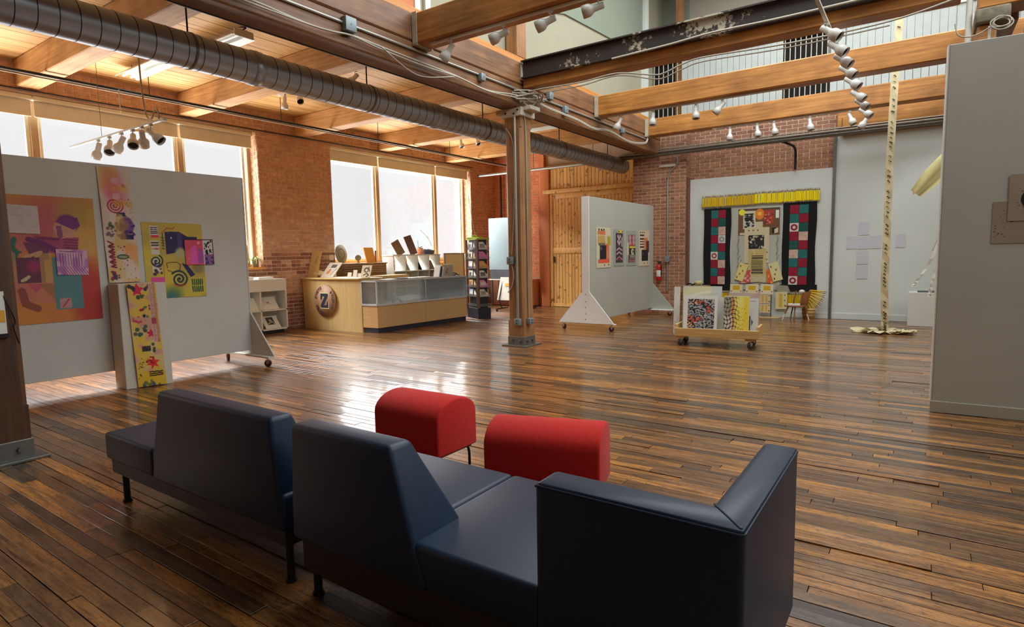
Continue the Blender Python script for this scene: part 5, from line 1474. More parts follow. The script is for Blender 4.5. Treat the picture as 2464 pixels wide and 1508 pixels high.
# ---- things on the reception desk and showcase
def leaning(name, label, cat, x0, x1, y, z0, h, lean, mat, group=None, t=0.012, art=None):
    m = MB().box(x0, x1, y, y+t, z0, z0+h, tf=lambda p: (p[0], p[1]+lean*(p[2]-z0), p[2]))
    return solo(name, m, mat, label, cat, group)
def leaning_y(name, label, cat, y0, y1, x, z0, h, lean, mat, group=None, t=0.012):
    m = MB().box(x-t, x, y0, y1, z0, z0+h, tf=lambda p: (p[0]-lean*(p[2]-z0), p[1], p[2]))
    return solo(name, m, mat, label, cat, group)
ZT = 1.089
a = Art(30, 56, (208, 184, 128)).blotch((196, 172, 110), 5, 3, 0.5, 0.4).disc(0.6, 0.62, 0.12, (150, 160, 90), 0.7, 0.1, sy=2).disc(0.7, 0.78, 0.08, (140, 156, 84), 0.6, 0.08)
art_obj('sign_board', a, (-11.06, 8.10, ZT), (0.33, 0.0, 0), (0.08, 0.10, 0.56), None, 'tall plain birch board standing at the left end of the reception desk', 'board', thick=0.012, back='birch')
a = Art(44, 44, (226, 224, 212)).rect(0.34, 0.74, 0.66, 0.86, (52, 50, 60)).scribble(0.36, 0.72, 0.68, 0.84, 3, 0.012, (160, 150, 150), 3).disc(0.40, 0.36, 0.13, (226, 140, 90)).disc(0.42, 0.52, 0.05, (90, 110, 60)).line([(0.68, 0.20), (0.86, 0.60)], 0.018, (40, 36, 50))
art_obj('framed_print', a, (-10.60, 8.08, ZT), (0.37, 0.03, 0), (0.17, 0.14, 0.31), None, 'white print of a peach leaning on the reception desk', 'print', thick=0.014)
bag = MB().sphere((-10.80, 8.20, ZT+0.075), 0.075, 12, 0, (2.4, 1.3, 1.0))
solo('cloth_bag', bag, 'ivory', 'cream cloth bundle with dark printing lying on the reception desk', 'bag')
solo('orange_ball', MB().sphere((-10.72, 8.36, ZT+0.05), 0.05, 12), 'orangecard', 'small orange ball behind the cream bundle on the desk', 'ball')
t = thing('card_holder', 'small white sign on a thin stand on the reception desk', 'sign', (-10.62, 8.42, ZT))
part('base', MB().box(-10.68, -10.56, 8.38, 8.46, ZT, ZT+0.01), 'white', t); part('rod', MB().cyl((-10.62, 8.42, ZT), (-10.62, 8.42, ZT+0.40), 0.005, n=6), 'steel', t)
part('card', MB().box(-10.68, -10.56, 8.41, 8.418, ZT+0.36, ZT+0.48), 'paper', t)
t = thing('card_reader', 'white countertop box near the thin sign on the desk', 'box', (-10.72, 8.50, ZT))
part('body', MB().box(-10.80, -10.62, 8.46, 8.54, ZT, ZT+0.13), 'white', t, bev=0.01); part('slot', MB().box(-10.77, -10.65, 8.455, 8.462, ZT+0.08, ZT+0.09), 'black', t)
for i, (x, h) in enumerate(((-9.93, 0.10), (-9.80, 0.15), (-9.70, 0.08))):
    solo('white_card', MB().box(x, x+0.12, 8.25+0.03*i, 8.258+0.03*i, ZT, ZT+h, tf=lambda p: (p[0], p[1]+0.25*(p[2]-ZT), p[2])), 'paper',
         'small white card propped on the desk, %s of three' % ['left', 'middle and tallest', 'right and lowest'][i], 'card', 'white cards on the desk')
a = Art(34, 44, (206, 196, 168))
a.disc(0.5, 0.62, 0.26, (60, 56, 48), 0.9, 0.1).disc(0.52, 0.6, 0.14, (206, 196, 168)).line([(0.3, 0.2), (0.6, 0.35), (0.8, 0.2), (0.6, 0.08)], 0.05, (50, 46, 42)).line([(0.7, 0.85), (0.85, 0.5)], 0.04, (60, 56, 50))
art_obj('framed_print', a, (-9.42, 8.16, ZT), (0.26, 0.02, 0), (0.02, 0.06, 0.25), None, 'small print of a dark coiled figure at the right end of the reception desk', 'print', thick=0.008)
ZG = 1.044
solo('paper_sheet', MB().box(-9.12, -8.86, 8.35, 8.65, ZG, ZG+0.004, rz=0.2), 'paper', 'white paper sheet lying at the near end of the showcase top', 'paper', 'papers on the showcase')
solo('paper_sheet', MB().box(-9.08, -8.82, 9.05, 9.6, ZG, ZG+0.012, rz=-0.1), 'paper', 'stack of white paper lying mid way along the showcase top', 'paper', 'papers on the showcase')
solo('booklet', MB().box(-9.05, -8.88, 8.75, 8.98, ZG, ZG+0.014, rz=0.1), 'navy', 'navy booklet lying flat on the showcase top', 'book')
for i, (y, mt, h) in enumerate(((9.92, 'paper', 0.25), (9.97, 'navy', 0.22), (10.03, 'backwhite', 0.21))):
    solo('book', MB().box(-9.02, -8.86, y, y+0.03, ZG, ZG+h, tf=lambda p: (p[0], p[1]+0.25*(p[2]-ZG), p[2])), mt,
         ['tall white book leaning on the showcase, left of three', 'navy book leaning on the showcase between two pale ones', 'pale book leaning on the showcase, right of three'][i], 'book', 'books on the showcase')
a = Art(40, 44, (150, 142, 124)).rect(0, 0.07, 0, 1, (226, 214, 170)).rect(0, 1, 0.93, 1, (226, 214, 170)).dots(9, 0.3, 0.7, 0.25, 0.65, 0.03, 0.06, [(60, 54, 50), (80, 70, 60)], 3)
art_obj('framed_print', a, (-8.98, 10.16, ZG), (0.20, 0.16, 0), (-0.06, 0.07, 0.27), None, 'grey print in a pale frame standing on the far end of the showcase', 'print', thick=0.012)
jm = MB()
rk = random.Random(9)
for i in range(9): jm.tube(smooth_path([(-8.80+rk.uniform(-.1, .08), 10.40+rk.uniform(-.12, .12), ZG+0.01), (-8.82, 10.42+rk.uniform(-.1, .1), ZG+rk.uniform(.03, .08)), (-8.76+rk.uniform(-.08, .08), 10.45+rk.uniform(-.1, .1), ZG+0.01)], 4), 0.008, 5)
solo('dark_trinkets', jm, 'black', 'heap of dark wiry trinkets at the far end of the showcase', 'trinkets', kind='stuff')

# ---- window wall items behind the desk
bs = thing('slatted_shelf', 'low weathered slatted wooden shelf behind the reception desk', 'shelf', (-10.75, 9.3, 0))
for i in range(7):
    part('slat', MB().box(-10.62, -10.60, 8.72, 10.0, 0.98+i*0.052, 1.025+i*0.052), 'slat', bs, bev=0.003, seg=1)
part('top_board', MB().box(-11.05, -10.58, 8.70, 10.02, 1.345, 1.37), 'slat', bs)
part('end_panel', MB().box(-11.05, -10.62, 8.70, 8.72, 0, 1.345), 'slat', bs); part('end_panel', MB().box(-11.05, -10.62, 10.0, 10.02, 0, 1.345), 'slat', bs)
solo('pine_worktop', MB().box(-10.56, -10.0, 9.3, 10.15, 1.02, 1.08), 'ply', 'pale pine board standing behind the showcase below the slatted shelf', 'worktop')
ds = thing('round_plaque', 'grey carved oval plaque standing on the shelf before the second window', 'plaque', (-10.9, 8.95, 1.37))
part('disc', MB().lathe([(0.0001, 0), (0.20, 0), (0.215, 0.01), (0.215, 0.03), (0.0001, 0.03)], (-10.98, 8.96, 1.585), (0.96, 0.28, 0.1), 32, caps=False), 'fernpot', ds)
part('carving', MB().lathe([(0.11, 0), (0.12, 0.01), (0.13, 0)], (-10.95, 8.968, 1.588), (0.96, 0.28, 0.1), 24, caps=False), 'slat', ds)
t = thing('small_plaque', 'small grey oval plaque on a foot beside the big one', 'plaque', (-10.85, 9.36, 1.37))
part('disc', MB().lathe([(0.0001, 0), (0.07, 0), (0.07, 0.015), (0.0001, 0.015)], (-10.85, 9.36, 1.49), (0.75, -0.62, 0), 20, caps=False), 'fernpot', t)
part('foot', MB().cyl((-10.85, 9.36, 1.37), (-10.85, 9.36, 1.43), 0.035, 0.012, n=12), 'fernpot', t)
t = thing('orange_book', 'orange book standing on the slatted shelf in the second window', 'book', (-10.8, 9.75, 1.37))
part('cover', MB().box(-10.86, -10.84, 9.62, 9.90, 1.37, 1.73, tf=lambda p: (p[0]-0.15*(p[2]-1.37), p[1]-0.12*(p[2]-1.37), p[2])), 'orangecard', t)
part('spine', MB().box(-10.88, -10.835, 9.90, 9.915, 1.37, 1.66), 'brownpanel', t)

# ---- white cube shelf in front of the second window
cs = thing('cube_shelf', 'white cube shelving unit before the second window, four columns wide', 'shelf', (-10.7, 11.0, 0))
X0, X1, Y0, Y1 = -10.90, -10.52, 10.16, 11.85
part('side_panel', MB().box(X0, X1, Y0, Y0+0.03, 0, 1.52), 'white', cs); part('side_panel', MB().box(X0, X1, Y1-0.03, Y1, 0, 1.52), 'white', cs)
part('top_panel', MB().box(X0, X1+0.01, Y0-0.01, Y1+0.01, 1.52, 1.55), 'white', cs)
part('back_board', MB().box(X0, X0+0.01, Y0+0.03, Y1-0.03, 0.02, 1.13), 'ivory', cs)
for i in range(1, 4): part('divider', MB().box(X0+0.01, X1, Y0+i*(Y1-Y0)/4-0.008, Y0+i*(Y1-Y0)/4+0.008, 0.02, 1.52), 'white', cs)
for z in (0.02, 0.38, 0.76, 1.13): part('shelf_board', MB().box(X0+0.01, X1, Y0+0.03, Y1-0.03, z, z+0.02), 'white', cs)
for i, (y, mt, w_) in enumerate(((10.66, 'fernpot', 0.2), (11.08, 'velvet', 0.22), (11.52, 'slat', 0.26))):
    solo('shelved_print', MB().box(-10.66, -10.65, y, y+w_, 1.152, 1.152+0.24, tf=lambda p: (p[0]-0.4*(p[2]-1.152), p[1]-0.2*(p[2]-1.152), p[2])), mt,
         ['small grey print leaning in the second cube of the white shelf', 'dark print leaning in the third cube of the white shelf', 'brown print standing in the fourth cube of the white shelf'][i], 'print', 'prints in the cube shelf')
def leaf(mb, p, d, L, wd, droop=0.3, m=0):
    d = Vector(d).normalized(); s = d.cross(Vector((0, 0, 1)))
    if s.length < 0.1: s = Vector((1, 0, 0))
    s.normalize(); p = Vector(p)
    pts = [p+d*L*t+Vector((0, 0, -droop*L*t*t)) for t in (0, 0.35, 0.7, 1)]
    ws = [wd*0.4, wd, wd*0.8, 0.001]
    V = []
    for q, w_ in zip(pts, ws): V += [q-s*w_, q+s*w_]
    return mb.add(V, [(0, 1, 3, 2), (2, 3, 5, 4), (4, 5, 7, 6)], m, True)
# items on its top
leaning_y('dark_sketch', 'grey curling sheet leaning on top of the white cube shelf, left of two', 'sheet', 10.42, 10.68, -10.62, 1.55, 0.36, 0.25, 'slat', 'sheets on the cube shelf', t=0.004).rotation_euler = (R_(24), 0, 0)
leaning_y('dark_sketch', 'tall grey-brown textured sheet leaning on the white cube shelf, right of two', 'sheet', 10.86, 11.12, -10.62, 1.55, 0.48, 0.25, 'walnut', 'sheets on the cube shelf', t=0.004).rotation_euler = (R_(14), 0, 0)
t = thing('potted_plant', 'small plant in a terracotta pot on the white cube shelf', 'plant', (-10.7, 11.28, 1.55))
part('pot', MB().lathe([(0.0001, 0), (0.055, 0), (0.08, 0.12), (0.088, 0.12), (0.088, 0.15), (0.075, 0.15), (0.07, 0.13), (0.0001, 0.13)], (-10.7, 11.28, 1.562), (0, 0, 1), 18, caps=False), 'terracotta', t)
part('saucer', MB().cyl((-10.7, 11.28, 1.55), (-10.7, 11.28, 1.563), 0.09, 0.10, n=18), 'terracotta', t)
lf = MB(); rk = random.Random(3)
for i in range(9):
    a_ = rk.uniform(0, 6.28); leaf(lf, (-10.7, 11.28, 1.69), (math.cos(a_), math.sin(a_), 1.4), rk.uniform(.12, .28), 0.02, 0.6)
part('foliage', lf, 'leaf', t, kind='stuff')
part('stem', MB().tube([(-10.72, 11.25, 1.68), (-10.72, 11.24, 1.92)], 0.004, 5), 'black', t)
t = thing('planter_box', 'long dark planter with uneven soil on the white cube shelf', 'planter', (-10.7, 11.6, 1.55))
part('box', MB().box(-10.80, -10.62, 11.40, 11.72, 1.55, 1.66), 'soil', t, bev=0.008)
so = MB()
for i in range(7): so.sphere((-10.71, 11.43+i*0.043, 1.655+0.008*math.sin(i*2)), 0.03, 8)
part('soil_heap', so, 'soil', t, kind='stuff')
t = thing('leafy_vine', 'tall leafy seedling with white flowers before the second window mullion', 'plant', (-10.72, 11.78, 1.55))
part('pot', MB().lathe([(0.0001, 0), (0.04, 0), (0.055, 0.10), (0.0001, 0.10)], (-10.72, 11.78, 1.55), (0, 0, 1), 14, caps=False), 'soil', t)
part('stem', MB().tube(smooth_path([(-10.72, 11.78, 1.65), (-10.74, 11.74, 1.85), (-10.78, 11.60, 2.05), (-10.80, 11.42, 2.18)], 5), 0.005, 5), 'leaf', t)
lf = MB()
for i in range(34):
    k = rk.random(); a_ = rk.uniform(0, 6.28)
    leaf(lf, (-10.72-0.07*k, 11.78-0.36*k*k+rk.uniform(-.05, .05), 1.65+0.55*k), (math.cos(a_), math.sin(a_), 0.4), rk.uniform(.05, .10), 0.020, 0.5)
part('foliage', lf, 'leaf', t, kind='stuff')
# framed yellow board and small boxes at right of the window
t = thing('yellow_pinboard', 'pale yellow board standing by the card rack before the window', 'board', (-10.6, 12.5, 0.9))
part('board', MB().box(-10.62, -10.60, 12.14, 12.92, 0.95, 1.54), 'yellowcard', t)
part('frame', MB().box(-10.63, -10.59, 12.10, 12.14, 0.0, 1.57).box(-10.63, -10.59, 12.92, 12.96, 0.0, 1.57).box(-10.63, -10.59, 12.14, 12.92, 1.54, 1.57).box(-10.63, -10.59, 12.14, 12.92, 0.91, 0.95), 'slat', t)
t = thing('window_side_cabinet', 'narrow brown cabinet beside the yellow board', 'cabinet', (-10.6, 13.15, 0))
part('body', MB().box(-10.75, -10.5, 13.0, 13.25, 0, 1.30), 'rust', t, bev=0.005); part('top_box', MB().box(-10.72, -10.52, 13.02, 13.22, 1.30, 1.55), 'fernpot', t, bev=0.01)
part('door', MB().box(-10.50, -10.49, 13.02, 13.23, 0.1, 1.25), 'rust', t)

# ---- white open shelf behind the left partition
ws_ = thing('white_bookcase', 'low white open shelf by the brick pier with propped booklets', 'shelf', (-10.88, 6.65, 0))
X0, X1, Y0, Y1 = -11.07, -10.72, 5.95, 7.33
part('plinth', MB().box(X0, X1-0.06, Y0, Y1-0.06, 0, 0.075), 'black', ws_)
for y in (Y0, 6.73, Y1-0.03):
    part('upright', MB().box(X0, X1, y, y+0.03, 0.075, 1.08 if y != 6.73 else 0.86), 'white', ws_)
part('fascia', MB().box(X1-0.02, X1, Y0+0.03, Y1-0.03, 0.86, 1.08), 'white', ws_)
part('back_board', MB().box(X0, X0+0.01, Y0+0.03, Y1-0.03, 0.09, 1.08), 'white', ws_)
for z in (0.075, 0.465): part('shelf_board', MB().box(X0, X1, Y0, Y1, z, z+0.025), 'white', ws_)
part('top_panel', MB().box(X0, X1, Y0, Y1, 1.08, 1.10), 'white', ws_)
for i, (y, z, mt) in enumerate(((6.80, 0.492, 0), (6.86, 0.102, 1), (6.40, 0.492, 2))):
    a = Art(36, 30, (224, 220, 204))
    if mt == 0: a.disc(0.5, 0.55, 0.05, (90, 86, 80), 0.8).line([(0.4, 0.5), (0.7, 0.42)], 0.01, (140, 150, 160)).line([(0.35, 0.56), (0.55, 0.56)], 0.012, (110, 100, 90))
    elif mt == 1: a.rect(0.25, 0.72, 0.3, 0.9, (70, 60, 50)).disc(0.5, 0.65, 0.08, (190, 180, 150)).line([(0.3, 0.4), (0.6, 0.55), (0.68, 0.35)], 0.03, (190, 180, 150))
    w_ = 0.38 if mt == 0 else 0.34
    art_obj('booklet', a, (X1-0.05, y, z+0.002), (0, w_, 0), (-0.16, -0.02, 0.24), None,
            ['open white booklet propped on the upper shelf by the pier', 'booklet with a dark figure propped on the lower shelf by the pier', 'plain white booklet propped in the left bay of the white shelf'][i], 'book', 'booklets in the white shelf', thick=0.006)
for i, (y, h, w_) in enumerate(((6.35, 0.06, 0.30), (6.75, 0.045, 0.34))):
    solo('paper_stack', MB().box(-11.0, -10.78, y, y+w_, 1.101, 1.101+h, rz=0.06), 'paper', ['stack of white papers on the low white shelf, partly behind the partition', 'flat stack of white papers on the low white shelf beside the pier'][i], 'paper', 'papers on the white shelf')
a = Art(24, 40, (214, 178, 124)).rect(0, 1, 0, 1, (206, 168, 112), 0.4).scribble(0.5, 0.7, 0.35, 0.85, 8, 0.03, (110, 84, 60), 3)
art_obj('small_artwork', a, (XW-0.10, 6.62, ZS+0.013), (0, 0.25, 0), (-0.03, -0.03, 0.44), None, 'tan upright card on the first window sill behind the partition', 'card', thick=0.01)
t = thing('spider_plant', 'pale spider plant in a grey pot on the first window sill', 'plant', (XW-0.08, 6.98, ZS))
part('pot', MB().lathe([(0.0001, 0), (0.06, 0), (0.07, 0.16), (0.0001, 0.16)], (XW-0.09, 6.97, ZS+0.012), (0, 0, 1), 16, caps=False), 'fernpot', t)
lf = MB()
for i in range(26):
    a_ = rk.uniform(0, 6.28); leaf(lf, (XW-0.09, 6.97, ZS+0.16), (math.cos(a_), math.sin(a_), rk.uniform(0.8, 2.4)), rk.uniform(.22, .38), 0.010, 1.0)
part('foliage', lf, 'paleleaf', t, kind='stuff')

# ---- revolving card rack
RL, RF, RR = (-9.10, 11.20), (-8.545, 10.92), (-8.425, 11.25)
RB = (RL[0]+RR[0]-RF[0], RL[1]+RR[1]-RF[1])
rk_ = thing('card_rack', 'tall card rack with clear pockets and dark base beyond the showcase', 'rack', (-8.76, 11.22, 0))
part('base', MB().prism([RL, RF, RR, RB], 0, 0.25), 'kick', rk_, bev=0.005, seg=1)
part('core', MB().prism(inset([RL, RF, RR, RB], 0.05), 0.25, 1.86), 'blackp', rk_)
part('corner_post', MB().box(RF[0]-0.035, RF[0]+0.035, RF[1]-0.02, RF[1]+0.03, 0.25, 1.87), 'walnut', rk_, bev=0.004, seg=1)
part('corner_post', MB().box(RL[0]-0.01, RL[0]+0.03, RL[1]-0.02, RL[1]+0.02, 0.25, 1.87), 'walnut', rk_)
part('top_cap', MB().prism([RL, RF, RR, RB], 1.86, 1.89), 'lime', rk_)
cards = [('paper', 'fernpot'), ('ivory', 'black'), ('paper', 'slat'), ('lilac', 'navy')]
pal = [(232, 228, 218), (236, 230, 206), (226, 210, 182), (176, 194, 222), (228, 166, 104), (224, 128, 176), (206, 104, 72), (120, 120, 130)]
rc = random.Random(12)
for r in range(7):
    z = 0.30+r*0.222
    for (P0, P1, nm, nseg) in ((RL, RF, 'left', 2), (RF, RR, 'right', 1)):
        d = Vector((P1[0]-P0[0], P1[1]-P0[1], 0)); n_ = Vector((d.y, -d.x, 0)).normalized()
        part('clear_pocket', bar2((P0[0]+n_.x*0.0, P0[1]+n_.y*0.0), (P1[0], P1[1]), z-0.012, z+0.055, 0.003), 'acrylic', rk_)
        if r < 1: continue
        for s in range(nseg):
            a0 = (s+0.08)/nseg; w_ = (0.80)/nseg
            bg = pal[rc.randrange(5)] if nm == 'left' else pal[[4, 2, 5, 1, 4, 5, 0][r]]
            a = Art(16, 16, bg)
            if rc.random() < 0.8: a.rect(0.25, 0.75, 0.25, 0.75, rc.choice([(110, 110, 104), (80, 76, 70), (214, 206, 186), (150, 140, 130)]))
            o_ = Vector((P0[0], P0[1], z))+d*a0-n_*0.022
            art_obj('greeting_card', a, tuple(o_), tuple(d*w_), (n_.x*-0.02, n_.y*-0.02, 0.175), None,
                    'greeting card in the %s row from the bottom of the rack, %s face%s' % (ORD[r], nm, '' if nseg == 1 else ', %s slot' % ('left' if s == 0 else 'right')), 'card', 'cards in the rack', thick=0.002)
t = thing('trailing_plant', 'small yellow-green plant on top of the card rack', 'plant', (-8.85, 11.2, 1.89))
part('tray', MB().box(-9.0, -8.62, 11.1, 11.3, 1.89, 1.93), 'lime', t, bev=0.01)
lf = MB()
for i in range(20):
    a_ = rk.uniform(0, 6.28); leaf(lf, (-8.80+rk.uniform(-.1, .12), 11.2, 1.93), (math.cos(a_), math.sin(a_), 1.5), rk.uniform(.06, .2), 0.012, 0.6)
part('foliage', lf, 'lime', t, kind='stuff')
solo('plant_string', MB().tube([(-8.80, 11.2, 1.95), (-9.0, 11.3, 2.5), (-9.06, 11.3, 2.9)], 0.005, 5), 'hanger', 'pale cord rising from the plant on the card rack', 'cord')

# ---- far left corner: whiteboard, cabinets, folding tables
wb = thing('rolling_whiteboard', 'pale blue-grey whiteboard standing behind the card rack', 'whiteboard', (-10.0, 13.9, 0))
part('board', MB().box(-10.42, -9.15, 13.88, 13.91, 1.06, 2.55), 'greyblue', wb, bev=0.02)
part('lower_panel', MB().box(-10.40, -9.15, 13.885, 13.905, 0.80, 1.06), 'soil', wb)
part('tray', MB().box(-10.40, -9.15, 13.84, 13.88, 0.77, 0.80), 'white', wb)
for x in (-10.36, -9.2): part('leg', MB().box(x, x+0.04, 13.87, 13.91, 0, 0.80), 'steel', wb)
cab = thing('brown_cabinet', 'low red-brown cabinet under the whiteboard in the far corner', 'cabinet', (-10, 14.5, 0))
part('body', MB().box(-10.95, -9.14, 14.25, 14.75, 0.02, 0.78), 'rust', cab, bev=0.008)
for i in range(3): part('door', MB().box(-10.93+i*0.59, -10.36+i*0.59, 14.235, 14.25, 0.06, 0.75), 'brownpanel', cab, bev=0.004, seg=1)
ft = thing('folding_table', 'tilted white drafting table with black legs behind the middle post', 'table', (-9.1, 12.8, 0))
part('top', MB().box(-9.30, -8.50, 12.70, 12.73, 0.30, 0.90, tf=lambda p: (p[0], p[1]+0.30*(p[2]-0.3), p[2])), 'offwhite', ft)
part('orange_sheet', MB().box(-9.10, -8.80, 12.688, 12.695, 0.66, 0.74, tf=lambda p: (p[0], p[1]+0.30*(p[2]-0.3), p[2])), 'orangecard', ft, label='orange sheet on the tilted top')
for x in (-9.22, -8.46):
    part('foot', MB().box(x-0.02, x+0.02, 12.55, 13.05, 0.06, 0.085), 'black', ft)
    part('leg', MB().tube([(x, 12.8, 0.08), (x, 12.68, 0.32), (x, 12.90, 0.90)], 0.012, 6), 'black', ft)
    part('wheel', MB().cyl((x-0.012, 12.58, 0.03), (x+0.012, 12.58, 0.03), 0.03, n=12), 'blackp', ft)
bb = thing('spiral_easel', 'narrow white and grey upright with spiral binding right of the middle post', 'easel', (-8.8, 13.6, 0))
part('white_strip', MB().box(-8.88, -8.78, 13.60, 13.64, 0.75, 1.88), 'offwhite', bb)
sp_ = MB()
for i in range(12): sp_.lathe([(0.028, -0.004), (0.034, 0), (0.028, 0.004)], (-8.79, 13.60, 1.08+i*0.038), (0, 0.4, 1), 10, caps=False)
part('spiral_binding', sp_, 'hanger', bb, kind='stuff')
part('grey_leg', MB().box(-8.87, -8.77, 13.58, 13.66, 0.06, 0.75), 'steel', bb)
part('foot', MB().box(-8.95, -8.68, 13.56, 13.68, 0.03, 0.06), 'black', bb)
for x in (-8.92, -8.72): part('wheel', MB().cyl((x, 13.60, 0.025), (x+0.02, 13.60, 0.025), 0.025, n=10), 'blackp', bb)
solo('shelf_clutter', MB().box(-10.0, -9.75, 14.3, 14.4, 2.3, 2.62).box(-9.7, -9.5, 14.3, 14.4, 2.3, 2.75), 'ivory', 'pale boards standing above the whiteboard by the orange-lit wall', 'boards').location.z = 2.3

# ================================================================== PRINT DOLLY
tl = thing('print_dolly', 'low pine dolly on casters holding framed prints', 'dolly', (-2.60, 9.27, 0), R_(5.5))
part('front_board', MB().box(-0.63, 0.62, -0.02, 0.02, 0.155, 0.285), 'ply', tl, bev=0.004, seg=1, world=False)
part('back_board', MB().box(-0.63, 0.62, 0.46, 0.50, 0.155, 0.32), 'ply', tl, bev=0.004, seg=1, world=False)
for x in (-0.63, 0.59): part('end_board', MB().box(x, x+0.035, 0.02, 0.46, 0.155, 0.34), 'ply', tl, bev=0.004, seg=1, world=False)
part('deck', MB().box(-0.60, 0.59, 0.02, 0.46, 0.16, 0.185), 'ply', tl, world=False)
for x in (-0.55, 0.50): part('caster_block', MB().box(x-0.07, x+0.07, 0.0, 0.48, 0.125, 0.158), 'ply', tl, world=False)
for x in (-0.55, 0.50):
    for y in (0.05, 0.42):
        caster(tl, x, y, 0.125, 'wheel', 0.05, 0.9, world=False)
DC, DS = math.cos(R_(5.5)), math.sin(R_(5.5))
def dl(x, y, z): return (-2.60+x*DC-y*DS, 9.27+x*DS+y*DC, z)
def dolly_sheet(name, label, x0, x1, y, z0, h, art, thick=0.01, lean=0.16, cat='print', back='paper', group='prints on the dolly'):
    o_ = dl(x0, y, z0); u_ = Vector(dl(x1, y, z0))-Vector(o_)
    v_ = Vector(dl(x0, y+lean*h, z0+h))-Vector(o_)
    return art_obj(name, art, o_, tuple(u_), tuple(v_), None, label, cat, group, thick=thick, back=back)
a = Art(60, 50, (206, 206, 196)).blotch((222, 218, 160), 3, 4, 0.45, 0.7).rect(0.16, 0.76, 0.60, 0.78, (164, 92, 60)).rect(0.2, 0.74, 0.63, 0.66, (120, 60, 40)).line([(0.06, 0.74), (0.5, 0.86), (0.9, 0.9)], 0.02, (232, 230, 210)).rect(0.74, 1, 0.3, 1, (200, 206, 208), 0.7)
dolly_sheet('wrapped_print', 'largest plastic-wrapped print at the back left of the dolly', -0.59, 0.02, 0.31, 0.19, 0.74, a, 0.02, 0.10)
a = Art(20, 60, (220, 222, 212)).blotch((200, 204, 196), 3, 4, 0.5, 0.5)
dolly_sheet('white_mat', 'white board protruding at the far left edge of the dolly', -0.73, -0.637, 0.30, 0.14, 0.78, a, 0.02, 0.10)
a = Art(20, 44, (222, 224, 214)).rect(0.8, 1, 0, 1, (196, 198, 190))
for i in range(3):
    dolly_sheet('white_mat', 'white mat board just left of the marbled print, %s layer' % ['back', 'middle', 'front'][i], -0.56+i*0.03, -0.12+i*0.035, 0.24-i*0.05, 0.19, 0.60-i*0.04, a, 0.008, 0.11)
a = Art(100, 124, (224, 224, 214))
rs = np.random.RandomState(5)
f = np.sin((a.noise(9, 1)*4+a.noise(20, 2)*2.0+a.y*16)*3.0)
g = a.noise(3.5, 7)
inside = ((a.x > 0.13) & (a.x < 0.92) & (a.y > 0.0) & (a.y < 0.90)).astype(float)
a.mixm(inside, (168, 170, 170)).mixm(inside*(f > 0.1), (40, 40, 44)).mixm(inside*(g > 0.70)*(f < 0.0), (222, 176, 130), 0.9).mixm(inside*(a.noise(4, 12) > 0.74)*(f < 0.1), (214, 92, 60), 0.9)
a.mixm(inside*(a.noise(5, 22) > 0.72)*(f < 0.1), (120, 140, 166), 0.7)
dolly_sheet('marbled_print', 'black and orange marbled print in white mat on the dolly', -0.52, 0.0, 0.06, 0.19, 0.61, a, 0.012, 0.12)
for i in range(3):
    a = Art(14, 40, (214, 208, 198)).rect(0.5, 1, 0, 1, (190, 178, 168)); 
    dolly_sheet('white_mat', 'white mat board between the two large prints, %s of three' % ['left', 'middle', 'right'][i], 0.02+i*0.04, 0.16+i*0.03, 0.22-i*0.05, 0.19, 0.575+i*0.005, a, 0.008, 0.11)
a = Art(60, 50, (190, 166, 152)).blotch((200, 178, 164), 3, 4, 0.5, 0.5)
dolly_sheet('grey_pink_board', 'plain grey-pink board behind the honeycomb print', 0.13, 0.585, 0.32, 0.19, 0.64, a, 0.01, 0.09)
a = Art(110, 124, (232, 220, 90))
hx = np.abs(np.sin(a.x*26+np.sin(a.y*14)*0.9)*np.sin(a.y*30+np.sin(a.x*12)*1.1))
a.mixm(np.clip((0.46-a.x)/0.08, 0, 1), (206, 140, 92)).mixm(np.clip((0.30-a.x)/0.06, 0, 1), (150, 150, 132))
a.mixm((hx < 0.20)*np.clip((0.62-a.x)/0.12, 0, 1), (44, 40, 36), 0.95).mixm((hx < 0.12)*(a.x > 0.5)*(a.y < 0.5), (200, 170, 40), 0.7).mixm((a.x < 0.34)*(a.y < 0.5)*(hx > 0.34), (214, 206, 196), 0.9)
a.mixm(np.clip((a.x-0.72)/0.1, 0, 1), (236, 206, 60), 0.8).dots(26, 0.55, 0.9, 0.1, 0.8, 0.006, 0.02, [(120, 96, 40)], 6).disc(0.6, 0.85, 0.15, (240, 234, 150), 0.6, 0.14).rect(0.98, 1, 0, 1, (226, 222, 170)).rect(0, 1, 0.975, 1, (226, 222, 170))
dolly_sheet('honeycomb_print', 'yellow and black honeycomb print, right of centre on the dolly', 0.10, 0.47, 0.06, 0.19, 0.61, a, 0.012, 0.12)
a = Art(44, 80, (214, 214, 206)).rect(0.0, 0.42, 0.0, 0.52, (62, 60, 66)).scribble(0.02, 0.4, 0.05, 0.2, 4, 0.02, (130, 130, 140), 4).rect(0.0, 0.2, 0.54, 0.6, (70, 70, 70)).scribble(0.35, 0.75, 0.90, 0.94, 1, 0.02, (140, 140, 120), 2).poly([(0.48, 0.45), (0.62, 0.36), (0.48, 0.25)], (80, 84, 80))
dolly_sheet('print_sheet', 'white print with dark block at the right end of the dolly', 0.40, 0.588, 0.16, 0.19, 0.57, a, 0.01, 0.12)

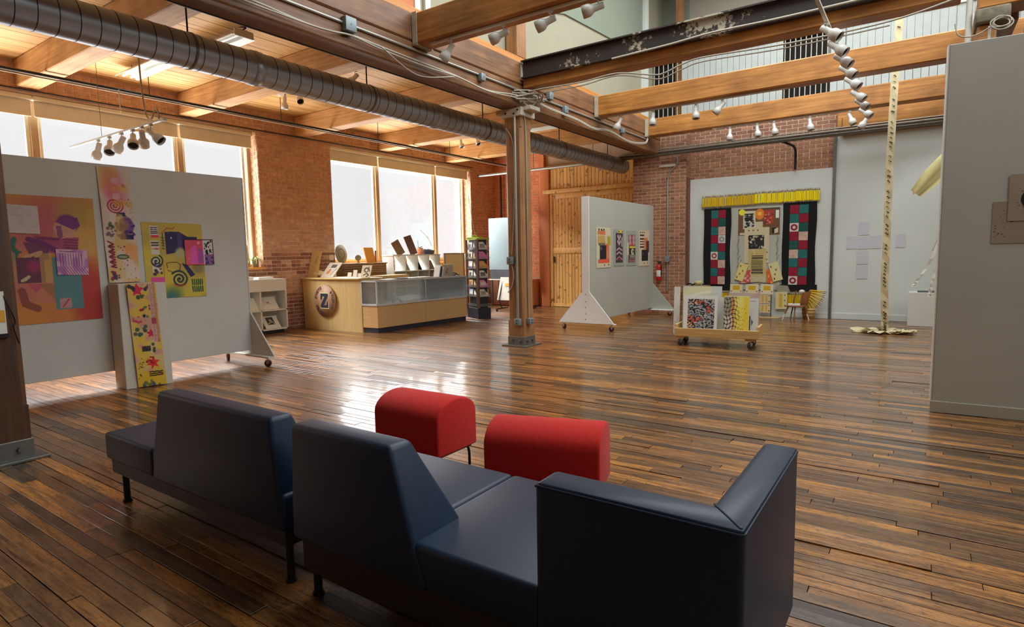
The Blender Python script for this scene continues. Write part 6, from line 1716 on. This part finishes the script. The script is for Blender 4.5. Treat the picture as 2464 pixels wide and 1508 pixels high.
# ================================================================== QUILTED BANNERS AND PENCIL GARLAND ON THE BACK WALL
WY = 14.17
def banner(label, x0, x1, z0, z1, cx0, cx1, cz0, cz1, seq, hem):
    t = thing('quilted_banner', label, 'banner', ((x0+x1)/2, WY, z0), group='quilted banners')
    m = MB()
    n = 10
    fl_, bk = [], []
    pts = []
    for i in range(n+1):
        k = i/n
        z = z1+(z0-z1)*k
        wob = 0.012*math.sin(k*9)
        y = WY-0.012-0.006*math.sin(k*11)
        for xx in (x0+wob*0.6, (x0+x1)/2, x1+wob): pts.append((xx, y, z))
    V = pts+[(a_, WY-0.001, c) for a_, b_, c in pts]
    N = len(pts); F = []
    for i in range(n):
        for j in range(2):
            q = i*3+j
            F.append((q, q+3, q+4, q+1)); F.append((N+q, N+q+1, N+q+4, N+q+3))
        F.append((i*3, N+i*3, N+i*3+3, i*3+3)); F.append((i*3+2, i*3+5, N+i*3+5, N+i*3+2))
    m.add(V, F)
    part('cloth', m, 'velvet', t)
    part('hem', MB().box(x0-0.03, x1+0.05, WY-0.018, WY-0.001, z0-0.02, z0+hem), 'velvet', t, bev=0.005, seg=1)
    w_, h_ = (cx1-cx0)/2, (cz1-cz0)/9
    for r in range(9):
        for c in range(2):
            k = seq[r*2+c]
            xa, za = cx0+c*w_, cz1-(r+1)*h_
            part('patch', MB().box(xa+0.002, xa+w_-0.002, WY-0.026-0.002*((r+c) % 2), WY-0.020, za+0.002, za+h_-0.002), {'t': 'teal', 'r': 'crimson', 'g': 'patchdark', 'p': 'paleclay', 'w': 'lilac', 'c': 'offwhite'}[k], t, bev=0.003, seg=1)
            if k in 'wc':
                part('patch_print', MB().lathe([(w_*0.18, 0), (w_*0.22, 0.002), (w_*0.34, 0.002), (w_*0.38, 0)], (xa+w_/2, WY-0.027, za+h_/2), (0, -1, 0), 12, caps=False), 'crimson' if k != 'w' else 'fernpot', t)
    return t
banner('left black banner with teal and crimson quilt squares', -4.275, -3.665, 0.60, 2.47, -4.11, -3.775, 0.71, 2.43, 'trrg' 'tprw' 'trct' 'rptr' 'rp'+'tr', 0.12)
banner('right black banner with teal and crimson quilt squares', -2.56, -1.90, 0.60, 2.50, -2.42, -2.05, 0.72, 2.45, 'rttr' 'cgrp' 'grpt' 'trrt' 'cr'+'tr', 0.13)
pg = thing('pencil_garland', 'yellow row of pencils strung above the two quilted banners', 'garland', (-3.09, WY, 2.49))
pal_ = {}
def pencil_mesh(body):
    m = MB()
    m.cyl((0, 0, 0.030), (0, 0, 0.235), 0.0158, n=6, m=0)
    m.cyl((0, 0, 0.235), (0, 0, 0.262), 0.0160, n=6, m=2).cyl((0, 0, 0.262), (0, 0, 0.285), 0.015, n=6, m=1)
    m.cyl((0, 0, 0.0), (0, 0, 0.030), 0.003, 0.0158, n=6, m=1)
    return _mesh('pencil', m, [body, 'tip', 'ferrule'])
pm = {'a': pencil_mesh('ochre'), 'b': pencil_mesh('pencil')}
rp_ = random.Random(2)
npn = 78
for i in range(npn):
    k = i/(npn-1)
    x = -4.315+k*2.45
    child_of('pencil', pm['a' if k < 0.48 else 'b'], pg, (x+3.09, -0.03-0.002*(i % 2), rp_.uniform(-0.008, 0.008)+(0.0 if k < .48 else 0.012)), (0, rp_.uniform(-0.05, 0.06), 0))
part('string', MB().cyl((-4.33, WY-0.014, 2.70), (-1.85, WY-0.014, 2.71), 0.004, n=5), 'ochre', pg)
# pencil panels low on the wall
def pencil_row(label, x0, x1, z, n_, fan=False):
    t = thing('pencil_row', label, 'garland', ((x0+x1)/2, WY, z), group='low pencil panels')
    for i in range(n_):
        child_of('pencil', pm['a'], t, ((i/(n_-1)-0.5)*(x1-x0), -0.02, 0), (0, rp_.uniform(-.03, .03), 0))
    part('string', MB().cyl((x0, WY-0.008, z+0.14), (x1, WY-0.008, z+0.14), 0.004, n=5), 'ochre', t)
pencil_row('short ochre pencil row seen just left of the honeycomb print', -3.92, -3.70, 0.28, 8)
pencil_row('ochre pencil row low on the wall behind the small chair', -2.46, -2.02, 0.27, 14)
fan = thing('pencil_fan', 'fan of ochre pencils spreading out beside the small chair', 'garland', (-2.02, 13.98, 0.26))
 
for i in range(15):
    k = i/14
    child_of('pencil', pm['a'], fan, (-0.05+0.10*k, 0.014*(i % 2), 0.14+0.22*k), (0, R_(160-66*k), 0)).scale = (0.8, 0.8, 1.2)
part('cord', MB().tube(smooth_path([(-2.02, 13.985, 0.36), (-1.94, 13.985, 0.42), (-1.86, 13.985, 0.56)], 4), 0.004, 5), 'ochre', fan)

# ---- paper collage between the banners
def wall_sheet(name, label, x0, x1, z0, z1, art, cat='print', lift=0.0, thick=0.003, tilt=0.0, group='sheets of the wall collage'):
    h = z1-z0
    return art_obj(name, art, (x0, WY-0.004-lift, z0), (x1-x0, 0, tilt), (-tilt*h/(x1-x0) if tilt else 0, 0, h), None, label, cat, group, thick=thick)
a = Art(30, 44, (178, 180, 168)).blotch((188, 188, 176), 3, 2, 0.5, 0.4)
wall_sheet('backing_sheet', 'large pale backing sheet between the two quilted banners', -3.63, -2.60, 0.60, 2.46, a, 'paper')
a = Art(90, 62, (110, 78, 48))
a.rect(0, 1, 0.95, 1, (70, 50, 30)).rect(0.12, 0.42, 0.25, 0.92, (206, 200, 176)).rect(0.15, 0.38, 0.30, 0.82, (190, 190, 180)).blotch((206, 200, 176), 8, 3, 2, 0).disc(0.22, 0.6, 0.06, (24, 22, 22)).rect(0.14, 0.38, 0.78, 0.82, (24, 22, 22)).dots(26, 0.16, 0.38, 0.3, 0.75, 0.015, 0.04, [(24, 22, 22), (40, 36, 34)], 5)
a.disc(0.09, 0.88, 0.08, (232, 222, 60)).disc(0.52, 0.78, 0.11, (226, 128, 40), 1, 0.02, 1.3).disc(0.52, 0.80, 0.05, (236, 190, 60)).rect(0.42, 0.60, 0.2, 0.5, (206, 196, 160))
a.rect(0.62, 0.86, 0.40, 0.92, (170, 60, 46)).dots(24, 0.63, 0.85, 0.42, 0.9, 0.01, 0.03, [(206, 150, 110), (120, 40, 34)], 6).rect(0.90, 0.98, 0.62, 0.90, (232, 230, 222)).rect(0.82, 0.9, 0.05, 0.25, (20, 20, 24)).rect(0.04, 0.2, 0.02, 0.1, (206, 196, 170)).poly([(0.88, 0.05), (0.97, 0.08), (0.97, 0.26), (0.88, 0.2)], (206, 200, 176))
wall_sheet('collage', 'brown collage with black figure, orange bulb shape and red square', -3.50, -2.62, 1.83, 2.42, a, 'collage', 0.006, 0.006)
a = Art(56, 70, (206, 196, 160))
a.rect(0.14, 0.86, 0.10, 0.80, (210, 202, 170)).rect(0.17, 0.80, 0.38, 0.78, (34, 32, 30)).dots(40, 0.18, 0.78, 0.40, 0.76, 0.01, 0.05, [(190, 184, 160), (24, 22, 20), (206, 200, 176)], 9).rect(0.17, 0.5, 0.40, 0.55, (28, 26, 24), 0.7)
for i in range(3): a.disc(0.18+i*0.18, 0.92, 0.028, (130, 60, 30))
for z in (0.3, 0.1): a.disc(0.92, z, 0.028, (130, 60, 30))
wall_sheet('photo_sheet', 'cream sheet with a dark group photograph in the middle of the collage', -3.36, -2.83, 1.20, 2.00, a, 'print', 0.012)
a = Art(40, 78, (196, 176, 116)).blotch((212, 198, 150), 3, 5, 0.5, 0.6)
a.rect(0.2, 0.82, 0.78, 0.81, (24, 20, 20)).rect(0.2, 0.82, 0.72, 0.75, (24, 20, 20)).scribble(0.2, 0.8, 0.42, 0.70, 6, 0.025, (70, 60, 24), 5).rect(0.2, 0.82, 0.37, 0.41, (24, 20, 20)).rect(0.2, 0.82, 0.28, 0.34, (30, 22, 24)).scribble(0.25, 0.75, 0.29, 0.33, 2, 0.015, (160, 150, 120), 6)
for i in range(3): a.disc(0.25+i*0.22, 0.86, 0.02, (150, 110, 50))
a.rect(0, 1, 0, 0.2, (196, 186, 156), 0.7)
wall_sheet('lettered_sheet', 'ochre sheet with black bars and scribbled lines, low in the collage', -3.27, -2.88, 0.74, 1.52, a, 'print', 0.018)
for i, (x0, x1, z0, z1, c1_, c2_, lb) in enumerate((
        (-3.44, -3.20, 0.74, 1.04, (196, 80, 64), (222, 190, 180), 'small red and white card, left low in the collage'),
        (-2.86, -2.72, 0.70, 1.06, (214, 100, 40), (232, 180, 80), 'small orange card, right low in the collage'),
        (-3.56, -3.38, 0.84, 1.22, (222, 208, 130), (120, 60, 40), 'tilted pale yellow strip with dots, left in the collage'),
        (-2.72, -2.52, 0.78, 1.18, (216, 206, 150), (120, 60, 40), 'tilted pale strip with dots, right in the collage'))):
    a = Art(22, 30, c1_)
    if i < 2: a.blotch(c2_, 4, i+3, 0.5, 0.9)
    else:
        for k in range(4): a.disc(0.2+0.2*(k % 3), 0.15+k*0.22, 0.07, c2_)
    wall_sheet('small_card', lb, x0, x1, z0, z1, a, 'card', 0.024+0.003*i, 0.004, tilt=[0.01, 0, -0.06, 0.06][i])
for i, x in enumerate((-3.49, -2.66)):
    m = MB()
    for k in range(16):
        m.sphere((x+0.02*math.sin(k*1.3)+(0.05 if k > 7 and k % 2 else 0), WY-0.02, 1.80-k*0.048), 0.010, 6)
    m.tube([(x, WY-0.02, 1.82), (x, WY-0.02, 1.04)], 0.003, 4)
    solo('bead_string', m, 'ferrule', 'beaded string hanging down the %s side of the collage' % ['left', 'right'][i], 'beads', 'bead strings', kind='stuff')
# card baskets on a small dark stand
st = thing('card_stand', 'thin dark stand with three yellow card trays under the collage', 'stand', (-3.15, 14.0, 0))
part('rail', MB().tube(smooth_path([(-3.62, 13.98, 0.74), (-3.3, 13.95, 0.745), (-3.0, 13.96, 0.775), (-2.70, 13.98, 0.74)], 6), 0.010, 6), 'black', st)
for x in (-3.6, -2.72): part('leg', MB().tube([(x, 13.98, 0.74), (x-0.02, 14.03, 0.012)], 0.009, 6), 'black', st)
part('foot', MB().prism([(-2.98, 13.85), (-2.55, 13.85), (-2.48, 14.08), (-2.98, 14.08)], 0.0, 0.012), 'birch', st)
for i, (x0, x1) in enumerate(((-3.60, -3.33), (-3.26, -2.99), (-2.94, -2.68))):
    a = Art(30, 24, (214, 200, 168)).rect(0.2, 0.8, 0.35, 0.85, (222, 190, 50)).scribble(0.25, 0.75, 0.4, 0.8, 4, 0.03, (180, 140, 30), i)
    for q in (0.12, 0.88): a.disc(q, 0.25, 0.05, (120, 50, 30))
    art_obj('card_tray', a, (x0, 13.93, 0.52), (x1-x0, 0, 0), (0.0, 0.02, 0.22), None, 'yellow and cream card tray under the collage, %s of three' % ['left', 'middle', 'right'][i], 'card', 'card trays', thick=0.05)
for r in range(2):
    a = Art(30, 30, (206, 190, 150)).rect(0.3, 0.42, 0.1, 0.9, (206, 160, 40)).rect(0.62, 0.74, 0.1, 0.9, (206, 160, 40))
    for q in (0.12, 0.9):
        for s in (0.2, 0.85): a.disc(q, s, 0.06, (120, 50, 30))
    art_obj('hanging_card', a, (-2.99, 13.94, 0.32-r*0.21), (0.26, 0, 0), (0, 0, 0.19), None, 'cream card with ochre stripes hanging under the right tray, %s' % ['upper', 'lower'][r], 'card', 'cards hanging under the trays', thick=0.003)
a = Art(20, 30, (214, 200, 150)).rect(0.3, 0.6, 0.1, 0.9, (206, 170, 50))
for s in (0.2, 0.5, 0.8): a.disc(0.8, s, 0.07, (120, 50, 30))
art_obj('hanging_card', a, (-2.66, 14.10, 0.18), (0.24, 0, 0.01), (0, 0, 0.38), None, 'dotted cream strip on the wall left of the small chair', 'card', thick=0.003)
solo('grey_cloth', MB().add([(-2.66, 14.12, 0.72), (-2.42, 14.12, 0.70), (-2.36, 14.13, 0.54), (-2.62, 14.12, 0.50), (-2.66, 14.14, 0.72), (-2.42, 14.14, 0.70), (-2.36, 14.15, 0.54), (-2.62, 14.14, 0.50)],
     [(0, 3, 2, 1), (4, 5, 6, 7), (0, 1, 5, 4), (1, 2, 6, 5), (2, 3, 7, 6), (3, 0, 4, 7)]), 'fernpot', 'grey cloth corner hanging beside the right banner', 'cloth')
# bowl table at left, partly hidden by the dolly
bt = thing('side_table', 'small dark side table just left of the left banner', 'table', (-4.42, 13.85, 0))
part('top', MB().box(-4.62, -4.05, 13.7, 14.0, 0.66, 0.70), 'slat', bt, bev=0.01)
for x in (-4.58, -4.12):
    for y in (13.74, 13.96): part('leg', MB().box(x, x+0.03, y-0.02, y+0.01, 0, 0.66), 'black', bt)
solo('yellow_bowl', MB().lathe([(0.0001, 0), (0.05, 0), (0.10, 0.10), (0.09, 0.10), (0.045, 0.012), (0.0001, 0.012)], (-4.30, 13.85, 0.70), (0, 0, 1), 18, caps=False), 'yellowcloth', 'pale yellow bowl on the small dark side table', 'bowl')
solo('dark_object', MB().tube(smooth_path([(-4.56, 13.8, 0.715), (-4.48, 13.8, 0.74), (-4.42, 13.8, 0.715), (-4.36, 13.8, 0.735)], 5), 0.018, 7), 'black', 'dark curved object on the small side table beside the bowl', 'ornament')

# ---- small wooden chair and basket
chx, chy = -2.17, 13.72
ch_ = thing('small_chair', 'small brown wooden chair by the wall with white-tipped legs', 'chair', (chx, chy, 0), R_(-12))
part('seat', MB().prism([(-0.19, -0.16), (0.17, -0.17), (0.19, 0.15), (-0.16, 0.16)], 0.285, 0.31), 'chairwood', ch_, bev=0.010, world=False)
for i, (x, y) in enumerate(((-0.16, -0.12), (0.02, -0.14), (0.15, 0.10), (-0.13, 0.12))):
    l_ = part('leg', MB().tube([(x*0.8, y*0.8, 0.29), (x*1.15, y*1.1, 0.13)], 0.014, 7), 'chairwood', ch_, world=False)
    part('leg_tip', MB().tube([(x*1.15, y*1.1, 0.13), (x*1.4, y*1.3, 0.0)], 0.015, 7), 'offwhite' if i != 1 else 'chairwood', l_, world=False)
part('back_panel', MB().prism([(0.02, 0.31), (0.17, 0.31), (0.24, 0.62), (0.16, 0.58), (0.08, 0.60), (0.04, 0.5)], 0.13, 0.15, 'y'), 'chairwood', ch_, bev=0.004, world=False)
part('back_post', MB().tube([(-0.06, -0.02, 0.31), (-0.02, 0.02, 0.62)], 0.014, 7), 'chairwood', ch_, world=False)
solo('book', MB().box(-2.33, -2.10, 13.66, 13.80, 0.312, 0.345, rz=0.1), 'paper', 'white booklet lying on the seat of the small chair', 'book')
solo('white_cloth', MB().sphere((-2.09, 13.83, 0.60), 0.05, 10, 0, (1.2, 0.5, 0.8)), 'paper', 'small white cloth bunched on the back of the small chair', 'cloth')
bk = thing('woven_basket', 'woven tan basket standing behind the small chair', 'basket', (-1.97, 13.98, 0))
part('body', MB().lathe([(0.0001, 0), (0.10, 0), (0.125, 0.10), (0.135, 0.24), (0.125, 0.24), (0.11, 0.10), (0.0001, 0.02)], (-1.97, 13.98, 0), (0, 0, 1), 20, caps=False), 'basket', bk)
for z, r_ in ((0.06, 0.118), (0.13, 0.130), (0.20, 0.135)):
    part('band', MB().lathe([(r_, -0.006), (r_+0.006, 0), (r_, 0.006)], (-1.97, 13.98, z), (0, 0, 1), 20, caps=False), 'brownpanel', bk)

# ---- faint papers in a cross on the white wall
for i, (x0, x1, z0, z1, lb) in enumerate(((-1.13, -0.93, 1.76, 2.03, 'pale lilac sheet at the top of the paper cross'), (-1.33, -1.14, 1.48, 1.74, 'pale lilac sheet at the left end of the paper cross'),
        (-1.12, -0.93, 1.47, 1.73, 'pale lilac sheet at the centre of the paper cross'), (-0.91, -0.71, 1.48, 1.74, 'pale lilac sheet just right of the paper cross centre'),
        (-0.46, -0.30, 1.49, 1.75, 'pale lilac sheet at the far right beyond the hanging ribbon'), (-1.13, -0.93, 1.16, 1.43, 'pale lilac sheet below the centre of the paper cross'),
        (-1.13, -0.93, 0.86, 1.13, 'pale lilac sheet at the bottom of the paper cross'))):
    solo('wall_paper_sheet', MB().box(x0, x1, 14.222, 14.226, z0, z1), 'lilac', lb, 'paper', 'sheets in a cross on the white wall')

# ---- fire extinguisher
fe = thing('fire_extinguisher', 'red fire extinguisher on the brick pier beyond the mid partition', 'fire extinguisher', (-5.28, 13.9, 0.8))
part('cylinder', MB().lathe([(0.0001, 0), (0.058, 0), (0.062, 0.01), (0.062, 0.32), (0.05, 0.37), (0.02, 0.40), (0.0001, 0.40)], (-5.28, 13.905, 0.80), (0, 0, 1), 20, caps=False), 'redmetal', fe)
part('valve', MB().cyl((-5.28, 13.905, 1.20), (-5.28, 13.905, 1.25), 0.018, n=10).box(-5.32, -5.22, 13.89, 13.92, 1.24, 1.265), 'black', fe)
part('hose', MB().tube(smooth_path([(-5.27, 13.89, 1.23), (-5.21, 13.88, 1.22), (-5.20, 13.87, 1.10), (-5.21, 13.87, 0.92)], 5), 0.011, 7), 'blackp', fe)
part('label', MB().lathe([(0.0625, 0.10), (0.0635, 0.105), (0.0635, 0.245), (0.0625, 0.25)], (-5.28, 13.905, 0.80), (0, 0, 1), 20, caps=False), 'paper', fe)
part('bracket', MB().box(-5.31, -5.25, 13.95, 13.975, 0.95, 1.10), 'steel', fe)

# ================================================================== HANGING RIBBON AND RIGHT-SIDE WORKS
def strip(pts, wdir, w_, name, mat, label, cat, art=None):
    P = smooth_path(pts, 4); wdir = Vector(wdir).normalized()*w_/2
    m = MB()
    V = []
    nrm = Vector((0, -1, 0))
    for i, p in enumerate(P):
        jj = 0.012*math.sin(i*1.7)
        V += [p-wdir+nrm*jj, p+wdir-nrm*jj]
    n_ = len(P)
    V += [Vector(v)+Vector((0, 0.004, 0)) for v in V]
    F = []
    for i in range(n_-1):
        a_, b_ = 2*i, 2*i+2
        F += [(a_, b_, b_+1, a_+1), (2*n_+a_, 2*n_+a_+1, 2*n_+b_+1, 2*n_+b_), (a_, 2*n_+a_, 2*n_+b_, b_), (a_+1, b_+1, 2*n_+b_+1, 2*n_+a_+1)]
    m.add(V, F)
    return m
rib = thing('hanging_ribbon', 'long cream ribbon with dark stamped marks falling from above into a pile', 'ribbon', (-0.5, 12.2, 0))
RP = [(-0.48, 12.2, 5.9), (-0.485, 12.2, 5.23), (-0.51, 12.2, 4.46), (-0.525, 12.2, 3.6), (-0.535, 12.2, 2.88), (-0.535, 12.2, 2.1), (-0.53, 12.2, 1.46), (-0.535, 12.2, 0.9), (-0.51, 12.2, 0.3), (-0.50, 12.2, 0.05)]
part('ribbon_strip', strip(RP, (1, 0, 0), 0.115, '', '', '', ''), 'ribbon', rib)
ps = smooth_path(RP, 8)
marks = MB(); rm = random.Random(8)
for p in smooth_path(RP, 9):
    if rm.random() < 0.8:
        w_ = rm.uniform(0.018, 0.032); h_ = rm.uniform(0.018, 0.034)
        y = 12.178
        for (ax_, az_) in ((-w_*0.5, h_*0.5), (w_*0.3, -h_*0.2)):
            s = rm.uniform(0.006, 0.012)
            marks.box(p.x+ax_-s, p.x+ax_+s*1.6, y, y+0.003, p.z+az_-s, p.z+az_+s)
part('stamped_marks', marks, 'darkink', rib, kind='stuff')
pile = MB(); rq = random.Random(21)
for k in range(15):
    a0 = rq.uniform(0, 6.28); rr = rq.uniform(0.16, 0.46)
    pts = []
    for j in range(7):
        a_ = a0+j*0.55
        r2_ = rr*(1+0.25*math.sin(j*1.9+k))
        pts.append((-0.49+1.05*r2_*math.cos(a_), 12.2+0.62*r2_*math.sin(a_), 0.014+0.012*(k % 4)+0.008*math.sin(j*2.2+k)))
    P = smooth_path(pts, 4)
    V = []
    for i, p in enumerate(P):
        d = (P[min(i+1, len(P)-1)]-P[max(i-1, 0)]).normalized(); s = Vector((-d.y, d.x, 0.5*math.sin(i*0.8+k)))*0.045
        V += [p-s*0.9, p+s*0.9]
    V = [(a_, b_, max(0.004, c)) for a_, b_, c in V]
    V += [(a_, b_, c+0.004) for a_, b_, c in V]
    n_ = len(P)
    F = []
    for i in range(n_-1):
        a_, b_ = 2*i, 2*i+2
        F += [(a_, a_+1, b_+1, b_), (2*n_+a_, 2*n_+b_, 2*n_+b_+1, 2*n_+a_+1), (a_, b_, 2*n_+b_, 2*n_+a_), (a_+1, 2*n_+a_+1, 2*n_+b_+1, b_+1)]
    pile.add(V, F)
part('ribbon_pile', pile, 'ribbon', rib, kind='stuff')
part('top_bar', MB().cyl((-0.62, 12.2, 5.9), (-0.34, 12.2, 5.9), 0.012, n=8), 'steel', rib)
part('hanging_wire', MB().cyl((-0.48, 12.2, 5.9), (-0.48, 12.2, 7.99), 0.003, n=5), 'steel', rib)

yc = thing('draped_cloth', 'pale yellow cloth slanting out from behind the grey partition', 'cloth', (0.1, 10, 2.2))
m = MB()
rows_ = []
for i in range(9):
    k = i/8
    cx, cz = -0.12+0.52*k, 2.23+0.62*k
    w_ = 0.075+0.05*min(1, k*3)
    for j in range(5):
        q = (j/4-0.5)*2
        rows_.append((cx+0.74*w_*q, 10.0+0.03*math.sin(j*2.4+i*0.3), cz-0.66*w_*q*-1 if False else cz+(-0.66)*w_*q))
V = rows_+[(x, y+0.008, z) for x, y, z in rows_]
F = []
for i in range(8):
    for j in range(4):
        q = i*5+j
        F += [(q, q+1, q+6, q+5), (45+q, 45+q+5, 45+q+6, 45+q+1)]
m.add(V, F)
for f in range(len(m.s)): m.s[f] = True
part('cloth', m, 'yellowcloth', yc)
part('tassel', MB().prism([(-0.16, 2.30), (-0.11, 2.24), (-0.15, 2.22)], 9.99, 10.01, 'y'), 'yellowcloth', yc)
part('wire', MB().cyl((0.40, 10.0, 2.85), (0.6, 10.0, 4.1), 0.003, n=5), 'steel', yc)
pr_ = thing('white_plinth', 'low white plinth by the back wall, beside the grey partition', 'pedestal', (0.05, 13.6, 0))
part('box', MB().box(-0.20, 0.32, 13.5, 13.95, 0.0, 0.64), 'white', pr_, bev=0.004, seg=1)
part('dark_pad', MB().box(-0.06, 0.30, 13.55, 13.9, 0.64, 0.655), 'soil', pr_)
wr = thing('paper_sculpture', 'white paper streamers and grey cone hanging beside the grey partition edge', 'sculpture', (0.2, 12.0, 0.6))
part('streamer', strip([(0.24, 12.0, 1.72), (0.12, 12.0, 1.30), (-0.04, 12.0, 0.98), (-0.12, 12.0, 0.84)], (1, 0, 0.3), 0.055, '', '', '', ''), 'paper', wr)
part('streamer', strip([(0.26, 11.9, 1.70), (0.20, 11.9, 1.25), (0.14, 11.9, 0.90), (0.11, 11.9, 0.68)], (1, 0, 0.2), 0.045, '', '', '', ''), 'paper', wr)
part('cone', MB().lathe([(0.05, 0), (0.008, 0.22)], (0.16, 12.1, 1.42), (0.15, 0, 1), 12), 'fernpot', wr, label='small grey cone')
part('hanging_wire', MB().cyl((0.25, 11.95, 1.70), (0.3, 11.95, 7.99), 0.003, n=5), 'steel', wr)

# artwork on the right partition (layered papers with a black disc)
RC, RS = math.cos(R_(3.7)), math.sin(R_(3.7))
def rp3(x, y, z): return (0.117+x*RC-y*RS, 6.505+x*RS+y*RC, z)
a = Art(70, 60, (150, 138, 118)).blotch((160, 140, 124), 3, 2, 0.5, 0.6).dots(22, 0.08, 0.55, 0.5, 0.85, 0.004, 0.012, [(60, 50, 44)], 3).dots(14, 0.03, 0.15, 0.15, 0.6, 0.004, 0.012, [(60, 50, 44)], 4)
o_ = rp3(0.355, -0.006, 1.515); u_ = Vector(rp3(0.955, -0.006, 1.515))-Vector(o_)
art_obj('speckled_sheet', a, o_, tuple(u_), (0, 0, 0.35), None, 'lower tan speckled sheet on the right grey partition', 'paper', 'sheets on the right partition', thick=0.002)
a = Art(60, 60, (156, 144, 124)).blotch((146, 132, 112), 3, 5, 0.5, 0.5).dots(14, 0.1, 0.5, 0.3, 0.9, 0.004, 0.014, [(60, 50, 44)], 6)
o_ = rp3(0.455, -0.012, 1.70); u_ = Vector(rp3(0.955, -0.012, 1.70))-Vector(o_)
art_obj('speckled_sheet', a, o_, tuple(u_), (0, 0, 0.385), None, 'upper tan speckled sheet at the right edge, overlapping the lower', 'paper', 'sheets on the right partition', thick=0.002)
o_ = Vector(rp3(0.62, -0.016, 1.88))
solo('black_disc', MB().cyl(o_, o_+Vector((0.0, -0.004, 0)), 0.085, n=40), 'black', 'black paper disc on the tan sheets at the right edge', 'paper')
o2 = Vector(rp3(0.555, -0.0225, 1.845))
solo('white_scrap', MB().prism([(o2.x, o2.z), (o2.x+0.05, o2.z-0.015), (o2.x+0.055, o2.z-0.06), (o2.x+0.02, o2.z-0.045)], o2.y-0.001, o2.y+0.001, 'y'), 'offwhite', 'small white scrap on the lower edge of the black disc', 'paper')
